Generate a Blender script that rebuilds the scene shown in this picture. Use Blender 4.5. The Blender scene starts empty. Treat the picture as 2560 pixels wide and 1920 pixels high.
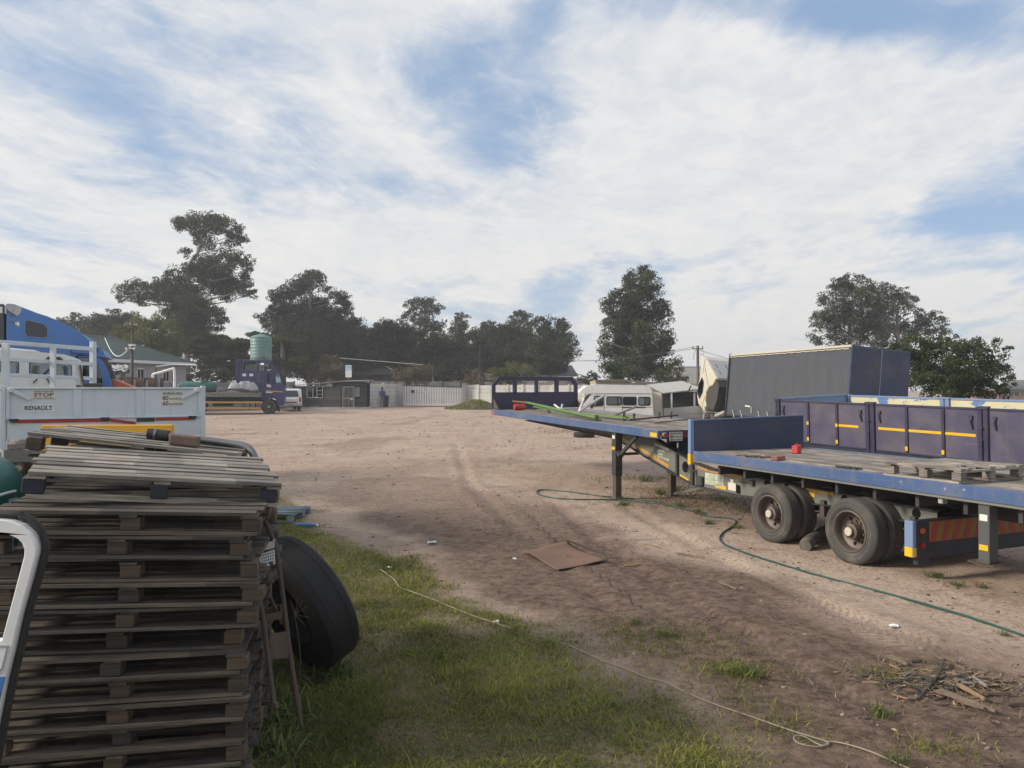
import bpy, math, random
import numpy as np
from mathutils import Vector, Matrix, Euler
from mathutils.geometry import tessellate_polygon
random.seed(7); RNG = np.random.default_rng(7)
S = bpy.context.scene; C = S.collection
R = math.radians

# ------------------------------------------------------------------ camera
FPX, CX, HY, CAMZ = 1923.0, 1280.0, 970.0, 2.3      # focal length in photo pixels, centre, horizon row, eye height
cam_data = bpy.data.cameras.new("camera"); cam = bpy.data.objects.new("camera", cam_data); C.objects.link(cam)
cam_data.sensor_width = 36.0; cam_data.lens = 36.0 * FPX / 2560.0
cam_data.clip_start = 0.05; cam_data.clip_end = 6000
cam.location = (0, 0, CAMZ); cam.rotation_euler = (R(90) + math.atan((HY - 960) / FPX), 0, 0)
S.camera = cam

# ------------------------------------------------------------------ world, sun, exposure
SUN_EL, SUN_AZ = R(28), math.atan2(-0.97, -0.20)      # azimuth measured from +Y towards +X: the sun stands to the left
S.view_settings.view_transform = 'Standard'; S.view_settings.look = 'None'
S.view_settings.exposure = 1.1; S.view_settings.gamma = 1.0
W = bpy.data.worlds.new("World"); S.world = W; W.use_nodes = True

class NT:
    """small helper to write node trees"""
    def __init__(s, t): s.t = t
    def n(s, kind, **kw):
        nd = s.t.nodes.new(kind)
        for k, v in kw.items():
            if k == 'ins':
                for a, b in v.items(): s.set(nd.inputs[a], b)
            else: setattr(nd, k, v)
        return nd
    def set(s, sock, v):
        if isinstance(v, bpy.types.NodeSocket): s.t.links.new(v, sock)
        else:
            if sock.type == 'RGBA' and len(v) == 3: v = (*v, 1)
            sock.default_value = v
    def m(s, op, a, b=0.0, c=0.0, clamp=False):
        nd = s.n('ShaderNodeMath', operation=op, use_clamp=clamp)
        s.set(nd.inputs[0], a); s.set(nd.inputs[1], b); s.set(nd.inputs[2], c)
        return nd.outputs[0]
    def ss(s, v, a, b):
        nd = s.n('ShaderNodeMapRange', interpolation_type='SMOOTHSTEP')
        s.set(nd.inputs[0], v); nd.inputs[1].default_value = a; nd.inputs[2].default_value = b
        return nd.outputs[0]
    def lin(s, v, a, b, c, d):
        nd = s.n('ShaderNodeMapRange')
        s.set(nd.inputs[0], v)
        for i, q in zip((1, 2, 3, 4), (a, b, c, d)): nd.inputs[i].default_value = q
        return nd.outputs[0]
    def mix(s, f, a, b, blend='MIX'):
        nd = s.n('ShaderNodeMix', data_type='RGBA', blend_type=blend)
        s.set(nd.inputs[0], f); s.set(nd.inputs[6], a); s.set(nd.inputs[7], b)
        return nd.outputs[2]
    def noise(s, vec, scale, detail=4, rough=0.55, dist=0.0):
        nd = s.n('ShaderNodeTexNoise')
        if vec is not None: s.set(nd.inputs['Vector'], vec)
        nd.inputs['Scale'].default_value = scale; nd.inputs['Detail'].default_value = detail
        nd.inputs['Roughness'].default_value = rough; nd.inputs['Distortion'].default_value = dist
        return nd.outputs['Fac']
    def scale(s, vec, sc):
        nd = s.n('ShaderNodeMapping'); s.set(nd.inputs['Vector'], vec); nd.inputs['Scale'].default_value = sc
        return nd.outputs[0]

def build_world():
    t = NT(W.node_tree); W.node_tree.nodes.clear()
    out = t.n('ShaderNodeOutputWorld'); bg = t.n('ShaderNodeBackground')
    sky = t.n('ShaderNodeTexSky', sky_type='NISHITA', sun_disc=False)
    sky.sun_elevation = SUN_EL; sky.sun_rotation = SUN_AZ; sky.altitude = 1500
    sky.air_density = 1.0; sky.dust_density = 1.2; sky.ozone_density = 1.0
    co = t.n('ShaderNodeTexCoord').outputs['Generated']
    sep = t.n('ShaderNodeSeparateXYZ'); t.set(sep.inputs[0], co)
    z = t.m('MAXIMUM', sep.outputs[2], 0.0)
    zz = t.m('ADD', z, 0.10)
    px = t.m('DIVIDE', sep.outputs[0], zz); py = t.m('DIVIDE', sep.outputs[1], zz)
    def vec(a, b, c=0.0):
        nd = t.n('ShaderNodeCombineXYZ'); t.set(nd.inputs[0], a); t.set(nd.inputs[1], b); t.set(nd.inputs[2], c); return nd.outputs[0]
    # streaks run away from the viewer, a little to the right
    qx = t.m('SUBTRACT', px, t.m('MULTIPLY', py, 0.10)); 
    v1 = vec(qx, t.m('MULTIPLY', py, 0.42), 3.7)
    big = t.noise(v1, 1.25, 5, 0.52, 0.35)
    v2 = vec(t.m('MULTIPLY', qx, 1.0), t.m('MULTIPLY', py, 0.55), 8.1)
    mid = t.noise(v2, 3.6, 7, 0.62, 0.5)
    v3 = vec(qx, t.m('MULTIPLY', py, 0.8), 1.9)
    fine = t.noise(v3, 11.0, 6, 0.6, 0.7)
    cov = t.m('ADD', t.m('MULTIPLY', big, 0.62), t.m('MULTIPLY', mid, 0.34))
    cov = t.m('ADD', cov, t.m('MULTIPLY', fine, 0.09))
    # patches of open sky and of thick cloud: place on the cloud plane, radii, amount
    for (cx, cy, rx, ry, a) in GAPS:
        dx = t.m('DIVIDE', t.m('SUBTRACT', px, cx), rx); dy = t.m('DIVIDE', t.m('SUBTRACT', py, cy), ry)
        d2 = t.m('ADD', t.m('MULTIPLY', dx, dx), t.m('MULTIPLY', dy, dy))
        g = t.m('MULTIPLY', t.m('EXPONENT', t.m('MULTIPLY', d2, -1.0)), a)
        cov = t.m('ADD', cov, g)
    dens = t.ss(cov, 0.33, 0.585)
    thin = t.ss(z, 0.22, 0.0)                             # towards the horizon one looks through more thin cloud
    dens = t.m('ADD', dens, t.m('MULTIPLY', thin, 0.38), clamp=True)
    dens = t.m('MULTIPLY', dens, 0.97)
    shade = t.m('ADD', t.m('MULTIPLY', t.ss(mid, 0.25, 0.75), 0.6), t.m('MULTIPLY', t.ss(fine, 0.3, 0.7), 0.4))
    cl = t.mix(shade, CLOUD_DARK, CLOUD_LIGHT)
    cl = t.mix(t.m('MULTIPLY', t.ss(z, 0.30, 0.02), 0.6), cl, CLOUD_LOW)
    # cloud near the sun's side is a little warmer and brighter
    blue = t.n('ShaderNodeVectorMath', operation='SCALE'); t.set(blue.inputs[0], sky.outputs[0]); blue.inputs['Scale'].default_value = SKY_K
    bl = t.mix(0.82, blue.outputs[0], SKY_TINT)
    col = t.mix(dens, bl, cl)
    t.set(bg.inputs[0], col); bg.inputs[1].default_value = WORLD_STRENGTH
    W.node_tree.links.new(bg.outputs[0], out.inputs[0])

WORLD_STRENGTH = 0.10
SKY_K = 1.0
SKY_TINT = (1.38, 2.0, 2.95)
CLOUD_DARK = (3.15, 3.35, 3.65); CLOUD_LIGHT = (4.3, 4.22, 4.1)
CLOUD_LOW = (4.4, 4.25, 3.95)
GAPS = [(0.06, 2.28, 0.22, 0.34, -0.20), (-0.16, 1.95, 0.10, 0.25, -0.10), (-0.30, 2.2, 0.2, 0.3, 0.07), (-0.08, 1.60, 0.25, 0.12, 0.10), (0.06, 1.62, 0.06, 0.2, -0.10), (0.74, 1.63, 0.36, 0.12, -0.30), (1.15, 1.75, 0.25, 0.14, -0.12), (-0.42, 2.75, 0.26, 0.30, -0.14),
        (0.40, 2.35, 0.32, 0.45, 0.12), (0.30, 1.80, 0.16, 0.16, 0.10), (-0.35, 1.70, 0.22, 0.16, 0.10), (-0.80, 1.75, 0.4, 0.35, 0.04), (1.9, 2.95, 0.4, 0.22, -0.16), (2.3, 3.6, 0.5, 0.25, -0.10),
        (-0.62, 2.3, 0.10, 0.5, -0.07), (-1.3, 2.6, 0.5, 0.25, -0.08), (1.2, 2.2, 0.4, 0.4, 0.07), (0.4, 3.4, 0.7, 0.5, 0.08), (-1.0, 3.6, 0.8, 0.5, 0.05)]
build_world()

sun_d = bpy.data.lights.new("sun", 'SUN'); sun_d.energy = 2.0; sun_d.angle = R(13); sun_d.color = (1.0, 0.90, 0.76)
sun = bpy.data.objects.new("sun", sun_d); C.objects.link(sun)
to_sun = Vector((math.sin(SUN_AZ) * math.cos(SUN_EL), math.cos(SUN_AZ) * math.cos(SUN_EL), math.sin(SUN_EL)))
sun.rotation_euler = to_sun.to_track_quat('Z', 'Y').to_euler(); sun.location = to_sun * 60

# ------------------------------------------------------------------ places
def sm(a, b, x):
    t = np.clip((x - a) / (b - a), 0, 1); return t * t * (3 - 2 * t)
def gz(x, y):
    """height of the yard: level near the camera, rising gently towards the gate"""
    return 0.62 * sm(11, 66, y) * 0.35 + 0.62 * 0.65 * np.clip((y - 13) / 50.0, 0, 1)
def at(px, py, D):
    return Vector(((px - CX) / FPX * D, D, CAMZ + (HY - py) / FPX * D))
def gp(px, py):
    """the point of the ground that the photograph shows at a pixel"""
    D = CAMZ * FPX / max(py - HY, 8)
    for _ in range(30): D = (CAMZ - float(gz(0, D))) * FPX / max(py - HY, 8)
    x = (px - CX) / FPX * D
    return Vector((x, D, float(gz(x, D))))

# ------------------------------------------------------------------ materials
MATS = {}
def new_mat(name):
    m = bpy.data.materials.new(name); m.use_nodes = True; m.node_tree.nodes.clear()
    t = NT(m.node_tree); out = t.n('ShaderNodeOutputMaterial'); b = t.n('ShaderNodeBsdfPrincipled')
    m.node_tree.links.new(b.outputs[0], out.inputs[0]); MATS[name] = m
    return m, t, b, out
def obj_co(t): return t.n('ShaderNodeTexCoord').outputs['Object']
def bump(t, b, h, strength=0.3, dist=0.02):
    nd = t.n('ShaderNodeBump'); nd.inputs['Strength'].default_value = strength; nd.inputs['Distance'].default_value = dist
    t.set(nd.inputs['Height'], h); t.set(b.inputs['Normal'], nd.outputs[0])
def paint(name, col, rough=0.45, dirt=(0.16, 0.12, 0.09), dirt_amt=0.35, chip=None, chip_amt=0.0, chip_scale=6, metal=0.0, streak=0.3, vary=0.12, scratch=0.0):
    m, t, b, _ = new_mat(name); co = obj_co(t)
    c = t.mix(t.m('MULTIPLY', t.noise(co, 1.3, 5), 1.0), tuple(x * (1 - vary) for x in col), tuple(min(1, x * (1 + vary)) for x in col))
    d = t.ss(t.noise(co, 2.2, 8, 0.65), 0.45, 0.75)
    st = t.ss(t.noise(t.scale(co, (9, 9, 0.7)), 1.6, 6, 0.6), 0.5, 0.78)
    amt = t.m('ADD', t.m('MULTIPLY', d, dirt_amt), t.m('MULTIPLY', st, streak * dirt_amt), clamp=True)
    c = t.mix(amt, c, dirt)
    if chip:
        ch = t.noise(co, chip_scale, 9, 0.68, 0.3)
        c = t.mix(t.ss(ch, 0.72 - chip_amt, 0.745 - chip_amt), c, chip)
    if scratch:
        sc1 = t.ss(t.noise(t.scale(co, (20, 0.9, 9)), 2.6, 5, 0.6, 0.8), 0.66, 0.70); sc2 = t.ss(t.noise(t.scale(co, (9, 5, 0.8)), 2.2, 5, 0.6, 1.2), 0.68, 0.72)
        c = t.mix(t.m('MULTIPLY', t.m('ADD', sc1, sc2, clamp=True), scratch), c, tuple(min(1, x * 1.3 + 0.10) for x in col))
        dust = t.ss(t.noise(co, 0.9, 6, 0.6, 0.5), 0.42, 0.72); c = t.mix(t.m('MULTIPLY', dust, scratch * 0.55), c, (0.26, 0.215, 0.18))
    t.set(b.inputs['Base Color'], c); b.inputs['Metallic'].default_value = metal
    t.set(b.inputs['Roughness'], t.lin(d, 0, 1, rough, min(1, rough + 0.3)))
    hgt = t.noise(co, 7, 6)
    if scratch: hgt = t.m('ADD', hgt, t.m('MULTIPLY', t.noise(co, 1.9, 2, 0.4), 9.0))
    bump(t, b, hgt, 0.14, 0.012)
    return m
def wood(name, a, bcol, axis=0, rough=0.85, dark=(0.045, 0.04, 0.036), scale=1.0, amt=0.5):
    m, t, b, _ = new_mat(name); co = obj_co(t)
    sc = [22 * scale] * 3; sc[axis] = 1.2 * scale
    g = t.noise(t.scale(co, tuple(sc)), 2.2, 8, 0.62, 0.4)
    rnd = t.n('ShaderNodeMath', operation='FRACT'); t.set(rnd.inputs[0], t.m('ADD', t.n('ShaderNodeObjectInfo').outputs['Random'], t.n('ShaderNodeNewGeometry').outputs['Random Per Island'])); rnd = rnd.outputs[0]
    g2 = t.noise(co, 2.6, 4)
    c = t.mix(t.ss(g, 0.28, 0.72), bcol, a)
    c = t.mix(t.m('MULTIPLY', t.ss(g2, 0.4, 0.75), amt), c, dark)
    hs = t.n('ShaderNodeHueSaturation'); t.set(hs.inputs['Color'], c); t.set(hs.inputs['Value'], t.lin(rnd, 0, 1, 0.62, 1.3)); t.set(hs.inputs['Saturation'], t.lin(rnd, 0, 1, 0.8, 1.2))
    t.set(b.inputs['Base Color'], hs.outputs[0]); b.inputs['Roughness'].default_value = rough
    bump(t, b, g, 0.5, 0.006)
    return m
def plain(name, col, rough=0.6, metal=0.0, vary=0.15, scale=5, spec=0.5):
    m, t, b, _ = new_mat(name); co = obj_co(t)
    n = t.noise(co, scale, 6, 0.6)
    t.set(b.inputs['Base Color'], t.mix(n, tuple(x * (1 - vary) for x in col), tuple(min(1, x * (1 + vary)) for x in col)))
    b.inputs['Roughness'].default_value = rough; b.inputs['Metallic'].default_value = metal
    b.inputs['Specular IOR Level'].default_value = spec
    return m
def glass(name, tint, gloss=0.25):
    m = bpy.data.materials.new(name); m.use_nodes = True; m.node_tree.nodes.clear(); t = NT(m.node_tree)
    out = t.n('ShaderNodeOutputMaterial'); tr = t.n('ShaderNodeBsdfTransparent'); gl = t.n('ShaderNodeBsdfGlossy'); mx = t.n('ShaderNodeMixShader')
    t.set(tr.inputs[0], tint); gl.inputs['Roughness'].default_value = 0.06
    fr = t.n('ShaderNodeFresnel'); fr.inputs[0].default_value = 1.5
    t.set(mx.inputs[0], t.m('ADD', fr.outputs[0], gloss * 0.5, clamp=True))
    m.node_tree.links.new(tr.outputs[0], mx.inputs[1]); m.node_tree.links.new(gl.outputs[0], mx.inputs[2]); m.node_tree.links.new(mx.outputs[0], out.inputs[0])
    MATS[name] = m; return m
def foliage(name, a, bcol, trans=0.25):
    m = bpy.data.materials.new(name); m.use_nodes = True; m.node_tree.nodes.clear(); t = NT(m.node_tree)
    out = t.n('ShaderNodeOutputMaterial'); d = t.n('ShaderNodeBsdfDiffuse'); tl = t.n('ShaderNodeBsdfTranslucent'); mx = t.n('ShaderNodeMixShader')
    at_ = t.n('ShaderNodeAttribute', attribute_name='tone')
    big = t.noise(obj_co(t), 0.45, 3)
    f = t.m('ADD', t.m('MULTIPLY', t.ss(at_.outputs['Fac'], 0.1, 0.95), 0.75), t.m('MULTIPLY', t.ss(big, 0.35, 0.65), 0.35), clamp=True)
    c = t.mix(f, a, bcol)
    t.set(d.inputs[0], c); t.set(tl.inputs[0], c); mx.inputs[0].default_value = trans
    m.node_tree.links.new(d.outputs[0], mx.inputs[1]); m.node_tree.links.new(tl.outputs[0], mx.inputs[2]); m.node_tree.links.new(mx.outputs[0], out.inputs[0])
    MATS[name] = m; return m

# ------------------------------------------------------------------ mesh builder
class MB:
    def __init__(s): s.v = []; s.f = []; s.m = []
    def add(s, vs, fs, mi=0):
        b = len(s.v); s.v += [tuple(v) for v in vs]; s.f += [tuple(i + b for i in f) for f in fs]; s.m += [mi] * len(fs); return s
    def bx(s, x0, x1, y0, y1, z0, z1, mi=0, M=None):
        vs = [Vector(p) for p in ((x0, y0, z0), (x1, y0, z0), (x1, y1, z0), (x0, y1, z0), (x0, y0, z1), (x1, y0, z1), (x1, y1, z1), (x0, y1, z1))]
        if M is not None: vs = [M @ v for v in vs]
        return s.add(vs, [(3, 2, 1, 0), (4, 5, 6, 7), (0, 1, 5, 4), (1, 2, 6, 5), (2, 3, 7, 6), (3, 0, 4, 7)], mi)
    def hexa(s, b, t, mi=0):
        return s.add(list(b) + list(t), [(3, 2, 1, 0), (4, 5, 6, 7), (0, 1, 5, 4), (1, 2, 6, 5), (2, 3, 7, 6), (3, 0, 4, 7)], mi)
    def bar(s, p, q, w, h=None, mi=0, up=(0, 0, 1)):
        h = w if h is None else h; p, q = Vector(p), Vector(q); d = (q - p).normalized(); u = Vector(up)
        if abs(d.dot(u)) > 0.98: u = Vector((1, 0, 0))
        a = d.cross(u).normalized() * w / 2; b = a.cross(d).normalized() * h / 2
        return s.hexa([p - a - b, p + a - b, p + a + b, p - a + b], [q - a - b, q + a - b, q + a + b, q - a + b], mi)
    def cyl(s, p, q, r0, r1=None, n=14, mi=0):
        r1 = r0 if r1 is None else r1; p, q = Vector(p), Vector(q); d = (q - p).normalized()
        u = Vector((0, 0, 1)) if abs(d.z) < 0.9 else Vector((1, 0, 0))
        a = d.cross(u).normalized(); b = a.cross(d)
        vs = [p + (a * math.cos(k * 2 * math.pi / n) + b * math.sin(k * 2 * math.pi / n)) * r0 for k in range(n)]
        vs += [q + (a * math.cos(k * 2 * math.pi / n) + b * math.sin(k * 2 * math.pi / n)) * r1 for k in range(n)]
        fs = [(k, (k + 1) % n, n + (k + 1) % n, n + k) for k in range(n)] + [tuple(range(n - 1, -1, -1)), tuple(range(n, 2 * n))]
        return s.add(vs, [f[::-1] for f in fs], mi)
    def tube(s, pts, r, n=8, mi=0):
        pts = [Vector(p) for p in pts]; rr = r if hasattr(r, '__len__') else [r] * len(pts); vs = []; a = None
        for i, p in enumerate(pts):
            d = (pts[min(i + 1, len(pts) - 1)] - pts[max(i - 1, 0)]).normalized()
            if a is None:
                u = Vector((0, 0, 1)) if abs(d.z) < 0.9 else Vector((1, 0, 0)); a = d.cross(u).normalized()
            a = (a - d * a.dot(d)).normalized(); b = d.cross(a)
            vs += [p + (a * math.cos(k * 2 * math.pi / n) + b * math.sin(k * 2 * math.pi / n)) * rr[i] for k in range(n)]
        fs = [(i * n + k, i * n + (k + 1) % n, (i + 1) * n + (k + 1) % n, (i + 1) * n + k) for i in range(len(pts) - 1) for k in range(n)]
        fs += [tuple(range(n - 1, -1, -1)), tuple((len(pts) - 1) * n + k for k in range(n))]
        return s.add(vs, fs, mi)
    def lathe(s, prof, n=32, M=None, mi=0, closed=False, caps=True):
        """prof: list of (radius, height along local z)"""
        vs = []
        for (r, h) in prof:
            for k in range(n):
                v = Vector((r * math.cos(k * 2 * math.pi / n), r * math.sin(k * 2 * math.pi / n), h)); vs.append(M @ v if M is not None else v)
        L = len(prof); fs = []
        for i in range(L if closed else L - 1):
            j = (i + 1) % L
            fs += [(i * n + k, i * n + (k + 1) % n, j * n + (k + 1) % n, j * n + k) for k in range(n)]
        if not closed and caps:
            if prof[0][0] > 1e-4: fs.append(tuple(range(n - 1, -1, -1)))
            if prof[-1][0] > 1e-4: fs.append(tuple((L - 1) * n + k for k in range(n)))
        return s.add(vs, fs, mi)
    def plate(s, loops, f, t0, t1, mi=0):
        """2D outline with holes (loops[1:]), thickness t0..t1; f(u, v, t) gives the point"""
        flat = [p for L in loops for p in L]
        tris = tessellate_polygon([[Vector((p[0], p[1], 0)) for p in L] for L in loops]); n = len(flat)
        vs = [f(p[0], p[1], t0) for p in flat] + [f(p[0], p[1], t1) for p in flat]
        fs = [tuple(t) for t in tris] + [tuple(i + n for i in reversed(t)) for t in tris]; b = 0
        for L in loops:
            k = len(L); fs += [(b + i, b + (i + 1) % k, n + b + (i + 1) % k, n + b + i) for i in range(k)]; b += k
        return s.add(vs, fs, mi)
    def build(s, name, mats, parent=None, smooth=None, bevel=0.0, loc=None, rot=None, seg=1):
        me = bpy.data.meshes.new(name); me.from_pydata(s.v, [], s.f)
        mats = mats if isinstance(mats, (list, tuple)) else [mats]
        for m in mats: me.materials.append(MATS[m] if isinstance(m, str) else m)
        if len(mats) > 1: me.polygons.foreach_set('material_index', s.m)
        import bmesh
        bm = bmesh.new(); bm.from_mesh(me); bmesh.ops.recalc_face_normals(bm, faces=bm.faces); bm.to_mesh(me); bm.free()
        if smooth:
            me.shade_smooth(); me.set_sharp_from_angle(angle=R(smooth))
        o = bpy.data.objects.new(name, me); C.objects.link(o)
        if parent is not None: o.parent = parent
        if loc is not None: o.location = loc
        if rot is not None: o.rotation_euler = rot
        if bevel:
            bv = o.modifiers.new('bevel', 'BEVEL'); bv.width = bevel; bv.segments = seg; bv.limit_method = 'ANGLE'; bv.angle_limit = R(40)
        return o

def tag(o, label, cat, group=None, kind=None):
    if label: o['label'] = label
    if cat: o['category'] = cat
    if group: o['group'] = group
    if kind: o['kind'] = kind
    return o
def thing(name, label, cat, loc=(0, 0, 0), rot=(0, 0, 0), group=None):
    o = bpy.data.objects.new(name, None); C.objects.link(o); o.location = loc; o.rotation_euler = rot; o.empty_display_size = 0.2
    return tag(o, label, cat, group)
def kids(o): return list(o.children)
def copy_tree(o, parent=None):
    ch = list(o.children); c = o.copy(); C.objects.link(c); c.parent = parent
    for k in ch: copy_tree(k, c)
    return c
def text(body, name, mat, parent, f, w=None, h=None, bold=0.0, thick=0.002):
    """lettering as thin solid letters; f(u, v, t) places the letter plane, centred on 0, 0"""
    cu = bpy.data.curves.new('lettering', 'FONT'); cu.body = body; cu.align_x = 'CENTER'; cu.align_y = 'CENTER'; cu.offset = bold; cu.extrude = 0.01; cu.resolution_u = 3
    ob = bpy.data.objects.new('lettering', cu); C.objects.link(ob)
    me = bpy.data.meshes.new_from_object(ob); bpy.data.objects.remove(ob)
    co = np.empty(len(me.vertices) * 3); me.vertices.foreach_get('co', co); co = co.reshape(-1, 3)
    lo, hi = co.min(0), co.max(0); c = (lo + hi) / 2; d = hi - lo
    sx = w / d[0] if w else None; sy = h / d[1] if h else None
    sx = sx or sy; sy = sy or sx
    for i, v in enumerate(me.vertices):
        v.co = f((co[i, 0] - c[0]) * sx, (co[i, 1] - c[1]) * sy, thick * (1 if co[i, 2] > 0 else 0))
    me.materials.clear(); me.materials.append(MATS[mat]); me.name = name
    o = bpy.data.objects.new(name, me); C.objects.link(o); o.parent = parent
    return o
def catmull(pts, n=6):
    pts = [Vector(p) for p in pts]; out = []
    for i in range(len(pts) - 1):
        p0, p1, p2, p3 = pts[max(i - 1, 0)], pts[i], pts[i + 1], pts[min(i + 2, len(pts) - 1)]
        for k in range(n):
            t = k / n; out.append(0.5 * ((2 * p1) + (p2 - p0) * t + (2 * p0 - 5 * p1 + 4 * p2 - p3) * t * t + (3 * p1 - p0 - 3 * p2 + p3) * t ** 3))
    return out + [pts[-1]]

# the palette
paint('blue_paint', (0.048, 0.098, 0.225), 0.5, (0.17, 0.155, 0.14), 0.6, (0.30, 0.31, 0.33), 0.08, 10, streak=0.7, vary=0.2, scratch=0.4)
paint('light_blue_paint', (0.15, 0.235, 0.40), 0.5, (0.2, 0.18, 0.16), 0.3, (0.4, 0.4, 0.38), 0.08)
paint('navy_paint', (0.022, 0.037, 0.088), 0.5, (0.07, 0.065, 0.06), 0.55, (0.03, 0.03, 0.03), 0.13, 3, scratch=0.2)
paint('dark_navy', (0.018, 0.022, 0.04), 0.5, (0.07, 0.06, 0.05), 0.3)
paint('purple_paint', (0.068, 0.063, 0.115), 0.45, (0.125, 0.105, 0.10), 0.4, (0.24, 0.22, 0.21), 0.04, 9, streak=0.8, scratch=0.45)
paint('purple_dark', (0.035, 0.033, 0.07), 0.45, (0.07, 0.06, 0.06), 0.3, (0.2, 0.2, 0.25), 0.05, 5)
paint('cream_peeling', (0.56, 0.52, 0.34), 0.6, (0.3, 0.27, 0.2), 0.3, (0.10, 0.19, 0.42), 0.18, 2.2)
paint('truck_blue', (0.062, 0.175, 0.45), 0.35, (0.1, 0.12, 0.2), 0.15)
paint('indigo_paint', (0.032, 0.038, 0.125), 0.4, (0.08, 0.07, 0.08), 0.3)
paint('white_paint', (0.58, 0.64, 0.69), 0.4, (0.33, 0.30, 0.27), 0.28, (0.15, 0.07, 0.035), 0.065, 8, streak=0.9)
paint('white_clean', (0.70, 0.71, 0.71), 0.35, (0.4, 0.37, 0.33), 0.2)
paint('cream_paint', (0.52, 0.49, 0.40), 0.4, (0.4, 0.36, 0.28), 0.15)
paint('yellow_steel', (0.66, 0.34, 0.02), 0.5, (0.3, 0.18, 0.03), 0.25, (0.2, 0.12, 0.05), 0.03)
paint('chassis_grey', (0.155, 0.16, 0.145), 0.55, (0.17, 0.14, 0.11), 0.55, (0.14, 0.075, 0.045), 0.06)
paint('chassis_dark', (0.03, 0.031, 0.034), 0.6, (0.10, 0.085, 0.07), 0.4)
paint('rusty_iron', (0.075, 0.058, 0.048), 0.8, (0.16, 0.085, 0.05), 0.6)
paint('rust_orange', (0.24, 0.085, 0.035), 0.8, (0.1, 0.06, 0.04), 0.5)
paint('green_iron', (0.115, 0.225, 0.055), 0.5, (0.12, 0.1, 0.07), 0.35, (0.2, 0.1, 0.05), 0.04)
paint('orange_paint', (0.52, 0.14, 0.06), 0.5)
paint('red_paint', (0.50, 0.035, 0.03), 0.5, (0.2, 0.1, 0.08), 0.2)
paint('galvanised', (0.42, 0.43, 0.43), 0.5, (0.28, 0.24, 0.2), 0.4, metal=0.3)
paint('curtain_grey', (0.052, 0.060, 0.074), 0.65, (0.115, 0.115, 0.12), 0.35, streak=1.0)
paint('green_plastic', (0.014, 0.115, 0.098), 0.4, (0.1, 0.12, 0.1), 0.2)
paint('tank_green', (0.12, 0.225, 0.205), 0.5, (0.3, 0.3, 0.26), 0.2)
plain('yellow_reflector', (0.74, 0.44, 0.02), 0.35, vary=0.08)
plain('red_reflector', (0.36, 0.03, 0.025), 0.4)
plain('amber_lens', (0.55, 0.12, 0.01), 0.25)
plain('red_lens', (0.30, 0.012, 0.012), 0.25)
plain('orange_stripe', (0.52, 0.27, 0.05), 0.5, vary=0.25)
plain('chevron_yellow', (0.26, 0.175, 0.025), 0.6)
plain('sticker_white', (0.66, 0.64, 0.58), 0.5)
plain('sticker_pale', (0.50, 0.53, 0.42), 0.6)
plain('ink', (0.03, 0.03, 0.035), 0.6)
plain('ink_brown', (0.10, 0.075, 0.065), 0.6)
plain('pale_letters', (0.66, 0.66, 0.55), 0.6)
plain('light_blue_letters', (0.50, 0.62, 0.74), 0.5)
plain('leg_grey', (0.070, 0.075, 0.078), 0.6)
plain('rubber', (0.022, 0.022, 0.023), 0.75, vary=0.3, scale=9)
paint('tyre_rubber', (0.062, 0.060, 0.057), 0.85, (0.19, 0.165, 0.135), 0.5, streak=0.2, vary=0.2)
paint('tyre_tread', (0.009, 0.009, 0.011), 0.7, (0.055, 0.046, 0.04), 0.25, vary=0.2)
paint('rim_steel', (0.13, 0.11, 0.095), 0.55, (0.13, 0.075, 0.05), 0.7, metal=0.3)
plain('hub_cream', (0.50, 0.46, 0.37), 0.6)
plain('black_void', (0.008, 0.008, 0.009), 0.9, spec=0.1)
plain('interior_dark', (0.05, 0.048, 0.046), 0.8)
plain('seat_grey', (0.12, 0.12, 0.13), 0.85)
wood('pallet_wood', (0.150, 0.124, 0.100), (0.050, 0.040, 0.033), 0)
wood('pallet_block', (0.165, 0.115, 0.075), (0.055, 0.043, 0.034), 0, scale=0.7)
wood('pallet_bleached', (0.36, 0.33, 0.29), (0.155, 0.132, 0.11), 0, amt=0.5)
wood('pallet_blue', (0.24, 0.29, 0.32), (0.15, 0.18, 0.20), 0)
wood('deck_wood', (0.42, 0.365, 0.315), (0.085, 0.068, 0.058), 1, amt=0.6, scale=1.2)
wood('raw_wood', (0.31, 0.215, 0.14), (0.17, 0.115, 0.075), 0)
wood('shack_wood', (0.085, 0.08, 0.076), (0.04, 0.038, 0.036), 0, amt=0.3)
wood('bark', (0.20, 0.175, 0.15), (0.08, 0.07, 0.06), 2, scale=0.25)
plain('pale_bark', (0.26, 0.235, 0.205), 0.9, scale=2)
plain('brick_red', (0.27, 0.105, 0.075), 0.9)
plain('brick_brown', (0.16, 0.11, 0.09), 0.95, vary=0.35, scale=14)
plain('cloth_grey', (0.12, 0.115, 0.105), 0.9)
plain('steel_pipe', (0.20, 0.20, 0.21), 0.4, metal=0.7)
plain('white_pipe', (0.72, 0.73, 0.74), 0.4)
plain('rope_fibre', (0.30, 0.265, 0.19), 0.9)
plain('hose_green', (0.010, 0.062, 0.052), 0.45)
plain('cardboard', (0.165, 0.095, 0.066), 0.9, vary=0.25, scale=3)
plain('paper_white', (0.72, 0.73, 0.75), 0.8)
plain('plastic_wrap', (0.33, 0.33, 0.345), 0.25, vary=0.6, scale=4)
plain('dark_pipes', (0.07, 0.07, 0.08), 0.5)
plain('skin_dark', (0.07, 0.04, 0.028), 0.6)
plain('jacket_blue', (0.035, 0.045, 0.16), 0.85)
plain('trousers_grey', (0.16, 0.155, 0.16), 0.9)
plain('roof_green', (0.028, 0.055, 0.045), 0.6, vary=0.2, scale=0.6)
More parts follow.
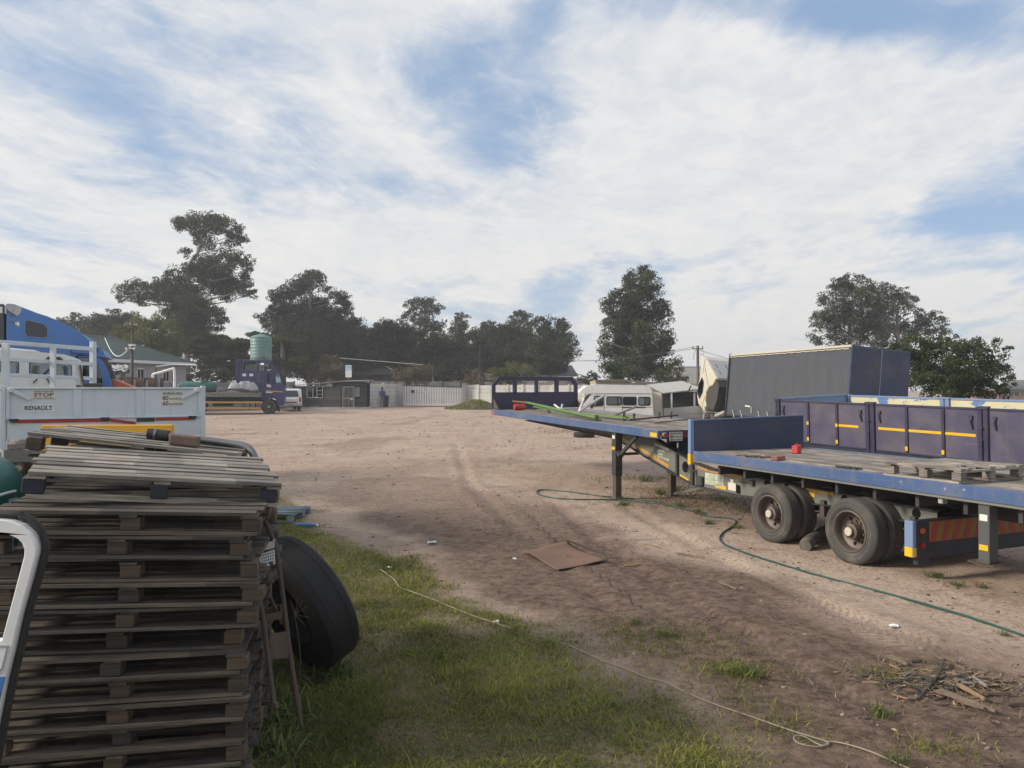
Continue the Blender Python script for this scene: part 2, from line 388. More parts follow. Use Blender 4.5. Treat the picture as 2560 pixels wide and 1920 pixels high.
plain('wall_lilac', (0.33, 0.32, 0.34), 0.9, vary=0.08, scale=1)
plain('fascia_white', (0.68, 0.69, 0.71), 0.6)
plain('roof_grey', (0.17, 0.16, 0.16), 0.8)
plain('roof_brown', (0.055, 0.045, 0.042), 0.9)
plain('plaster_pink', (0.42, 0.27, 0.22), 0.9)
plain('plaster_cream', (0.50, 0.46, 0.40), 0.9)
plain('sign_blue', (0.24, 0.50, 0.72), 0.5)
glass('clear_glass', (0.62, 0.68, 0.68), 0.2)
glass('dark_glass', (0.16, 0.18, 0.19), 0.12)
foliage('leaf_dark', (0.022, 0.029, 0.016), (0.105, 0.115, 0.062))
foliage('leaf_gum', (0.028, 0.034, 0.022), (0.12, 0.122, 0.08))
foliage('leaf_light', (0.055, 0.066, 0.022), (0.19, 0.19, 0.07))
foliage('leaf_bush', (0.018, 0.030, 0.013), (0.095, 0.125, 0.048))
foliage('leaf_acacia', (0.035, 0.045, 0.02), (0.105, 0.12, 0.052))
foliage('leaf_dry', (0.09, 0.075, 0.05), (0.19, 0.16, 0.10))
foliage('grass_blades', (0.100, 0.122, 0.036), (0.39, 0.385, 0.11), 0.35)
foliage('straw', (0.17, 0.13, 0.085), (0.32, 0.26, 0.17), 0.1)
foliage('weed_leaf', (0.07, 0.10, 0.035), (0.21, 0.25, 0.10), 0.35)
# ------------------------------------------------------------------ the yard
def vnoise(x, y, scale, seed=0):
    X, Y = np.asarray(x, float) * scale, np.asarray(y, float) * scale
    xi, yi = np.floor(X).astype(np.int64), np.floor(Y).astype(np.int64); fx, fy = X - xi, Y - yi
    fx = fx * fx * (3 - 2 * fx); fy = fy * fy * (3 - 2 * fy)
    def h(a, b):
        n = (a * 374761393 + b * 668265263 + seed * 144665) & 0x7fffffff
        n = ((n ^ (n >> 13)) * 1274126177) & 0x7fffffff
        return ((n ^ (n >> 16)) & 0xffff) / 65535.0
    return (h(xi, yi) * (1 - fx) + h(xi + 1, yi) * fx) * (1 - fy) + (h(xi, yi + 1) * (1 - fx) + h(xi + 1, yi + 1) * fx) * fy
def fbm(x, y, scale, seed=0, o=4):
    return sum(vnoise(x, y, scale * 2 ** i, seed + i * 7) * 0.5 ** i for i in range(o)) / (2 - 0.5 ** (o - 1))
GB = [(2.1, 3.0), (1.95, 4.66), (1.42, 5.6), (0.78, 6.8), (0.47, 7.5), (-0.22, 8.35), (-0.62, 9.2), (-1.02, 10.3), (-1.9, 11.06), (-3.07, 12.3), (-4.3, 15.4), (-6.0, 17.5), (-9, 19)]
def grassiness(x, y):
    """1 on the lawn at the left, falling to 0 across its ragged edge"""
    gy = np.array([p[1] for p in GB]); gx = np.array([p[0] for p in GB])
    edge = np.interp(y, gy, gx) + (fbm(x, y, 0.9, 3) - 0.5) * 1.1 + (fbm(x, y, 3.5, 5) - 0.5) * 0.5
    g = np.clip((edge - x) / 0.55 + 0.25, 0, 1) * (y < 20.5)
    return g * np.clip(0.45 + 1.1 * fbm(x, y, 1.3, 11), 0.25, 1)
def seg_d(x, y, pts):
    d = np.full(np.shape(x), 1e9)
    for (ax, ay), (bx, by) in zip(pts[:-1], pts[1:]):
        vx, vy = bx - ax, by - ay; t = np.clip(((x - ax) * vx + (y - ay) * vy) / (vx * vx + vy * vy), 0, 1)
        d = np.minimum(d, np.hypot(x - ax - t * vx, y - ay - t * vy))
    return d
DARK_BAND = [(-2.6, 17.5), (-0.6, 14.0), (0.9, 10.2), (1.9, 7.6), (2.9, 5.6), (3.2, 3.5)]
def soil_darkness(x, y):  # how dark the earth is: a hand-placed band and blobs with noisy edges
    w = -0.5 + (fbm(x, y, 0.45, 21) - 0.5) * 2.6 + (fbm(x, y, 1.7, 22) - 0.5) * 0.9
    a = 1 - sm(0.7, 1.9, seg_d(x, y, DARK_BAND) + w * 0.8)
    b = 1 - sm(0.2, 1.3, np.hypot((x - 3.3) / 2.6, (y - 4.3) / 2.0) + w * 0.35)
    c = 1 - sm(0.3, 1.1, np.hypot((x + 2.5) / 3.2, (y - 22) / 2.6) + w * 0.3)
    d = sm(0.60, 0.72, fbm(x, y, 0.35, 40)) * 0.45
    e = 1 - sm(0.4, 1.2, np.hypot((x - 4.0) / 2.4, (y - 14.4) / 2.2) + w * 0.25)
    return np.clip(np.maximum.reduce([a * (1 - 0.5 * sm(11, 18, y)), 0.95 * b, 0.25 * c, d * 0.8, 0.45 * e]), 0, 1)
TRACKS = [[(2.2, 15), (2.7, 11), (3.2, 8.5), (4.2, 5.5)], [(0.9, 15), (1.35, 11), (1.9, 8.3), (2.7, 5.0)], [(-2.2, 30), (-1, 18), (0.2, 12), (1.0, 8)]]
def track_coords(x, y):
    """signed distance from the nearest wheel track and the length run along it"""
    bd = np.full(np.shape(x), 9.0); bs = np.zeros(np.shape(x))
    for T in TRACKS:
        for off in (0.0, 0.26):
            run = 0.0
            for (ax, ay), (bx_, by_) in zip(T[:-1], T[1:]):
                vx, vy = bx_ - ax, by_ - ay; L = math.hypot(vx, vy); t = ((x - ax) * vx + (y - ay) * vy) / (L * L); s = np.clip(t, 0, 1)
                d = np.where((t > -.02) & (t < 1.02), ((x - ax) * vy - (y - ay) * vx) / L - off, 9.0); m = np.abs(d) < np.abs(bd); bd = np.where(m, d, bd); bs = np.where(m, run + s * L, bs); run += L
    return np.clip(bd, -1, 1), bs
def relief(x, y):
    near = 1 - sm(30, 60, y)
    h = (fbm(x, y, 0.5, 51) - 0.5) * 0.05 + (fbm(x, y, 2.2, 52) - 0.5) * 0.034 + (fbm(x, y, 6, 53, 3) - 0.5) * 0.026
    for T in TRACKS:
        d = seg_d(x, y, T) + (fbm(x, y, 1.1, 54) - 0.5) * 0.2
        h -= 0.024 * np.exp(-(d / 0.12) ** 2) - 0.015 * np.exp(-((d - 0.26) / 0.10) ** 2)
    return h * near + grassiness(x, y) * (fbm(x, y, 1.6, 55) - 0.45) * 0.05
def axis(lo, hi, step, far, grow=1.12):
    a = list(np.arange(lo, hi, step)); st = step
    while a[-1] < far: st *= grow; a.append(a[-1] + st)
    b = []; st = step; v = lo
    while v > -far: st *= grow; v -= st; b.append(v)
    return np.array(b[::-1] + a)
def build_ground():
    xs = axis(-7.5, 8.0, 0.07, 420); ys = axis(3.0, 19.0, 0.07, 420, 1.06); ys = ys[ys > -70]
    X, Y = np.meshgrid(xs, ys); Z = gz(X, Y) + relief(X, Y) * ((np.abs(X) < 90) & (Y < 90))
    nx, ny = len(xs), len(ys)
    me = bpy.data.meshes.new('ground'); idx = np.arange(nx * ny).reshape(ny, nx)
    quads = np.stack([idx[:-1, :-1], idx[:-1, 1:], idx[1:, 1:], idx[1:, :-1]], -1).reshape(-1, 4)
    me.vertices.add(nx * ny); me.vertices.foreach_set('co', np.stack([X, Y, Z], -1).ravel())
    me.loops.add(quads.size); me.loops.foreach_set('vertex_index', quads.ravel())
    me.polygons.add(len(quads)); me.polygons.foreach_set('loop_start', np.arange(0, quads.size, 4)); me.polygons.foreach_set('loop_total', np.full(len(quads), 4))
    me.update(); me.validate(); me.shade_smooth()
    for nm, fn in (('dark_soil', soil_darkness), ('grassy', grassiness)):
        a = me.attributes.new(nm, 'FLOAT', 'POINT'); a.data.foreach_set('value', fn(X, Y).ravel().astype(np.float32))
    td, ts = track_coords(X, Y)
    for nm, v in (('trackd', td), ('tracks', ts)):
        a = me.attributes.new(nm, 'FLOAT', 'POINT'); a.data.foreach_set('value', v.ravel().astype(np.float32))
    m, t, b, _ = new_mat('yard_earth'); co = obj_co(t)
    dark_soil = t.n('ShaderNodeAttribute', attribute_name='dark_soil').outputs['Fac']; gr = t.n('ShaderNodeAttribute', attribute_name='grassy').outputs['Fac']
    n1 = t.noise(co, 0.35, 6, 0.6, 0.3); n2 = t.noise(co, 2.4, 8, 0.68, 0.4); n3 = t.noise(co, 17, 8, 0.7); n4 = t.noise(t.scale(co, (1, 0.35, 1)), 0.9, 6, 0.6, 0.6)
    c = t.mix(t.ss(n1, 0.3, 0.7), (0.43, 0.328, 0.260), (0.50, 0.392, 0.312))
    c = t.mix(t.m('MULTIPLY', t.ss(n4, 0.48, 0.72), 0.55), c, (0.315, 0.225, 0.18))
    c = t.mix(t.m('MULTIPLY', t.ss(n2, 0.5, 0.72), 0.5), c, (0.27, 0.19, 0.15))
    c = t.mix(t.m('MULTIPLY', t.ss(n3, 0.42, 0.75), 0.65), c, (0.17, 0.12, 0.095))
    c = t.mix(t.m('MULTIPLY', t.ss(t.noise(co, 40, 5, 0.6), 0.62, 0.74), 0.4), c, (0.55, 0.46, 0.38))
    c = t.mix(t.m('MULTIPLY', t.ss(t.noise(t.scale(co, (0.45, 1.5, 1)), 1.6, 7, 0.62, 0.5), 0.56, 0.68), 0.55), c, (0.22, 0.165, 0.135))
    c = t.mix(t.m('MULTIPLY', t.ss(t.noise(t.scale(co, (0.8, 1.4, 1)), 6.0, 7, 0.66, 0.6), 0.58, 0.66), 0.5), c, (0.15, 0.108, 0.086))
    dk = t.m('MULTIPLY', dark_soil, t.m('ADD', 0.62, t.m('MULTIPLY', n2, 0.55)), clamp=True)
    dc = t.mix(t.ss(t.noise(co, 8, 8, 0.72), 0.35, 0.65), (0.064, 0.041, 0.031), (0.182, 0.124, 0.094))
    c = t.mix(dk, c, dc)
    soil = t.mix(n3, (0.075, 0.062, 0.036), (0.15, 0.125, 0.068))
    c = t.mix(t.m('MULTIPLY', gr, 0.92), c, soil)
    t.set(b.inputs['Base Color'], c); b.inputs['Roughness'].default_value = 0.95; b.inputs['Specular IOR Level'].default_value = 0.15
    ad = t.m('ABSOLUTE', t.n('ShaderNodeAttribute', attribute_name='trackd').outputs['Fac']); sa = t.n('ShaderNodeAttribute', attribute_name='tracks').outputs['Fac']
    lug = t.m('SINE', t.m('ADD', t.m('MULTIPLY', sa, 62.0), t.m('MULTIPLY', ad, 45.0)))
    lm = t.m('MULTIPLY', t.ss(ad, 0.125, 0.085), t.ss(t.noise(co, 0.55, 4), 0.40, 0.56))
    hb = t.m('ADD', t.m('ADD', t.m('MULTIPLY', n2, 0.7), t.m('MULTIPLY', n3, 0.55)), t.m('MULTIPLY', t.m("MULTIPLY", lug, lm), 0.11))
    bump(t, b, hb, 1.0, 0.055)
    me.materials.append(m)
    o = bpy.data.objects.new('ground', me); C.objects.link(o); o['kind'] = 'structure'; o['label'] = 'sandy earth yard with darker soil'
build_ground()
def gh(x, y): return float(gz(x, y) + relief(np.array([x]), np.array([y]))[0])
def gpr(px, py, up=0.0):
    p = gp(px, py); p.z = gh(p.x, p.y) + up; return p

def mesh_np(name, V, F, mat, tone=None, per=4):
    """one mesh from arrays of faces with the same number of corners"""
    me = bpy.data.meshes.new(name); me.vertices.add(len(V)); me.vertices.foreach_set('co', np.asarray(V, np.float32).ravel())
    F = np.asarray(F); me.loops.add(F.size); me.loops.foreach_set('vertex_index', F.ravel().astype(np.int32))
    me.polygons.add(len(F)); me.polygons.foreach_set('loop_start', np.arange(0, F.size, F.shape[1])); me.polygons.foreach_set('loop_total', np.full(len(F), F.shape[1]))
    me.update(); me.validate()
    if tone is not None:
        a = me.attributes.new('tone', 'FLOAT', 'POINT'); a.data.foreach_set('value', np.asarray(tone, np.float32))
    me.materials.append(MATS[mat]); return me
def blades(x, y, z, h, w, lean, tone, curl=0.5):
    """grass blades: two tapering quads each"""
    n = len(x); a = RNG.uniform(0, 2 * np.pi, n); la = RNG.uniform(0, 2 * np.pi, n)
    sx, sy = np.cos(a) * w / 2, np.sin(a) * w / 2; dx, dy = np.cos(la) * lean, np.sin(la) * lean
    V = np.empty((n, 6, 3))
    for k, (f, ww, dd) in enumerate(((0, 1, 0), (0.55, 0.8, 0.32), (1.0, 0.12, 1.0))):
        V[:, 2 * k, 0] = x - sx * ww + dx * dd; V[:, 2 * k, 1] = y - sy * ww + dy * dd
        V[:, 2 * k + 1, 0] = x + sx * ww + dx * dd; V[:, 2 * k + 1, 1] = y + sy * ww + dy * dd
        V[:, 2 * k, 2] = V[:, 2 * k + 1, 2] = z + h * f * (1 if k < 2 else 1 - curl * 0.3)
    i = np.arange(n)[:, None] * 6
    F = np.concatenate([i + np.array([[0, 1, 3, 2]]), i + np.array([[2, 3, 5, 4]])])
    return V.reshape(-1, 3), F, np.repeat(tone, 6)
def build_grass():
    n = 330000; d = RNG.uniform(0, 1, n); y = 3.6 + 15.5 * d ** 1.55; x = -y * 0.70 + RNG.uniform(0, 1, n) * (np.interp(y, [p[1] for p in GB], [p[0] for p in GB]) + 0.8 + y * 0.70)
    g = grassiness(x, y); keep = (RNG.uniform(0, 1, n) < g ** 1.4 * (0.62 + 0.38 * np.clip((fbm(x, y, 1.9, 77) - 0.3) * 2.5, 0, 1))) & ((x > -3.2) | (y > 6.9))
    # a few ragged outliers on the bare earth
    for (px, py, r, k) in ((1850, 1685, 0.18, 320), (1640, 1590, 0.42, 420), (1560, 1600, 0.36, 320), (1900, 1760, 0.3, 220), (1700, 1640, 0.4, 300), (1780, 1700, 0.3, 200), (2350, 1880, 0.18, 250), (1500, 1560, 0.3, 500), (2230, 1690, 0.14, 260), (1950, 1830, 0.2, 260)):
        p = gp(px, py); x = np.append(x, RNG.normal(p.x, r, k)); y = np.append(y, RNG.normal(p.y, r * 0.7, k)); keep = np.append(keep, np.ones(k, bool))
    x, y = x[keep], y[keep]; n = len(x); z = gz(x, y) + relief(x, y) - 0.006
    cl = fbm(x, y, 2.6, 61); dry = fbm(x, y, 0.8, 62)
    h = (0.014 + 0.045 * cl ** 2 * 2.0) * RNG.uniform(0.5, 1.5, n) + (RNG.uniform(0, 1, n) < 0.012) * RNG.uniform(0.03, 0.10, n)
    h = np.where((x < -0.9) & (y < 6.2), h * 1.5, h)
    tone = np.clip(RNG.normal(0.42, 0.26, n) + (dry - 0.5) * 1.9 + (fbm(x, y, 0.35, 63) - 0.5) * 0.6, 0, 1)
    V, F, T = blades(x, y, z, h, 0.004 + 0.0045 * RNG.uniform(0.4, 1.3, n) * np.clip(y / 6, 1, 2.2), h * RNG.uniform(0.3, 1.6, n), tone)
    o = bpy.data.objects.new('grass', mesh_np('grass', V, F, 'grass_blades', T)); C.objects.link(o)
    tag(o, 'short yellowish green grass growing along the left of the yard', 'grass', kind='stuff')
    # dead grass under the neck of the flatbed and scraps of straw over the earth
    pts = []
    for (px, py, rx, ry, k) in ((1750, 1255, 0.9, 0.5, 1500), (1700, 1225, 0.8, 0.4, 900), (1850, 1275, 0.6, 0.4, 700), (1620, 1195, 0.8, 0.4, 500), (1440, 1078, 2.2, 1.0, 900), (1500, 1120, 1.8, 0.7, 300), (2330, 1720, 0.35, 0.3, 260)):
        p = gp(px, py); pts.append(np.stack([RNG.normal(p.x, rx, k), RNG.normal(p.y, ry, k)], 1))
    k = 4200; yy = 4 + 30 * RNG.uniform(0, 1, k) ** 1.8; pts.append(np.stack([RNG.uniform(-0.6, 0.68, k) * yy, yy], 1))
    P = np.concatenate(pts); x, y = P[:, 0], P[:, 1]; n = len(x); z = gz(x, y) + relief(x, y) + 0.002
    L = RNG.uniform(0.03, 0.16, n); hh = np.where(np.arange(n) < n - k, RNG.uniform(0.005, 0.09, n), RNG.uniform(0.0, 0.012, n))
    V, F, T = blades(x, y, z, hh, 0.005 + 0.0006 * y, L, RNG.uniform(0, 1, n), 2.6)
    o = bpy.data.objects.new('straw', mesh_np('straw', V, F, 'straw', T)); C.objects.link(o)
    tag(o, 'dry straw and dead grass scattered over the earth', 'straw', kind='stuff')
build_grass()
def build_stones():
    n = 26000; y = 4 + 46 * RNG.uniform(0, 1, n) ** 2.0; x = RNG.uniform(-0.62, 0.70, n) * y
    k = (grassiness(x, y) < 0.2) & (RNG.uniform(0, 1, n) < np.clip(2.6 * (fbm(x, y, 0.55, 90) - 0.36), 0.06, 1) * (1 - 0.5 * soil_darkness(x, y))); x, y = x[k], y[k]; n = len(x); r = (0.004 + 0.014 * RNG.uniform(0, 1, n) ** 4) * (1 + y * 0.05)
    z = gz(x, y) + relief(x, y)
    base = np.array([(1, 0, 0), (0, 1, 0), (-1, 0, 0), (0, -1, 0), (0.2, 0.1, 0.62), (0, 0, -0.3)]); tri = np.array([(0, 1, 4), (1, 2, 4), (2, 3, 4), (3, 0, 4), (1, 0, 5), (2, 1, 5), (3, 2, 5), (0, 3, 5)])
    j = base[None] * (1 + RNG.normal(0, 0.3, (n, 6, 1))); a = RNG.uniform(0, 6.28, n); ca, sa = np.cos(a)[:, None], np.sin(a)[:, None]
    st = RNG.uniform(1, 2.4, n)[:, None]
    V = np.stack([(j[..., 0] * st * ca - j[..., 1] * sa) * r[:, None] + x[:, None], (j[..., 0] * st * sa + j[..., 1] * ca) * r[:, None] + y[:, None], j[..., 2] * r[:, None] + z[:, None]], -1)
    F = (np.arange(n)[:, None, None] * 6 + tri[None]).reshape(-1, 3)
    m, t, b, _ = new_mat('clods'); tn = t.n('ShaderNodeAttribute', attribute_name='tone').outputs['Fac']
    t.set(b.inputs['Base Color'], t.mix(tn, (0.07, 0.05, 0.04), (0.36, 0.28, 0.22))); b.inputs['Roughness'].default_value = 0.95
    o = bpy.data.objects.new('gravel', mesh_np('gravel', V.reshape(-1, 3), F, 'clods', np.repeat(RNG.uniform(0, 1, n) ** 1.5, 6))); C.objects.link(o)
    tag(o, 'small stones and clods of earth lying over the yard', 'gravel', kind='stuff')
build_stones()
# ------------------------------------------------------------------ the blue step deck trailer
TY = math.atan2(0.38723, 0.92198)
def build_flatbed():
    T = thing('flatbed_trailer', 'long blue step deck flatbed trailer with worn plank deck and two axles', 'trailer', (4.36, 10.05, 0), (0, 0, TY))
    # lower deck, planks run lengthwise
    d = MB(); n = 13; w = (2.44 - 0.12) / n
    for k in range(n):
        x0 = 0.062 + k * w; y = -4.3
        while y < 3.28:
            L = min(random.uniform(2.2, 4.5), 3.30 - y); dz = random.uniform(-0.006, 0.003)
            d.bx(x0 + 0.004, x0 + w - random.uniform(0.004, 0.012), y, y + L - 0.006, 1.17, 1.218 + dz); y += L
    d.build('plank_deck', 'deck_wood', T)
    u = MB(); n = 14; w = (2.72 - 0.12) / n
    zu = lambda y: 1.518 + (y - 4.37) * 0.0213
    for k in range(n):
        x0 = 0.062 + k * w; y = 4.40
        while y < 12.65:
            L = min(random.uniform(2.2, 4.5), 12.68 - y); dz = random.uniform(-0.006, 0.003); a, b = x0 + 0.004, x0 + w - random.uniform(0.004, 0.012)
            u.hexa([(a, y, zu(y) - 0.04), (b, y, zu(y) - 0.04), (b, y + L - .006, zu(y + L) - 0.04), (a, y + L - .006, zu(y + L) - 0.04)],
                   [(a, y, zu(y) + dz), (b, y, zu(y) + dz), (b, y + L - .006, zu(y + L) + dz), (a, y + L - .006, zu(y + L) + dz)]); y += L
    u.build('plank_deck', 'deck_wood', T)
    for x in (0.0, 2.38):
        MB().bx(x, x + 0.06, -4.3, 3.318, 1.072, 1.226).build('side_rail', 'blue_paint', T, bevel=0.008)
        MB().bx(x, x + 0.10, -4.3, 3.318, 1.045, 1.0715).build('rail_flange', 'chassis_grey', T)
    for x in (0.0, 2.66):
        y0, y1 = 4.372, 12.78
        MB().hexa([(x, y0, zu(y0) - .15), (x + .06, y0, zu(y0) - .15), (x + .06, y1, zu(y1) - .15), (x, y1, zu(y1) - .15)],
                  [(x, y0, zu(y0) + .006), (x + .06, y0, zu(y0) + .006), (x + .06, y1, zu(y1) + .006), (x, y1, zu(y1) + .006)]).build('side_rail', 'blue_paint', T, bevel=0.008)
    # bulkhead at the step
    b = MB(); b.add([(0.05, 3.32, 1.10), (2.44, 3.32, 1.10), (2.44, 3.32, 1.81), (0.05, 3.32, 1.757), (0.05, 3.36, 1.10), (2.44, 3.36, 1.10), (2.44, 3.36, 1.81), (0.05, 3.36, 1.757)],
                    [(0, 1, 2, 3), (7, 6, 5, 4), (3, 2, 6, 7), (0, 3, 7, 4), (1, 5, 6, 2), (0, 4, 5, 1)])
    bh = b.build('bulkhead', 'navy_paint', T)
    MB().bx(0.05, 2.44, 3.30, 3.3195, 1.77, 1.79, M=Matrix.Rotation(-0.0222, 4, 'Y') @ Matrix.Translation((0, 0, -0.028))).build('edge_bead', 'light_blue_paint', bh)
    MB().bx(-0.03, 0.049, 3.33, 3.41, 0.98, 1.765).build('corner_post', 'light_blue_paint', T, bevel=0.006)
    MB().bx(-0.034, 0.045, 3.324, 3.329, 1.00, 1.175).bx(-0.035, -0.0305, 3.335, 3.405, 1.00, 1.175).build('reflector', 'yellow_reflector', T)
    # rear end of the upper deck
    rb = MB().bx(0.061, 2.66, 4.33, 4.371, 1.365, 1.519).build('rear_beam', 'navy_paint', T)
    MB().bx(0.12, 2.6, 4.325, 4.3295, 1.395, 1.452).build('reflective_strip', 'red_reflector', T)
    MB().bx(0.57, 2.64, 4.52, 4.55, 0.96, 1.36).build('apron', 'dark_navy', T)
    MB().cyl((0.115, 4.324, 1.445), (0.115, 4.30, 1.445), 0.045, n=20).build('tail_lamp_housing', 'galvanised', T, smooth=40)
    MB().cyl((0.115, 4.2995, 1.445), (0.115, 4.285, 1.445), 0.034, 0.026, n=20).build('tail_lamp', 'red_lens', T, smooth=40)
    sg = MB().bx(0.215, 0.50, 4.312, 4.318, 1.325, 1.49).build('speed_sign', 'sticker_white', T)
    f = lambda y0, x0, z0: (lambda a, b_, t: (x0 + a, y0 - t, z0 + b_))
    text('MAXIMUM SPEEDS', 'lettering', 'ink', sg, f(4.312, 0.357, 1.462), w=0.25, h=0.030, bold=0.01)
    text('80', 'lettering', 'ink', sg, f(4.312, 0.268, 1.408), w=0.07, h=0.048, bold=0.02); text('Km/h WIDE TAR', 'lettering', 'ink', sg, f(4.312, 0.40, 1.403), w=0.16, h=0.024, bold=0.01)
    text('60', 'lettering', 'ink', sg, f(4.312, 0.268, 1.352), w=0.07, h=0.042, bold=0.02); text('Km/h OTHER ROADS', 'lettering', 'ink', sg, f(4.312, 0.40, 1.348), w=0.16, h=0.022, bold=0.01)
    MB().bx(-0.004, -0.0005, 4.40, 4.62, 1.40, 1.475).build('reflector', 'yellow_reflector', T)
    MB().bx(-0.004, -0.0005, 12.55, 12.72, 1.56, 1.63).build('reflector', 'amber_lens', T)
    # front headboard with four openings
    k = lambda zx, zy: ((zx - 298) / 732 * 2.72, 1.70 + (540 - zy) * 0.00342)
    outer = [k(298, 545), k(1034, 545), k(1030, 330), k(985, 270), k(355, 270), k(298, 335)]
    holes = [[k(326, 400), k(472, 400), k(472, 300), k(362, 300), k(326, 345)], [k(503, 400), k(656, 400), k(656, 302), k(503, 302)], [k(684, 398), k(830, 398), k(830, 302), k(684, 302)],
             [k(858, 397), k(1000, 397), k(1000, 340), k(965, 302), k(858, 302)]]
    hb = MB().plate([outer] + holes, lambda a, c, t: (a, 12.70 + t, c), 0, 0.07).build('headboard', 'purple_dark', T, bevel=0.006)
    for x in (0.70, 1.37, 2.03): MB().bx(x - 0.035, x + 0.035, 12.64, 12.699, 2.17, 2.53).build('upright', 'purple_dark', hb)
    for x, s in ((0.03, 1), (2.66, 1)):
        MB().add([(x, 12.69, 1.71), (x, 12.69, 2.0), (x, 12.3, 1.71), (x + .02, 12.69, 1.71), (x + .02, 12.69, 2.0), (x + .02, 12.3, 1.71)], [(0, 1, 2), (5, 4, 3), (0, 3, 4, 1), (1, 4, 5, 2), (2, 5, 3, 0)]).build('gusset', 'rusty_iron', hb)
    # main beams with the swan neck
    up = [(-.89, .80), (2.3, .86), (3.55, .885), (3.94, .94), (5.1, 1.255), (5.5, 1.36), (9.2, 1.44), (11.5, 1.50)]
    lo = [(11.5, 1.42), (9.2, 1.32), (6.9, 1.225), (6.16, 1.074), (5.61, .924), (4.71, .71), (3.98, .534), (2.75, .515), (1.8, .56), (0.84, .62), (-.89, .60)]
    for x, sgn in ((0.55, -1), (1.89, 1)):
        bm_ = MB().plate([up + lo], lambda a, c, t: (x + 0.004 + t, a, c), 0, 0.012).build('chassis_beam', 'chassis_grey', T)
        fl = MB()
        for P in (up, lo):
            for (a, c), (e, g) in zip(P[:-1], P[1:]): fl.bar((x + .01 - .05 * sgn * 0, a, c), (x + .01, e, g), 0.14, 0.016)
        fl.build('flange', 'chassis_dark', bm_)
        if sgn < 0:
            for y0, y1 in ((4.50, 4.56), (4.02, 4.10)):
                zt = lambda y: np.interp(y, [3.94, 5.1], [.93, 1.24]); zb = lambda y: np.interp(y, [3.98, 4.71], [.545, .72])
                MB().hexa([(x - .04, y0, zb(y0)), (x + .003, y0, zb(y0)), (x + .003, y1, zb(y1)), (x - .04, y1, zb(y1))], [(x - .04, y0, zt(y0)), (x + .003, y0, zt(y0)), (x + .003, y1, zt(y1)), (x - .04, y1, zt(y1))]).build('stiffener', 'chassis_dark', bm_)
            MB().cyl((x + .0035, 4.28, .84), (x - .006, 4.28, .84), 0.105, n=28).build('beam_hole', 'black_void', bm_, smooth=40)
            Mh = Matrix.Translation((x - .001, 4.28, .84)) @ Matrix.Rotation(R(90), 4, 'Y')
            MB().lathe([(0.104, -.008), (0.122, -.008), (0.122, .006), (0.104, .006)], 28, Mh, closed=True).build('hole_collar', 'chassis_grey', bm_, smooth=40)
            for y, z in ((2.12, .79), (0.55, .745), (-0.6, .72)):
                MB().cyl((x + .0035, y, z), (x - .005, y, z), 0.06, n=20).build('beam_hole', 'black_void', bm_, smooth=40)
            for p, q, w_ in (((6.75, 1.275), (6.05, 1.125), .055), ((5.97, 1.105), (4.83, .80), .062), ((3.93, .885), (3.62, .845), .042), ((3.6, .845), (2.72, .82), .042), ((1.5, .82), (0.75, .79), .05)):
                MB().bar((x - .001, *p), (x - .001, *q), 0.004, w_, up=(0, 0, 1)).build('reflective_strip', 'orange_stripe', bm_)
            for m_ in (MB().bar((x - .002, 4.47, .665), (x - .002, 4.2, .60), .004, .055), MB().bar((x - .002, 3.42, .60), (x - .002, 3.12, .585), .004, .06), MB().bx(x - .004, x, 1.1, 1.32, .70, .76)): m_.build('reflector', 'yellow_reflector', bm_)
            for (a, b_) in ((3.70, 3.455), (3.44, 3.19)):
                for (z0, z1) in ((.70, .80), (.60, .692)):
                    l = MB().bx(x - .004, x, b_, a, z0, z1).build('data_plate', 'sticker_pale', bm_)
                    q = MB()
                    for i in range(4): q.bx(x - .0055, x - .0041, b_ + .02, a - random.uniform(.03, .12), z0 + .015 + i * .02, z0 + .019 + i * .02)
                    q.build('ruled_lines', 'ink_brown', l)
            MB().bx(x - .012, x, 2.86, 3.06, .57, .70).bx(x - .012, x, 2.92, 3.0, .70, .76).build('white_plate', 'sticker_white', bm_)
            MB().bx(x - .02, x, 2.76, 2.85, .54, .68).build('plug_box', 'black_void', bm_, bevel=.01)
            MB().bx(x - .05, x, 3.74, 3.92, .55, .72).build('junction_box', 'chassis_dark', bm_, bevel=.01)
            MB().tube([(x - .03, 3.95, .80), (x - .05, 4.1, .80), (x - .03, 4.2, .80)], .008).tube([(x - .02, 3.95, .83), (x - .02, 3.95, .70)], .012).build('hook', 'rusty_iron', bm_); MB().tube([(x - .03, 2.5, .76), (x - .05, 2.75, .75)], .008).bx(x - .05, x, 2.4, 2.5, .72, .80).build('hook', 'rusty_iron', bm_)
            g = lambda y0, z0: (lambda a, c, t: (x - .001 - t, y0 - a, z0 + c))
            MB().bar((x - .002, 5.32, 1.195), (x - .002, 4.83, 1.125), .003, .042).build('faded_label', 'sticker_pale', bm_)
            text('STAND 556', 'lettering', 'pale_letters', bm_, g(5.10, 1.075), w=.26, h=.042, bold=.02)
            text('RUWA', 'lettering', 'pale_letters', bm_, g(5.10, 1.012), w=.15, h=.042, bold=.02)
            text('CELL: +263 772 318 968', 'lettering', 'pale_letters', bm_, (lambda a, c, t: (x - .001 - t, 5.10 - a, .955 + c - a * .12)), w=.56, h=.044, bold=.02)
    cm = MB()
    for y in np.arange(-4.1, 3.3, 0.62): cm.bx(0.11, 2.33, y, y + .05, .885, 1.165)
    for y in np.arange(4.9, 12.6, 0.75): cm.bx(0.07, 2.65, y, y + .05, zu(y) - .14, zu(y) - .045)
    cm.build('cross_members', 'chassis_dark', T)
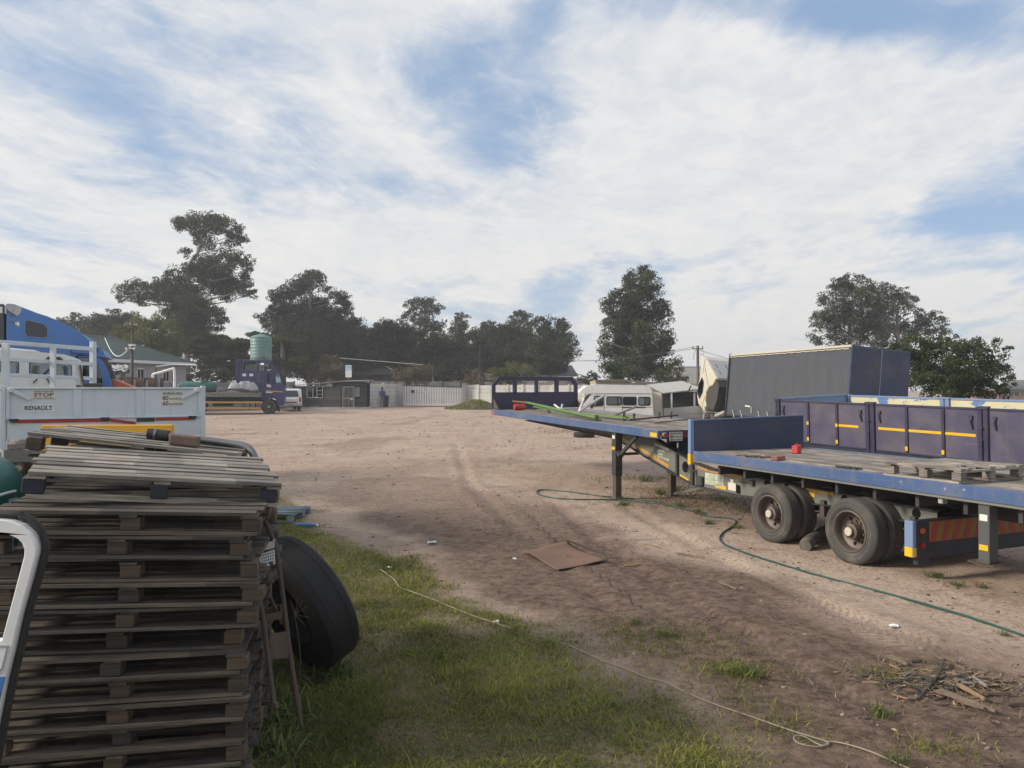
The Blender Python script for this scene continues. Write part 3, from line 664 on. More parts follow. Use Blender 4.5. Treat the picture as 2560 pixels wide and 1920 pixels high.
    MB().bx(0.62, 1.86, 3.5, 3.53, .6, .87).tube([(0.7, 3.2, .95), (0.75, 2.6, .92), (0.72, 2.0, .95), (0.8, 1.2, .9)], .03).tube([(0.66, 3.1, .98), (0.7, 2.4, 1.0), (0.68, 1.4, .97)], .02).build('air_lines', 'rubber', T)
    # landing legs
    for x in (0.03, 1.35):
        lg = MB().bx(x, x + .16, 5.93, 6.09, .52, 1.41).build('landing_leg', 'chassis_dark', T, bevel=.008)
        MB().bx(x + .015, x + .145, 5.945, 6.075, .06, .519).build('inner_leg', 'rusty_iron', lg)
        MB().bx(x - .0045, x - .0005, 5.96, 6.06, 1.27, 1.34).build('sticker', 'sticker_white', lg)
        MB().bx(x - .0045, x - .0005, 5.96, 6.07, 1.05, 1.11).build('reflector', 'yellow_reflector', lg)
        MB().hexa([(x - .05, 5.86, .0), (x + .22, 5.86, .0), (x + .22, 6.16, .0), (x - .05, 6.16, .0)], [(x + .0, 5.93, .10), (x + .16, 5.93, .10), (x + .16, 6.09, .10), (x, 6.09, .10)]).build('foot', 'rusty_iron', lg)
        MB().bar((x + .08, 5.92, .93), (x + .08, 5.25, 1.36), .06).bar((x + .08, 5.92, .95), (x + .08, 5.86, 1.0), .12).build('brace', 'chassis_dark', lg)
    MB().bx(.19, 1.35, 5.98, 6.04, .93, .98).build('cross_shaft', 'chassis_dark', T)
    MB().bar((1.43, 5.9, .10), (1.43, 4.6, .42), .05).build('brace', 'chassis_grey', T)
    # rear bumper with chevrons
    bp = MB().bx(0.03, 2.41, -1.02, -.92, .27, .72).bx(0.09, .3, -1.0, -.93, .19, .27).build('bumper', 'dark_navy', T, bevel=.006)
    cv = MB(); W0, W1, z0, z1 = .25, 2.19, .46, .70; N = 20; st = (W1 - W0) / N; mid = (W0 + W1) / 2
    cy = MB().bx(W0, W1, -1.026, -1.0215, z0, z1).build('chevron_board', 'chevron_yellow', bp)
    for k in range(0, N // 2, 2):
        for s in (0, 1):
            a = W0 + k * st; P = [(a, z0), (a + st, z0), (min(a + st * 1.8, mid), z1), (a + st * .8, z1)]
            if s: P = [(2 * mid - p[0], p[1]) for p in P][::-1]
            cv.plate([P], lambda q, c, t: (q, -1.0265 - t, c), 0, .002)
    cv.build('chevron_stripes', 'red_reflector', cy)
    MB().bx(-.03, .029, -1.03, -.91, .30, .725).build('bumper_post', 'light_blue_paint', bp, bevel=.006)
    MB().bx(-.034, .025, -1.036, -1.031, .30, .41).bx(-.035, -.0305, -1.02, -.92, .30, .41).build('reflector', 'yellow_reflector', bp)
    MB().cyl((.13, -1.0215, .60), (.13, -1.045, .60), .035, n=16).build('amber_lamp', 'amber_lens', bp, smooth=40)
    MB().cyl((.13, -1.0215, .43), (.13, -1.045, .43), .035, n=16).build('red_lamp', 'red_lens', bp, smooth=40)
    # support leg near the tail
    sl = MB().bx(.03, .17, -1.93, -1.80, .42, 1.045).build('support_leg', 'leg_grey', T, bevel=.006)
    MB().bx(.026, .0295, -1.91, -1.82, .86, .93).build('sticker', 'sticker_white', sl)
    MB().bx(.026, .0295, -1.915, -1.815, .54, .60).build('reflector', 'yellow_reflector', sl)
    ft = MB(); N = 8
    for i in range(N):
        a0, a1 = -.15 + .3 * i / N, -.15 + .3 * (i + 1) / N; h = lambda a: .395 + 0.6 * a * a * 1.2
        ft.hexa([(-.02, -1.865 + a0, h(a0) - .012), (.22, -1.865 + a0, h(a0) - .012), (.22, -1.865 + a1, h(a1) - .012), (-.02, -1.865 + a1, h(a1) - .012)], [(-.02, -1.865 + a0, h(a0)), (.22, -1.865 + a0, h(a0)), (.22, -1.865 + a1, h(a1)), (-.02, -1.865 + a1, h(a1))])
    ft.bx(.02, .18, -1.94, -1.79, .40, .43).build('foot', 'rusty_iron', sl)
    MB().tube([(.5, -2.05, .50), (.5, -2.75, 1.0)], .03).tube([(.9, -2.0, .7), (.9, -2.3, .95)], .025).build('brace', 'galvanised', T, smooth=40)
    MB().bx(.04, .14, -1.36, -1.30, .97, 1.04).build('marker_lamp', 'galvanised', T, bevel=.01)
    MB().bx(.10, .16, -4.2, -2.5, .93, .99).build('reflective_strip', 'orange_stripe', T)
    for x in (.62, 1.82):
        MB().bx(x - .05, x + .05, -4.2, -1.3, .80, 1.04).build('rear_beam', 'chassis_dark', T)
    # axles, springs, wheels
    for y in (0.0, 1.5):
        MB().cyl((.5, y, .44), (1.94, y, .44), .065).build('axle', 'chassis_dark', T, smooth=40)
    for x in (.55, 1.89):
        for y in (0, 1.5):
            sp = MB()
            for i in range(4): sp.bx(x - .04, x + .04, y - .55 + i * .1, y + .55 - i * .1, .50 - i * .014, .512 - i * .014)
            sp.bx(x - .05, x + .05, y - .62, y - .54, .45, .68).bx(x - .05, x + .05, y + .54, y + .62, .45, .68).build('leaf_spring', 'rusty_iron', T)
    protos = [truck_wheel('wheel', .435, .26, True), truck_wheel('wheel', .435, .26, False)]
    for y in (0.0, 1.5):
        for side in (0, 1):
            for inner in (0, 1):
                w_ = copy_tree(protos[inner], T); x = (.04 + inner * .29) if side == 0 else (2.40 - inner * .29)
                w_.location = (x, y, .435 - (0.012 if y == 0 else 0.004)); w_.rotation_euler = (R(random.uniform(0, 360)), 0, R(180) if side else 0)
    for p in protos:
        for c in kids(p): bpy.data.objects.remove(c)
        bpy.data.objects.remove(p)
    return T
def truck_wheel(name, r, w, outer, groove=True):
    """a wheel whose outer face looks along -x at x = 0; parts: tyre, rim"""
    E_ = bpy.data.objects.new(name, None); C.objects.link(E_)
    M = Matrix.Rotation(R(90), 4, 'Y')      # local z -> x
    k = r / .435; ri = .265 * k
    prof = [(ri, .03), (ri + .03 * k, .008), (r * .715, .001), (r * .73, -.006), (r * .745, .0), (r * .80, -.004), (r * .86, .001), (r * .87, -.004), (r * .885, .003), (r * .92, .008), (r * .975, .028), (r, .05)]
    n = 4
    for i in range(n):
        a = .05 + (w - .10) * (i + .4) / n; prof += [(r, a - .006), (r - .010, a - .005), (r - .010, a + .005), (r, a + .006)] if groove else []
    prof += [(r, w - .05), (r * .975, w - .028), (r * .92, w - .008), (r * .8, w + .004), (ri + .03 * k, w - .008), (ri, w - .03), (ri - .012, w - .05), (ri - .012, .05)]
    MB().lathe(prof, 56, M, closed=True).build('tyre', 'tyre_rubber', E_, smooth=32)
    rm = MB(); dish = .15 if outer else .06
    rm.lathe([(ri + .006, .022), (ri + .012, .012), (ri - .004, .006), (ri - .016, .02), (ri - .022, .06), (ri - .03, dish - .02), (ri - .06, dish), (.11 * k, dish + .012), (.10 * k, dish + .012), (.10 * k, .04), (.066 * k, .03), (.066 * k, -.0)], 40, M, caps=False)
    rm.lathe([(ri - .013, .055), (ri - .013, w - .05), (ri - .02, w - .05), (ri - .02, .055)], 40, M, closed=True)
    rim = rm.build('rim', 'rim_steel', E_, smooth=35)
    hl = MB()
    for i in range(8):
        a = i * math.pi / 4; y, z = .175 * k * math.cos(a), .175 * k * math.sin(a); hl.cyl((dish - .004, y, z), (dish + .006, y, z), .024 * k, n=14)
    nb = MB()
    for i in range(10):
        a = i * math.pi / 5 + .2; y, z = .128 * k * math.cos(a), .128 * k * math.sin(a); nb.cyl((dish + .01, y, z), (dish - .024, y, z), .014 * k, n=6)
    cap = MB().cyl((.002, 0, 0), (-.012, 0, 0), .060 * k, .054 * k, n=24)
    V = len(rm.v)
    rim_all = MB(); rim_all.v = rm.v + hl.v + nb.v + cap.v
    rim_all.f = rm.f + [tuple(i + V for i in f) for f in hl.f] + [tuple(i + V + len(hl.v) for i in f) for f in nb.f] + [tuple(i + V + len(hl.v) + len(nb.v) for i in f) for f in cap.f]
    rim_all.m = [0] * len(rm.f) + [1] * len(hl.f) + [0] * len(nb.f) + [2] * len(cap.f)
    bpy.data.objects.remove(rim)
    rim_all.build('rim', ['rim_steel', 'black_void', 'hub_cream'], E_, smooth=35)
    return E_
FLAT = build_flatbed()
def fl(x, y, z):
    """a point given in the flatbed's own frame"""
    return Vector((4.36 + x * .92198 - y * .38723, 10.05 + x * .38723 + y * .92198, z))
def zu(y): return 1.518 + (y - 4.37) * 0.0213

# ------------------------------------------------------------------ things lying on and under the flatbed
def red_box():
    p = fl(1.35, 2.33, 1.222); T = thing('battery_box', 'bright red plastic box standing on the lower plank deck', 'box', p, (0, 0, TY + .5))
    MB().hexa([(-.10, -.055, 0), (.10, -.055, 0), (.10, .055, 0), (-.10, .055, 0)], [(-.09, -.05, .125), (.10, -.05, .14), (.10, .05, .14), (-.09, .05, .125)]).build('case', 'red_paint', T, bevel=.012)
    MB().tube([(-.05, 0, .128), (-.03, 0, .15), (.04, 0, .156), (.06, 0, .136)], .008).build('handle', 'red_paint', T, smooth=50)
red_box()
def red_brick():
    p = fl(.22, 1.5, 1.222); b = MB().bx(-.125, .125, -.055, .055, 0, .06).build('brick', 'brick_red', bevel=.006, loc=p, rot=(0, 0, TY + .35)); MATS['brick_red']
    tag(b, 'flat reddish brick lying near the edge of the lower deck', 'brick')
red_brick()
def chain_heap():
    pts = [fl(.10 + .05 * math.sin(i * 1.9) + i * .012, 2.2 + .10 * math.cos(i * 1.3) - i * .02, 1.232 + .012 * abs(math.sin(i))) for i in range(26)]
    tag(MB().tube(catmull(pts, 4), .011, 6).build('chain', 'rusty_iron', smooth=60), 'dark rusty chain heaped by the flat red brick', 'chain')
    o = MB(); 
    for i in range(3): o.bar(fl(.2 + i * .02, .35 + .03 * i, 1.236), fl(.26 + i * .02, -.02 + .03 * i, 1.236), .018, .02)
    for i in range(4): o.bar(fl(.195, .34 - i * .1, 1.238), fl(.30, .36 - i * .1, 1.238), .016, .016)
    tag(o.build('grating', 'chassis_dark'), 'small dark iron grating lying flat on the plank deck', 'grating')
chain_heap()
def iron_scrap():
    f = lambda x, y, z=0: fl(x, y, zu(y) + z)
    T = thing('scrap_iron', 'bent lime green angle iron frame lying on the upper deck', 'metal frame', f(.9, 8.5))
    T.rotation_euler = (0, 0, 0); L = lambda x, y, z=0: f(x, y, z) - T.location
    MB().bar(L(.55, 11.5, .24), L(.30, 7.2, .07), .10, .035).bar(L(.62, 11.2, .14), L(.38, 7.2, .03), .08, .03).build('long_bar', 'green_iron', T)
    MB().bar(L(.52, 12.4, .24), L(.55, 11.52, .24), .07, .035).build('rusty_end', 'rust_orange', T)
    MB().bar(L(.9, 9.4, .06), L(.95, 7.0, .07), .09, .03).bar(L(1.1, 8.8, .05), L(1.0, 6.8, .09), .06, .03).build('cross_bar', 'green_iron', T)
    MB().bar(L(.30, 7.2, -.01), L(.30, 7.2, .13), .06).bar(L(.93, 7.1, 0), L(.93, 7.1, .2), .05).bar(L(1.25, 7.2, 0), L(1.25, 7.2, .16), .05).bar(L(.8, 10.6, 0), L(.8, 10.9, .17), .04).build('stub_leg', 'rusty_iron', T)
    def one(name, lab, cat, mat, *segs, w=.045, h=.035):
        b = MB()
        for p, q in segs: b.bar(f(*p), f(*q), w, h)
        tag(b.build(name, mat), lab, cat)
    one('angle_iron', 'grey angle iron with a crossed upright propped behind the green frame', 'angle iron', 'galvanised', ((.8, 9.0, .10), (1.75, 9.4, .50)), ((.85, 9.1, .05), (1.05, 9.2, .42)), w=.06)
    one('angle_iron', 'dark steel bar slanting up to the right above the green frame', 'angle iron', 'chassis_grey', ((1.0, 7.6, .10), (1.95, 8.2, .26)), w=.05)
    one('angle_iron', 'long brown rusty bar with stub ends nearest the middle of the deck', 'angle iron', 'rusty_iron', ((.75, 6.6, .05), (2.2, 6.9, .12)), ((1.6, 6.75, .05), (1.62, 6.75, .2)), ((2.0, 6.85, .05), (2.0, 6.85, .2)))
    one('angle_iron', 'short white metal rail resting along the headboard base', 'angle iron', 'white_clean', ((1.75, 11.9, .05), (2.6, 11.9, .06)), w=.05, h=.03)
    one('angle_iron', 'thin rusty rod lying across the deck behind the long brown bar', 'angle iron', 'rusty_iron', ((1.0, 6.0, .02), (2.5, 6.7, .05)), w=.03, h=.02)
    one('angle_iron', 'white forked bracket standing near the green frame', 'bracket', 'white_clean', ((.75, 9.9, .04), (.82, 9.9, .26)), ((.76, 9.8, .10), (.68, 10.1, .24)), w=.03)
    p = f(.62, 12.2); J = thing('jerrycan', 'dull red can lying by the purple headboard', 'can', p, (0, 0, TY))
    MB().lathe([(.0, -.16), (.07, -.16), (.085, -.13), (.085, .13), (.06, .17), (.0, .17)], 16, Matrix.Translation((0, 0, .085)) @ Matrix.Rotation(R(90), 4, 'Y')).build('body', 'red_paint', J, smooth=40)
    MB().cyl((.17, 0, .085), (.21, 0, .085), .025).build('cap', 'rust_orange', J, smooth=40)
iron_scrap()
def log_():
    a = gpr(2012, 1378, .07); b = gpr(2075, 1348, .13)
    pts = catmull([a, a.lerp(b, .45) + Vector((0, 0, .05)), b], 5)
    tag(MB().tube(pts, [.085 + .012 * math.sin(i) for i in range(len(pts))], 12).build('log', 'bark', smooth=50), 'short crooked log wedged under the rear wheel', 'log')
log_()
# ------------------------------------------------------------------ pallets
def make_pallet(L=1.4, Dp=1.14, H=0.131, tops=9, label='', group=None, board='pallet_wood', block='pallet_block', seed=0):
    """long side along x, front edge at y = 0, left end at x = 0; the base at z = 0"""
    rg = random.Random(seed); T = thing('pallet', label, 'pallet', group=group); k = H / .131
    tb = MB(); th = .018 * k; pitch = Dp / tops
    for i in range(tops):
        y0 = i * pitch + rg.uniform(-.007, .007); w = pitch * rg.uniform(.62, .78); a, b = rg.uniform(-.03, .012), L + rg.uniform(-.03, .02); z = H - th; s = rg.uniform(-.006, .006); q = rg.uniform(-.005, .006)
        if rg.random() < .12 and 0 < i < tops - 1: b = L * rg.choice((.55, .72))
        N = 5; zs = [z + s * math.sin(3 * j / N + i) + q * j / N for j in range(N + 1)]
        for j in range(N):
            x0, x1 = a + (b - a) * j / N, a + (b - a) * (j + 1) / N
            tb.hexa([(x0, y0, zs[j]), (x1, y0, zs[j + 1]), (x1, y0 + w, zs[j + 1]), (x0, y0 + w, zs[j])], [(x0, y0, zs[j] + th), (x1, y0, zs[j + 1] + th), (x1, y0 + w, zs[j + 1] + th), (x0, y0 + w, zs[j] + th)])
    tb.build('top_boards', board, T)
    st = MB()
    for x in (.0, L / 2 - .05, L - .10): st.bx(x + .004, x + .096, .002, Dp - .02, H - 2 * th, H - th - .0025)
    st.build('stringers', board, T)
    for x in (.0, L / 2 - .05, L - .11):
        for y in (0.004, Dp / 2 - .05, Dp - .13):
            x0, y0 = x + rg.uniform(-.02, .025), y + rg.uniform(-.006, .02)
            MB().bx(x0, x0 + .105 * rg.uniform(.9, 1.1), y0, y0 + .10, th + .002, H - 2 * th - .002).build('block', block, T, bevel=.004)
    bt = MB()
    for y in (0, Dp / 2 - .05, Dp - .12): bt.bx(rg.uniform(-.02, .015), L + rg.uniform(-.03, .015), y + rg.uniform(-.012, .004), y + rg.uniform(.07, .10), 0, th * rg.uniform(.8, 1.0))
    bt.build('bottom_boards', board, T)
    return T
ORD = ['second', 'third', 'fourth', 'fifth', 'sixth', 'seventh', 'eighth', 'ninth', 'tenth', 'eleventh', 'twelfth', 'thirteenth']
def pallet_stack():
    protos = [make_pallet(seed=i, label='p', group='pallets in the front stack') for i in range(12)]
    used = set()
    # near stack: measured left and right heights of each pallet's top edge
    for k in range(12):
        tilt = (0.062 - 0.0075 * k) if k < 9 else -0.004 * (k - 8)
        zr = 1.575 - .1316 * k; i = k
        P = protos[i] if i not in used else copy_tree(protos[i]); used.add(i)
        off = [0.0, -.055, .0, .015, .02, -.075, -.055, -.035, -.02, -.025, -.03, -.02][k]
        yaw = R(10 + [1.5, -1, 0.5, -.5, 1, -1.2, .6, 0, -.8, .8, 0, -.4][k]); right = Vector((-1.47 + off - k * .004, 4.46 - [.0, .03, -.01, .02, 0, -.02, .02, 0, .03, -.01, .02, 0][k], zr))
        roll = math.atan2(tilt, 1.4)
        Mx = Matrix.Rotation(yaw, 4, 'Z') @ Matrix.Rotation(roll, 4, 'Y') @ Matrix.Rotation(.03 if k < 3 else 0, 4, 'X')
        P.location = right - (Mx @ Vector((1.4, 0, .131))); P.rotation_euler = Mx.to_euler()
        P['label'] = f'weathered grey pallet, {ORD[k]} from the top of the front stack' if k < 11 else 'weathered grey pallet on the ground at the bottom of the front stack'
    # the bleached pallet set askew on top
    A = make_pallet(1.40, 1.20, .150, 8, 'bleached pallet with dark painted blocks set askew on top of the front stack', 'pallets in the front stack', 'pallet_bleached', 'dark_navy', 11)
    FL, FR, BL = Vector((-2.715, 4.30, 1.835)), Vector((-1.449, 4.905, 1.690)), Vector((-3.21, 5.345, 1.905))
    ex = (FR - FL).normalized(); ey = (BL - FL); ey = (ey - ex * ey.dot(ex)).normalized(); ez = ex.cross(ey)
    Mx = Matrix((ex, ey, ez)).transposed().to_4x4(); A.rotation_euler = Mx.to_euler(); A.location = FL - (Mx @ Vector((0, 0, .150)))
    # second stack behind
    B = make_pallet(1.45, 1.14, .145, 9, 'tilted grey pallet on top of the rear stack with a brick lying on it', 'pallets in the rear stack', 'pallet_bleached', 'pallet_block', 12)
    FL, FR, BL = Vector((-3.46, 5.50, 1.985)), Vector((-2.11, 5.88, 1.805)), Vector((-3.80, 6.55, 1.985))
    ex = (FR - FL).normalized(); ey = (BL - FL); ey = (ey - ex * ey.dot(ex)).normalized(); ez = ex.cross(ey)
    Mx = Matrix((ex, ey, ez)).transposed().to_4x4(); B.rotation_euler = Mx.to_euler(); B.location = FL - (Mx @ Vector((0, 0, .145)))
    src = protos[2]
    for k in range(12):
        P = copy_tree(src); z0 = 1.66 - .1385 * (k + 1) + .0; f = max(0, 1 - k / 9)
        P.rotation_euler = (0, math.atan2(.165 * f, 1.4), R(15 + (k % 3) - 1)); P.location = (-3.46 + .01 * (k % 2), 5.52, max(z0 + .165 * f, .002)); P.scale = (1, 1, 1.05)
        P['group'] = 'pallets in the rear stack'; P['label'] = 'grey pallet of the rear stack behind the front stack, under the tilted one'
    G = make_pallet(1.3, 1.0, .15, 7, 'bluish grey pallet lying on the grass behind the pallet stacks', None, 'pallet_blue', 'pallet_blue', 15)
    p = gp(737, 1304); G.location = (p.x - 1.3, p.y, gh(p.x, p.y) + .01); G.rotation_euler = (0, 0, R(-3))
    F_ = make_pallet(1.0, 1.2, .165, 9, 'pallet with pale blocks lying on the rear of the blue flatbed', None, 'pallet_bleached', 'pallet_bleached', 16)
    # its block side faces left: long axis of the boards runs across the trailer
    F_.location = fl(.02, -.58, 1.224); F_.rotation_euler = (0, 0, TY + R(-90 + 3))
    return A, B
PA, PB = pallet_stack()

def brick_and_pipe():
    o = PB.matrix_basis
    top = lambda x, y, z=0: o @ Vector((x, y, .145 + z))
    b = MB(); b.bx(-.105, .105, -.055, .055, 0, .082)
    br = b.build('brick', 'brick_brown', bevel=.014, loc=top(1.02, .18), rot=(PB.rotation_euler.x, PB.rotation_euler.y, PB.rotation_euler.z - .1), seg=2); tag(br, 'rough brown brick weighing down the tilted pallet of the rear stack', 'brick')
    T = thing('exhaust_pipe', 'bent grey steel exhaust pipe with a rubber coupling across the rear pallets', 'pipe', (0, 0, 0))
    pts = [top(.85, .50, .04), top(1.1, .46, .038), top(1.32, .42, .035), top(1.48, .36, .02), top(1.56, .30, -.08), top(1.60, .27, -.16)]
    MB().tube(catmull(pts, 6), .031, 14).build('pipe', 'steel_pipe', T, smooth=60)
    MB().tube([top(.70, .53, .04), top(.86, .50, .04)], .043, 16).build('coupling', 'rubber', T, smooth=40)
    c = MB()
    for x in (.75, .81): c.tube([top(x, .52, .04), top(x + .018, .517, .04)], .046, 18)
    c.build('hose_clamp', 'steel_pipe', T, smooth=40)
    P = thing('steel_sheet', 'yellow steel sheet standing on edge between the pallets and the white trailer', 'sheet', (-4.50, 7.35, 0), (0, 0, R(4)))
    MB().bx(0, 1.22, 0, .05, 1.62, 1.945).build('sheet', 'yellow_steel', P, bevel=.006)
    MB().bx(.5, .58, -.02, .08, 0, 1.62).bx(1.05, 1.13, -.02, .08, 0, 1.62).bx(.58, 1.05, -.02, .08, .7, .78).bx(.5, .58, .08, .6, 0, .08).bx(1.05, 1.13, .08, .6, 0, .08).build('trestle', 'rusty_iron', P)
brick_and_pipe()

def big_tyre():
    a = Vector((.64, .64, .40)).normalized()
    Rt = .55; w = .33
    prof = [(.30, .03), (.34, .006), (Rt * .80, -.004), (Rt * .93, .012), (Rt * .985, .035), (Rt, .055)]
    for i in (0, 3):
        h = .085 + .05 * i; prof += [(Rt + .001, h - .004), (Rt - .0025, h - .002), (Rt - .0025, h + .002), (Rt + .001, h + .004)]
    prof += [(Rt, w - .055), (Rt * .985, w - .035), (Rt * .93, w - .012), (Rt * .8, w + .004), (.34, w - .006), (.30, w - .03), (.285, w - .03), (.33, w - .05), (.44, w - .04), (.485, w - .06), (.485, .06), (.44, .04), (.33, .05), (.285, .03)]
    o = MB().lathe(prof, 72, closed=True).build('tyre', 'tyre_tread', smooth=30)
    o.rotation_euler = a.to_track_quat('Z', 'Y').to_euler(); o.location = Vector((-1.80, 6.12, .50)) 
    tag(o, 'worn black truck tyre without a rim leaning against the pallets', 'tyre')
big_tyre()

def step_ladder():
    T = thing('cab_steps', 'rusty iron cab steps with a perforated tread leaning against the pallets', 'steps')
    q = lambda zx, zy, D: at(560 + zx / 3.072, 1300 + zy / 3.072, D)
    MB().tube([q(318, 10, 5.18), q(400, 190, 5.05), q(445, 500, 5.0), q(500, 950, 4.98), q(592, 1545, 4.95)], .0165, 8).build('rail', 'rusty_iron', T, smooth=50)
    MB().tube([q(252, 470, 4.78), q(300, 740, 4.76), q(330, 960, 4.75), q(385, 1390, 4.74), q(415, 1445, 4.72)], .0165, 8).build('rail', 'rusty_iron', T, smooth=50)
    MB().tube([q(340, 360, 5.1), q(362, 590, 5.05), q(450, 800, 4.98)], .010, 8).build('stay', 'rusty_iron', T, smooth=50)
    def step(x0, x1, y0, y1, D, dep):
        a, b = q(x0, y1 - 6, D), q(x1, y1 - 40, D + .06); back = Vector((-.05, dep, .0)); up = Vector((0, 0, .045)); m = MB()
        for p, r in ((a, b), (a, a + back), (b, b + back), (a + back, b + back)): m.bar(p, r, .012, .045)
        return m
    step(250, 385, 115, 225, 4.95, .16).build('step_box', 'galvanised', T)
    step(300, 445, 600, 765, 4.86, .16).build('step_box', 'rusty_iron', T)
    # perforated tread
    a, b, c, d = q(272, 262, 4.93), q(392, 225, 4.99), q(397, 335, 4.97), q(288, 362, 4.91)
    f = lambda u, v, t: a + (b - a) * u + (d - a) * v + (c - b - d + a) * u * v + Vector((0, -t, 0))
    loops = [[(0, 0), (0, 1), (1, 1), (1, 0)]]
    for i in range(6):
        for j in range(4): x, y = .08 + i * .145 + .02 * (j % 2), .10 + j * .215; loops.append([(x, y), (x + .085, y), (x + .085, y + .11), (x, y + .11)])
    MB().plate(loops, f, 0, .006).build('perforated_tread', 'galvanised', T)
    m = MB(); m.bar(q(345, 915, 4.77), q(478, 890, 4.97), .02, .06); m.bar(q(345, 1000, 4.78), q(500, 990, 4.98), .02, .10); m.build('lower_tread', 'rusty_iron', T)
step_ladder()

def green_drum():
    T = thing('water_tank', 'green plastic water tank with white painted letters beside the pallets', 'tank', (-3.715, 4.95, 0))
    r = .52; prof = [(r, 0), (r, .4), (r + .012, .42), (r + .012, .48), (r, .5), (r, 1.0), (r + .012, 1.02), (r + .012, 1.08), (r, 1.1), (r, 1.55)]
    for i in range(1, 9): a = i * math.pi / 18; prof.append((r - .30 * (1 - math.cos(a)) * 1.1, 1.55 + .34 * math.sin(a)))
    prof += [(.2, 1.93), (.2, 1.99), (0, 1.99)]
    MB().lathe(prof, 56).build('body', 'green_plastic', T, smooth=45)
    a0 = R(13)
    def f(u, v, t):
        a = a0 + u / r; rr = r + .004 + t; return (rr * math.cos(a), rr * math.sin(a), 1.40 + v)
    text('DG', 'lettering', 'light_blue_letters', T, f, w=.36, h=.40, bold=.03)
    sh = thing('rubber_sheet', 'grey rubber sheet tied round the green tank with a white cord', 'sheet', (-3.715, 4.95, 0)); m = MB(); N = 14
    zt = lambda i: 1.60 - .05 * math.sin(i * .5); zb = lambda i: 1.28 + .06 * math.sin(i * .9) + .008 * i
    aa = [R(-165 + i * 8.5) for i in range(N + 1)]
    pt = lambda i, z, e: ((r + e) * math.cos(aa[i]), (r + e) * math.sin(aa[i]), z)
    for i in range(N):
        j = i + 1; m.hexa([pt(i, zb(i), .09), pt(j, zb(j), .09), pt(j, zb(j), .015), pt(i, zb(i), .015)], [pt(i, zt(i), .05), pt(j, zt(j), .05), pt(j, zt(j), .012), pt(i, zt(i), .012)])
    m.build('sheet', 'cloth_grey', sh, smooth=50)
    cord = [((r + .06 - .045 * max(0, i - 14) / 10) * math.cos(R(-170 + i * 7)), (r + .06 - .045 * max(0, i - 14) / 10) * math.sin(R(-170 + i * 7)), 1.62 + .02 * math.sin(i * .6)) for i in range(25)]
    MB().tube(cord, .009, 6).build('cord', 'paper_white', sh, smooth=60)
green_drum()

def van_door():
    """door frame of a parked van, most of which stands outside the picture on the left"""
    V = thing('parked_van', 'white and blue van with a rounded window frame at the left edge', 'van', (0, 0, 0))
    D = 2.6; k = D / FPX
    P = lambda x, y: (x * k, -y * k)                # photo pixels -> door plane metres
    outer = [(-420, 1299), (0, 1299), (30, 1303), (55, 1313), (75, 1330), (88, 1350), (93, 1370), (92, 1388), (75, 1455), (50, 1545), (33, 1625), (15, 1700), (2, 1765), (-40, 1980), (-420, 1980)]
    hole = [(-330, 1334), (0, 1334), (22, 1337), (42, 1346), (55, 1358), (61, 1374), (60, 1390), (5, 1600), (-330, 1600)]
    off = lambda L, d: [(x + (d if i else 0), y) for i, (x, y) in enumerate(L)]
    pos = lambda u, v, t: ((u - CX * k), D + t + .0, CAMZ + HY * k + v)
    body = MB().plate([[P(*p) for p in outer], [P(*p) for p in hole][::-1]], pos, 0, .035).build('door', 'white_clean', V, bevel=.006, seg=2)
    pts = [pos(*P(x + 9, y - (10 if y < 1345 else 4)), .03) for x, y in outer[:14]]
    MB().tube(catmull(pts, 4), .0125, 10).build('door_seal', 'rubber', body, smooth=60)
    MB().plate([[P(-420, 1690), P(17, 1690), P(2, 1752), P(-40, 1935), P(-420, 1935)]], pos, -.004, -.0005).build('blue_band', 'truck_blue', body)
    MB().plate([[P(-400, 1612), P(24, 1612), P(10, 1668), P(-2, 1682), P(-400, 1682)], [P(-396, 1615), P(-396, 1679), P(-4, 1679), P(7, 1666), P(20, 1615)]], pos, -.0035, -.0005).build('door_groove', 'galvanised', body)
    # the van itself, to the left of the picture
    prof = [(1.2, .45), (-2.6, .45), (-2.6, 2.35), (-2.4, 2.5), (.2, 2.5), (.75, 1.55), (1.15, 1.4)]
    MB().plate([prof], lambda a, c, t: (-2.62 - t, 1.5 + a, c), 0, 1.7).build('body', 'white_clean', V, bevel=.05, seg=2)
    MB().plate([[(.30, 2.32), (.72, 1.62), (.72, 1.58), (.28, 2.36)]], lambda a, c, t: (-2.8 - t, 1.52 + a, c + .01), 0, 1.35).build('windscreen', 'dark_glass', V)
    MB().tube([(-2.62, 2.62, .6), (-2.45, 2.615, .6)], .02).tube([(-2.62, 2.62, 1.5), (-2.45, 2.615, 1.5)], .02).build('hinge', 'galvanised', V)
    for x in (-2.72, -4.2):
        for y in (-.4, 2.0): MB().lathe([(.2, 0), (.32, .0), (.34, .03), (.34, .17), (.32, .2), (.2, .2)], 28, Matrix.Translation((x, y, .34)) @ Matrix.Rotation(R(-90), 4, 'Y'), closed=False).build('wheel', 'tyre_tread', V, smooth=40)
van_door()

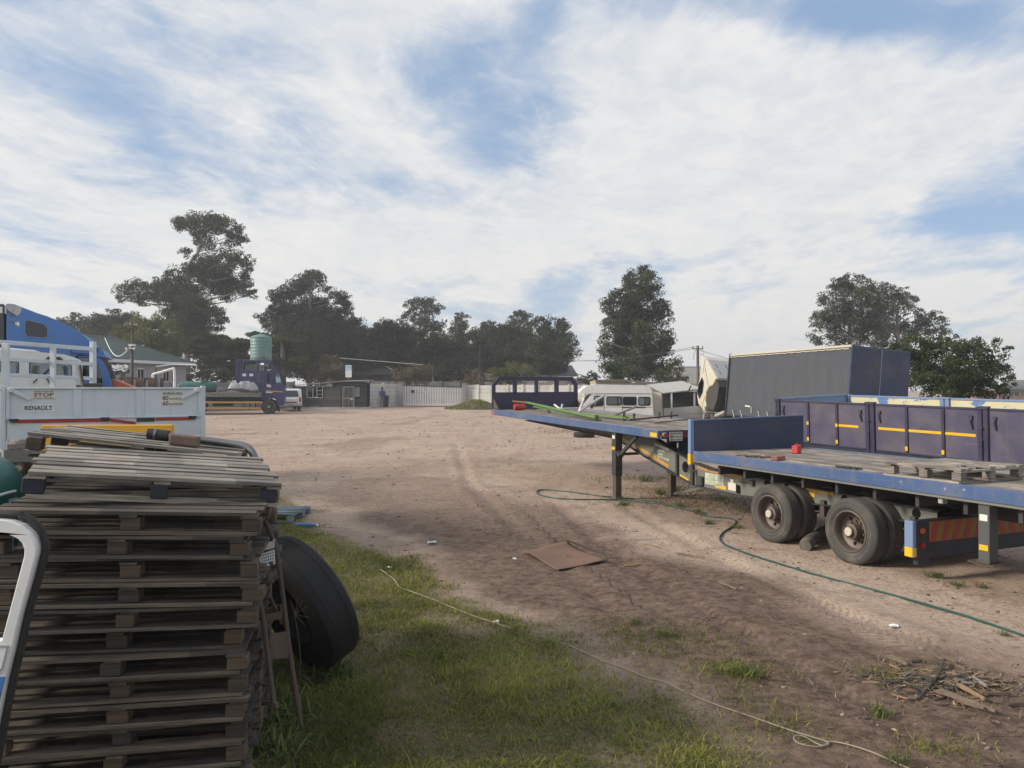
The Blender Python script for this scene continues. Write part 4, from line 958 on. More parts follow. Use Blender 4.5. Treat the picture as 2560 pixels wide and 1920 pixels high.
# ------------------------------------------------------------------ the white dropside trailer on the left
def white_trailer():
    yaw = R(29); T = thing('dropside_trailer', 'rusty white dropside trailer with road signs on its tailgate', 'trailer', (-6.27, 9.5, 0), (0, 0, yaw))
    Wd, L = 2.29, 3.4
    tg = MB().bx(.02, Wd - .02, 0.0, .03, 1.925, 2.285).build('tailgate', 'white_paint', T)
    MB().bx(.02, Wd - .02, -.025, .04, 2.285, 2.31).bx(.02, Wd - .02, -.02, .04, 1.905, 1.925).bx(.02, .06, -.02, -.0005, 1.926, 2.284).bx(Wd - .06, Wd - .02, -.02, -.0005, 1.926, 2.284).build('frame', 'white_paint', tg, bevel=.004)
    for a in (.74, 1.465): MB().bx(a, a + .095, -.018, -.0005, 1.926, 2.284).build('stiffener', 'white_paint', tg, bevel=.004)
    lw = MB().bx(.03, Wd - .03, 0.0, .03, 1.66, 1.903).build('lower_gate', 'white_paint', T)
    MB().bx(.14, 1.13, -.012, -.0005, 1.862, 1.903).bx(1.70, 2.12, -.012, -.0005, 1.862, 1.900).bar((1.14, -.008, 1.884), (1.46, -.02, 1.835), .012, .035, up=(0, 0, 1)).build('red_strip', 'red_reflector', lw)
    MB().bx(1.47, 1.69, -.008, -.0005, 1.85, 1.90).build('torn_patch', 'chassis_dark', lw)
    for a in (.10, 1.10, 2.16): MB().bx(a - .035, a + .035, -.04, -.0005, 1.87, 1.915).cyl((a - .05, -.03, 1.905), (a + .05, -.03, 1.905), .015).build('hinge', 'chassis_dark', lw)
    for a in (-.045, Wd - .025): MB().bx(a, a + .06, -.015, .06, 1.55, 2.33).build('corner_post', 'white_paint', T, bevel=.005)
    for s in (0, 1):
        x0 = Wd - .02 if s else .02; d = -1 if s else 1
        MB().bar((x0 + d * .06, -.04, 2.27), (x0 + d * .26, -.04, 2.16), .02, .045).cyl((x0 + d * .05, -.03, 2.275), (x0 + d * .05, -.06, 2.275), .032).build('latch_lever', 'white_paint', T, bevel=.004)
    f = lambda x0, z0, y0=-.004: (lambda a, c, t: (x0 + a, y0 - t, z0 + c))
    s1 = MB().bx(.29, .545, -.004, -.0005, 2.155, 2.275).build('stop_sign', 'sticker_white', tg)
    text('DRIVER INSTRUCTED', 'lettering', 'ink_brown', s1, f(.4175, 2.256), w=.22, h=.018, bold=.01)
    text('STOP', 'lettering', 'ink_brown', s1, f(.4175, 2.215), w=.215, h=.046, bold=.025)
    text('AT RAIL CROSSING', 'lettering', 'ink_brown', s1, f(.4175, 2.172), w=.22, h=.018, bold=.01)
    s2 = MB().bx(.195, .53, -.004, -.0005, 2.005, 2.095).build('maker_plate', 'white_clean', tg)
    tx = text('RENAULT', 'lettering', 'ink', s2, f(.3625, 2.05), w=.30, h=.05, bold=.02)
    sr = MB()     # serifs
    for i in range(7):
        cx = .3625 - .15 + .30 * (i + .5) / 7
        for z in (2.0265, 2.0735): sr.bx(cx - .017, cx + .017, -.0062, -.0041, z - .0022, z + .0022)
    sr.build('serifs', 'ink', s2)
    s3 = MB().bx(1.775, 2.045, -.004, -.0005, 2.06, 2.255).build('speed_sign', 'sticker_white', tg)
    text('MAXIMUM SPEEDS', 'lettering', 'ink_brown', s3, f(1.91, 2.23), w=.245, h=.026, bold=.01)
    MB().bx(1.79, 2.03, -.006, -.0042, 2.208, 2.212).build('underline', 'ink_brown', s3)
    text('80', 'lettering', 'ink_brown', s3, f(1.822, 2.165), w=.072, h=.058, bold=.02); text('Km/h WIDE TAR', 'lettering', 'ink_brown', s3, f(1.952, 2.155), w=.165, h=.028, bold=.01)
    text('60', 'lettering', 'ink_brown', s3, f(1.822, 2.095), w=.072, h=.058, bold=.02); text('Km/h OTHER ROADS', 'lettering', 'ink_brown', s3, f(1.952, 2.085), w=.165, h=.024, bold=.01)
    for x in (.0, Wd - .03):
        sd = MB().bx(x, x + .03, .062, L, 1.66, 2.29).build('side_board', 'white_paint', T)
    MB().bx(.0, Wd, L, L + .03, 1.58, 2.10).build('front_board', 'white_paint', T)
    MB().bx(.03, Wd - .03, .031, L, 1.54, 1.60).build('floor', 'deck_wood', T)
    MB().bx(.3, .4, .03, L + 1.0, 1.25, 1.54).bx(Wd - .4, Wd - .3, .03, L + 1.0, 1.25, 1.54).bx(.0, Wd, -.02, .05, 1.38, 1.535).bar((.35, L + 1, 1.2), (1.1, L + 2.2, 1.0), .08).bar((Wd - .35, L + 1, 1.2), (1.15, L + 2.2, 1.0), .08).bx(1.08, 1.18, L + 2.0, L + 2.1, 0.05, 1.0).build('chassis', 'chassis_grey', T)
    MB().cyl((.2, 1.6, .5), (Wd - .2, 1.6, .5), .06).build('axle', 'chassis_dark', T)
    MB().bx(.4, .5, 1.5, 1.7, .5, 1.25).bx(Wd - .5, Wd - .4, 1.5, 1.7, .5, 1.25).build('spring_hanger', 'chassis_dark', T)
    w = truck_wheel('wheel', .5, .28, True); w.parent = T; w.location = (.02, 1.6, .5)
    w2 = copy_tree(w, T); w2.location = (Wd - .02, 1.6, .5); w2.rotation_euler = (0, 0, math.pi)
    # oddments standing in the bed, their ends showing above the gate
    o = MB().bar((.95, 1.0, 1.62), (.80, 1.4, 2.62), .03, .05); tag(o.build('iron_bar', 'rusty_iron'), 'dark iron bar standing up out of the white trailer', 'bar').matrix_world = T.matrix_basis
    o = MB().bx(.84, 1.08, .25, .42, 1.602, 2.365); tag(o.build('wooden_block', 'interior_dark', bevel=.01), 'dark block standing in the white trailer behind its tailgate', 'block').matrix_world = T.matrix_basis
white_trailer()
# ------------------------------------------------------------------ vehicles standing behind the white trailer
def rounded(pts, r, n=4):
    """round the corners of a polygon"""
    out = []; N = len(pts)
    for i in range(N):
        p = Vector((*pts[i], 0)); a = Vector((*pts[i - 1], 0)); b = Vector((*pts[(i + 1) % N], 0))
        da, db = (a - p), (b - p); q = min(r, da.length * .45, db.length * .45)
        s, e = p + da.normalized() * q, p + db.normalized() * q
        for k in range(n + 1):
            t = k / n; v = s * (1 - t) ** 2 + p * 2 * t * (1 - t) + e * t * t; out.append((v.x, v.y))
    return out
def shrink(L, d):
    """offset a closed outline inwards (counter-clockwise positive)"""
    A = sum(L[i - 1][0] * L[i][1] - L[i][0] * L[i - 1][1] for i in range(len(L))); s = 1 if A > 0 else -1; out = []
    for i in range(len(L)):
        a, p, b = Vector(L[i - 1]), Vector(L[i]), Vector(L[(i + 1) % len(L)])
        e1, e2 = (p - a), (b - p)
        if e1.length < 1e-6 or e2.length < 1e-6: out.append((p.x, p.y)); continue
        n1 = Vector((-e1.y, e1.x)).normalized(); n2 = Vector((-e2.y, e2.x)).normalized(); n = (n1 + n2)
        n = n.normalized() if n.length > 1e-6 else n1
        q = p + n * d * s / max(.5, n.dot(n1)); out.append((q.x, q.y))
    return out
def window(parent, outline, f, gl='dark_glass', seal=.025, name='window', frame='rubber', t=(-.004, .006)):
    """glazing with a rubber surround lying on a body side"""
    w = MB().plate([shrink(outline, seal * .6)], f, t[0] + .002, t[1] - .002).build(name, gl, parent)
    MB().plate([outline, shrink(outline, seal)[::-1]], f, t[0] - .004, t[1]).build('surround', frame, w)
    return w
def yawed(D0, px0, phi):
    """an upright plane turned by phi; f maps enlarged photo coordinates and a depth behind the plane to a point"""
    x0 = (px0 - CX) / FPX * D0; tn = math.tan(phi); n = Vector((-math.sin(phi), math.cos(phi), 0))
    def f(u, v, t):
        k = (u / 6.382 - CX) / FPX; D = (D0 - tn * x0) / (1 - tn * k); return tuple(Vector((k * D, D, CAMZ + (HY - 740 - v / 6.382) / FPX * D)) + n * t)
    return f, (lambda u: f(u, 0, 0)[0]), (lambda v: f(px0 * 6.382, v, 0)[2])
def sleeper_truck():
    D = 17.0; k = D / FPX / 6.382
    T = thing('sleeper_truck', 'blue sleeper cab truck with peeling roof and orange bonnet', 'truck', (0, 0, 0))
    f, X, Z = yawed(17.0, 120, R(24))
    top = [(95, 125), (150, 120), (230, 132), (330, 172), (600, 275), (760, 325), (900, 385), (1040, 445), (1150, 500), (1300, 595), (1400, 690), (1460, 765), (1490, 830)]
    roof = MB().plate([[(95, 1500)] + top + [(1500, 960), (1200, 990), (1200, 1500)]], f, 0, 2.3).build('sleeper', 'truck_blue', T, bevel=.07, seg=3)
    low = MB().plate([[(95, 1501), (1200, 1501), (1790, 1501), (1785, 2300), (95, 2300)]], f, .02, 2.28).build('cab_base', 'truck_blue', T, bevel=.03)
    MB().plate([rounded([(1140, 830), (1580, 818), (1625, 850), (1690, 970), (1600, 975), (1505, 950), (1140, 925)], 12)], f, -.03, 2.33).build('sun_visor', 'truck_blue', T, bevel=.02)
    MB().plate([[(1130, 845), (1150, 845), (1150, 905), (1480, 925), (1480, 940), (1135, 918)]], f, -.034, -.0305).build('visor_trim', 'ink', T)
    # cab: door, glass, pillar
    cab = MB().plate([[(1200, 985), (1590, 975), (1700, 1150), (1790, 1390), (1790, 1500), (1200, 1500)], rounded([(1240, 1280), (1430, 1285), (1430, 1060), (1400, 985), (1330, 985), (1265, 1010), (1240, 1090)], 30)[::-1],
                      [(1545, 1400), (1630, 1400), (1625, 1330), (1600, 1200), (1560, 1060), (1545, 1060)]], f, .02, .09).build('cab_side', 'truck_blue', T, bevel=.008)
    MB().plate([[(1200, 985), (1590, 975), (1700, 1150), (1790, 1390), (1790, 1500), (1200, 1500)]], f, 2.2, 2.27).build('cab_side', 'truck_blue', T)
    MB().plate([[(1240, 1280), (1430, 1285), (1430, 1060), (1400, 985), (1330, 985), (1265, 1010), (1240, 1090)]], f, .05, .056).build('door_window', 'clear_glass', cab)
    MB().plate([[(1545, 1400), (1630, 1400), (1625, 1330), (1600, 1200), (1560, 1060), (1545, 1060)]], f, .05, .056).build('quarter_window', 'dark_glass', cab)
    MB().tube([f(1330, 1100, .03), f(1345, 1110, .03), f(1420, 1285, .03)], .022).build('window_bar', 'rubber', cab)
    MB().tube(catmull([f(1210, 1010, -.0), f(1230, 960, -.0), f(1290, 945, -.0), f(1450, 935, -.0)], 4), .016).build('door_seal', 'rubber', cab)
    MB().plate([[(1545, 1410), (1615, 1410), (1615, 1310), (1545, 1310)]], f, -.16, -.02).build('mirror', 'rubber', T, bevel=.02)
    MB().tube([f(1520, 830, -.08), f(1545, 850, -.09), f(1548, 890, -.08)], .02).build('grab_handle', 'rubber', T)
    b = MB()      # windscreen and bonnet
    b.hexa([f(1590, 975, .15), f(1790, 1390, .10), f(1790, 1390, 2.2), f(1590, 975, 2.15)], [f(1605, 975, .15), f(1800, 1390, .10), f(1800, 1390, 2.2), f(1605, 975, 2.15)]); b.build('windscreen', 'dark_glass', T)
    MB().plate([[(1775, 1330), (1790, 1318), (2120, 1450), (2190, 1520), (2250, 1700), (2250, 2150), (1792, 2150)]], f, .22, 2.05).build('bonnet', 'orange_paint', T, bevel=.06, seg=2)
    window(T, rounded([(390, 400), (430, 372), (700, 440), (765, 500), (765, 665), (700, 676), (430, 655), (390, 600)], 45), f, 'curtain_grey', 12, 'sleeper_window', 'light_blue_paint', (-.012, -.002))
    # fairing at the back and bare patches where the paint has gone
    MB().plate([[(-420, 122), (62, 122), (70, 1500), (-420, 1500)]], f, .0, 2.3).build('rear_fairing', 'curtain_grey', T, bevel=.03)
    MB().plate([[(66, 140), (94, 140), (94, 280), (66, 280)]], f, .03, 2.2).build('fairing_strip', 'white_clean', T)
    MB().plate([[(-60, 172), (35, 172), (35, 270), (-60, 270)]], f, -.004, -.001).build('white_patch', 'white_clean', T)
    MB().plate([[(105, 140), (160, 128), (235, 140), (330, 182), (343, 215), (325, 260), (300, 290), (268, 318), (235, 295), (215, 270), (180, 262), (160, 245), (125, 225), (102, 190)], [(190, 205), (205, 250), (225, 240), (210, 215)]], f, -.003, -.0005).build('bare_patch', 'galvanised', T)
    MB().plate([[(102, 200), (130, 235), (185, 265), (240, 300), (298, 300), (270, 330), (160, 335), (158, 295), (105, 280)]], f, -.0022, -.0004).build('primer_patch', 'seat_grey', T)
    MB().plate([[(125, 400), (230, 410), (245, 430), (240, 470), (270, 480), (225, 465), (180, 430)]], f, -.0025, -.0005).build('primer_patch', 'seat_grey', T)
    MB().plate([[(235, 420), (300, 410), (312, 440), (295, 490), (275, 470), (240, 450)]], f, -.0032, -.0006).build('bare_patch', 'sticker_white', T)
    MB().plate([[(1290, 1500), (1430, 1500), (1430, 1120), (1290, 1120)]], f, .6, 1.1).build('seat', 'seat_grey', T, bevel=.05)
    for x, y in ((1950, .0), (1950, 2.0), (300, .0), (300, 2.0)):
        w = truck_wheel('wheel', .5, .28, True); w.parent = T; p = f(x, 1500, y + (.02 if y == 0 else .28)); w.location = (p[0], p[1], .5 + .05); w.rotation_euler = (0, 0, R(90 + 24) if y == 0 else R(-90 + 24))
sleeper_truck()

def rear_minibus():
    D = 14.9; T = thing('white_minibus', 'white minibus parked between the steel rack and the blue truck', 'minibus', (0, 0, 0))
    f, X, Z = yawed(14.9, 120, R(25))
    wins = [rounded([(-330, 1225), (60, 1228), (60, 1050), (-330, 1045)], 25), rounded([(92, 1228), (296, 1235), (296, 1052), (92, 1048)], 25), rounded([(470, 1245), (800, 1265), (800, 1065), (470, 1058)], 25), rounded([(838, 1272), (1140, 1285), (1140, 1110), (1110, 1085), (838, 1078)], 25)]
    MB().plate([[(-700, 2350), (-700, 985), (0, 990), (1195, 1032), (1212, 1420), (1215, 2350)]] + [w[::-1] for w in wins], f, 0, .06).build('body_side', 'white_clean', T, bevel=.006)
    MB().plate([[(-700, 2350), (-700, 985), (0, 990), (1195, 1032), (1212, 1420), (1215, 2350)], ] + [w[::-1] for w in wins], f, 1.66, 1.72).build('body_side', 'white_clean', T)
    MB().hexa([f(1196, 1032, .06), f(1212, 1420, .06), f(1212, 1420, 1.66), f(1196, 1032, 1.66)], [f(1150, 1032, .06), f(1170, 1420, .06), f(1170, 1420, 1.66), f(1150, 1032, 1.66)]).build('end_panel', 'white_clean', T)
    MB().plate([rounded([(-700, 984), (-700, 880), (0, 872), (100, 868), (560, 890), (1010, 930), (1150, 968), (1192, 1008), (1194, 1031), (0, 989)], 20)], f, -.02, 1.74).build('roof', 'white_clean', T, bevel=.06, seg=3)
    MB().plate([[(-500, 866), (-500, 815), (120, 818), (545, 858), (566, 889), (100, 867)]], f, .18, 1.5).build('roof_pod', 'white_clean', T, bevel=.02)
    MB().plate([rounded([(732, 1008), (765, 968), (960, 972), (1008, 1018), (1008, 1024), (732, 1012)], 8)], f, -.03, -.0205).build('roof_notch', 'interior_dark', T)
    MB().plate([[(-700, 2349), (-700, 1300), (1205, 1345), (1212, 2349)]], f, .2, 1.6).build('inner_lining', 'interior_dark', T)
    for w in wins:
        g = MB().plate([shrink(w, -2)], f, .025, .03).build('window', 'clear_glass', T)
        MB().plate([shrink(w, -6), shrink(w, 8)[::-1]], f, -.006, -.0005).build('surround', 'rubber', g)
    MB().plate([[(805, 1272), (836, 1273), (836, 1075), (805, 1066)]], f, -.003, .05).build('door_pillar', 'white_clean', T)
    MB().plate([[(860, 1270), (915, 1275), (915, 1085), (860, 1080)]], f, .2, .24).build('seat_back', 'interior_dark', T)
    MB().plate([[(950, 1275), (1015, 1280), (1015, 1090), (950, 1088)]], f, .4, .44).build('seat_back', 'interior_dark', T)
    wp = MB(); wp.bar(f(690, 1255, -.03), f(795, 1165, -.03), .03).bar(f(715, 1255, -.03), f(805, 1405, -.03), .022).bar(f(530, 1390, -.03), f(600, 1320, -.03), .018); wp.build('wiper', 'rubber', T)
    for x in (-350, 900):
        for y in (0.02, 1.70):
            w = truck_wheel('wheel', .33, .2, True); w.parent = T; p = f(x, 1500, y); w.location = (p[0], p[1], .33 + float(gz(0, D))); w.rotation_euler = (0, 0, R(90 + 25) if y < 1 else R(-90 + 25))
rear_minibus()
def rack():
    T = thing('steel_rack', 'white painted steel rack of rails standing in front of the minibus', 'rack', (0, 0, 0))
    q = lambda zx, zy: at(zx / 6.382, 740 + zy / 6.382, 13.0 + 1.8 * max(-.3, zx) / 1490)
    for a, b, h in (((-300, 712), (1492, 848), .075), ((-300, 988), (1495, 1088), .068), ((-300, 1236), (1490, 1318), .065)): MB().bar(q(*a), q(*b), .05, h).build('rail', 'white_paint', T, bevel=.006)
    for x0, w, y0 in ((90, .115, 755), (845, .09, 830), (1470, .08, 730), (-250, .1, 740)):
        p = q(x0, y0); MB().bar(p, (p.x, p.y, gh(p.x, p.y)), w, .06, up=(0, 1, 0)).build('post', 'white_paint', T, bevel=.006)
    p = q(1490, 1010); MB().bar(q(1490, 730), q(1496, 1440), .085, .05, up=(0, 1, 0)).build('gusset_plate', 'white_paint', T)
rack()

# ------------------------------------------------------------------ the blue flatbed lorry in the distance
def lorry():
    D = 53.0; k = D / FPX / 2.911; g = float(gz(0, D))
    T = thing('flatbed_lorry', 'indigo flatbed lorry with crew cab and headboard facing right', 'lorry', ((672 - CX) / FPX * D, D, g), (0, 0, R(13)))
    X = lambda zx: (zx - 690) * k; Z = lambda zy: (562 - zy) * k
    f = lambda u, v, t: (X(u), t, Z(v))
    side = [(490, 430), (492, 255), (500, 244), (720, 246), (762, 254), (775, 290), (795, 350), (797, 440), (790, 500), (755, 500), (735, 455), (700, 438), (655, 455), (645, 500), (640, 430)]
    win = [(722, 346), (782, 346), (768, 290), (757, 268), (722, 266)]
    MB().plate([side, win[::-1]], f, 0, .06).build('cab_side', 'indigo_paint', T, bevel=.01)
    MB().plate([side, win[::-1]], f, 2.24, 2.30).build('cab_side', 'indigo_paint', T)
    MB().plate([[(490, 430), (492, 255), (500, 244), (506, 244), (506, 430)]], f, .06, 2.24).build('cab_back', 'indigo_paint', T)
    MB().plate([[(500, 244), (720, 246), (762, 254), (762, 258), (720, 252), (500, 250)]], f, .06, 2.24).build('cab_roof', 'indigo_paint', T)
    MB().plate([[(763, 258), (797, 345), (793, 346), (758, 258)]], f, .06, 2.24).build('windscreen', 'dark_glass', T)
    MB().plate([[(792, 350), (797, 440), (790, 500), (770, 500), (770, 350)]], f, .06, 2.24).build('front_panel', 'indigo_paint', T)
    MB().plate([win], f, .025, .032).build('door_window', 'clear_glass', T)
    MB().plate([[(510, 425), (700, 425), (700, 360), (510, 360)]], f, .3, 2.0).build('seats', 'interior_dark', T)
    window(T, rounded([(609, 335), (632, 335), (632, 262), (609, 262)], 6), f, 'dark_glass', 2, 'side_window', 'indigo_paint')
    window(T, rounded([(676, 335), (698, 335), (698, 262), (676, 262)], 6), f, 'dark_glass', 2, 'side_window', 'indigo_paint')
    for a in (507, 555): MB().plate([rounded([(a, 288), (a + 26, 288), (a + 26, 269), (a, 269)], 4)], f, -.006, -.001).build('bright_window', 'white_clean', T)  # sleeper windows bright with light, painted as plain white plates
    MB().plate([[(675, 365), (705, 368), (705, 350), (675, 345)]], f, -.005, -.001).build('door_badge', 'light_blue_letters', T)
    MB().plate([[(670, 398), (790, 405), (790, 397), (670, 388)]], f, -.005, -.001).build('orange_stripe', 'orange_stripe', T)
    MB().plate([[(670, 408), (718, 410), (718, 399), (670, 398.5)]], f, -.0045, -.001).build('white_stripe', 'sticker_white', T)
    MB().tube([f(660, 246, -.01), f(655, 440, -.01)], .02).tube([f(715, 250, -.01), f(712, 440, -.01)], .015).build('door_gap', 'ink', T)
    MB().bx(X(785), X(800), -.35, -.1, Z(330), Z(280)).tube([f(770, 270, -.05), f(792, 285, -.22)], .015).build('mirror', 'rubber', T)
    # headboard rack and roof fairing
    hb = MB()
    for y in (.05, .75, 1.5, 2.25): hb.bx(X(462), X(470), y - .04, y + .04, Z(430), Z(172))
    hb.bx(X(460), X(472), 0, 2.3, Z(180), Z(170)).bx(X(462), X(470), 0, 2.3, Z(430), Z(330)); hb.build('headboard', 'indigo_paint', T)
    MB().tube(catmull([f(462, 174, .05), f(560, 174, .05), f(660, 180, .05), f(700, 205, .05), f(722, 245, .05)], 5), .05).tube(catmull([f(462, 174, 2.2), f(660, 180, 2.2), f(700, 205, 2.2), f(722, 245, 2.2)], 5), .05).tube([f(660, 180, .05), f(660, 245, .05)], .045).tube([f(515, 174, .05), f(510, 245, .05)], .045).tube([f(612, 175, .05), f(606, 245, .05)], .04).tube([f(560, 174, .05), f(560, 174, 2.2)], .04).build('roof_rack', 'indigo_paint', T, smooth=50)
    MB().plate([[(500, 242), (500, 208), (600, 200), (655, 205), (655, 242)]], f, .4, 1.9).build('wind_deflector', 'dark_glass', T)
    # bed and chassis
    MB().plate([[(-60, 430), (-60, 404), (640, 404), (640, 430)]], f, -.66, 2.32).build('bed', 'deck_wood', T)
    MB().plate([[(-60, 434), (-60, 406), (640, 418), (640, 438)]], f, -.69, -.661).build('bed_rail', 'chassis_grey', T)
    MB().plate([[(-40, 465), (-40, 431), (645, 439), (645, 470)]], f, .7, 1.6).build('chassis', 'chassis_dark', T)
    sg = MB().plate([[(228, 480), (650, 482), (650, 470), (228, 468)]], f, -.6, -.56).plate([[(218, 522), (640, 524), (640, 511), (218, 508)]], f, -.6, -.56); sg.build('side_guard', 'orange_stripe', T)
    MB().plate([[(240, 508), (250, 508), (250, 430), (240, 430)]], f, -.55, -.5).plate([[(560, 510), (570, 510), (570, 440), (560, 440)]], f, -.55, -.5).build('guard_bracket', 'chassis_dark', T)
    MB().plate([[(300, 505), (440, 505), (440, 445), (300, 445)]], f, .35, .75).build('fuel_tank', 'chassis_dark', T, bevel=.05)
    for x in (690, 190, 60):
        for y in (.0, 2.3):
            w = truck_wheel('wheel', .5, .3, True); w.parent = T; w.location = (X(x), y, .5); w.rotation_euler = (0, 0, R(90) if y < 1 else R(-90))
    M = T.matrix_basis
    def place(o): o.matrix_world = M @ o.matrix_basis; return o
    G = thing('fuel_bowser', 'green plastic cylinder tank lying on the lorry bed', 'tank'); G.matrix_world = M @ Matrix.Translation((X(185), 1.0, Z(404) + .36))
    MB().lathe([(0, -1.22), (.30, -1.22), (.36, -1.12), (.36, 1.12), (.30, 1.22), (0, 1.22)], 28, Matrix.Rotation(R(90), 4, 'Y')).build('body', 'green_plastic', G, smooth=45)
    MB().cyl((.36, 0, .3), (.36, 0, .50), .28, .24, n=20).build('neck', 'green_plastic', G, smooth=45)
    MB().bx(-1.0, -.9, -.3, .3, -.36, -.1).bx(.9, 1.0, -.3, .3, -.36, -.1).build('cradle', 'chassis_dark', G)
    b = MB(); N, Mx = 16, 6
    def lump(x0, x1, z0, z1, y0, y1, seed):
        rg = random.Random(seed); gr = [[(x0 + (x1 - x0) * i / N, math.pi * j / Mx, z0 + (z1 - z0) * (.8 + .3 * rg.random()) * (1 - (abs(2 * i / N - 1)) ** 6 * .6)) for j in range(Mx + 1)] for i in range(N + 1)]
        V = [(x, (y0 + y1) / 2 - math.cos(a) * (y1 - y0) / 2, z0 + (h - z0) * math.sin(a) ** .5) for row in gr for (x, a, h) in row]
        F = [(i * (Mx + 1) + j, (i + 1) * (Mx + 1) + j, (i + 1) * (Mx + 1) + j + 1, i * (Mx + 1) + j + 1) for i in range(N) for j in range(Mx)]
        return MB().add(V, F)
    w = lump(X(415), X(622), Z(404), Z(326), -.62, -.03, 3).build('wrapped_bundle', 'plastic_wrap', smooth=60); tag(place(w), 'grey plastic wrapped bundle on the lorry bed behind its cab', 'bundle')
    p = MB()
    for i in range(9): p.tube(catmull([(X(350 + i * 3), -.64 + .04 * (i % 3), Z(400 - i * 2)), (X(430 + 10 * i), -.68, Z(380)), (X(520 + i * 8), -.68, Z(398)), (X(620), -.66, Z(388 + i * 2))], 4), .045, 6)
    tag(place(p.build('hose_coil', 'dark_pipes', smooth=60)), 'dark hoses heaped along the lorry bed in front of the bundle', 'hoses')
lorry()

def estate_car():
    D = 57.0; g = float(gz(0, D)); k = D / FPX / 2.911
    T = thing('white_car', 'white estate car seen from behind beside the lorry cab', 'car', ((752 - CX) / FPX * D + .15, D - .2, g), (0, 0, R(22)))
    # local: rear at y = 0, forward +y, x to the right; rear width 1.72
    prof = [(0.05, .42), (0, .62), (.02, .95), (.10, 1.05), (.42, 1.62), (.62, 1.70), (2.6, 1.68), (3.3, 1.12), (4.3, 1.0), (4.5, .8), (4.5, .42)]
    f = lambda u, v, t: (-1.72 + t, u, v)
    bd = MB().plate([prof], f, 0, 1.72).build('body', 'white_clean', T, bevel=.10, seg=3)
    window(T, rounded([(.62, 1.12), (1.45, 1.1), (1.45, 1.58), (.85, 1.60), (.72, 1.55)], .06), f, 'dark_glass', .03, 'side_window')
    window(T, rounded([(1.52, 1.1), (2.95, 1.12), (2.5, 1.58), (1.52, 1.58)], .06), f, 'dark_glass', .03, 'side_window')
    sl = lambda u, v, t: (-.86 + u, .105 + (v - 1.05) * .56 + t, v)
    window(T, rounded([(-.66, 1.10), (.66, 1.10), (.56, 1.54), (-.56, 1.54)], .08), sl, 'dark_glass', .03, 'rear_window', 'rubber', (-.02, .0))
    for x in (-1.66, -.20): MB().bx(x, x + .14, -.03, .06, .72, 1.06).build('tail_lamp', 'red_lens', T, bevel=.02)
    MB().bx(-1.35, -.38, -.025, .04, .64, .74).build('red_panel', 'red_reflector', T)
    MB().bx(-1.74, .02, -.10, .12, .42, .58).build('bumper', 'galvanised', T, bevel=.04, seg=2)
    MB().tube([(-.95, -.1, .45), (-.8, -.32, .48), (-.8, -.36, .55)], .03).build('tow_bar', 'chassis_dark', T)
    MB().tube([(-1.5, .5, 1.74), (-1.5, 2.4, 1.74)], .02).tube([(-.22, .5, 1.74), (-.22, 2.4, 1.74)], .02).build('roof_rail', 'rubber', T)
    for x in (-1.70, -.02):
        for y in (.85, 3.6):
            w = truck_wheel('wheel', .33, .2, True); w.parent = T; w.location = (x, y, .33); w.rotation_euler = (0, 0, 0 if x < -1 else math.pi)
estate_car()
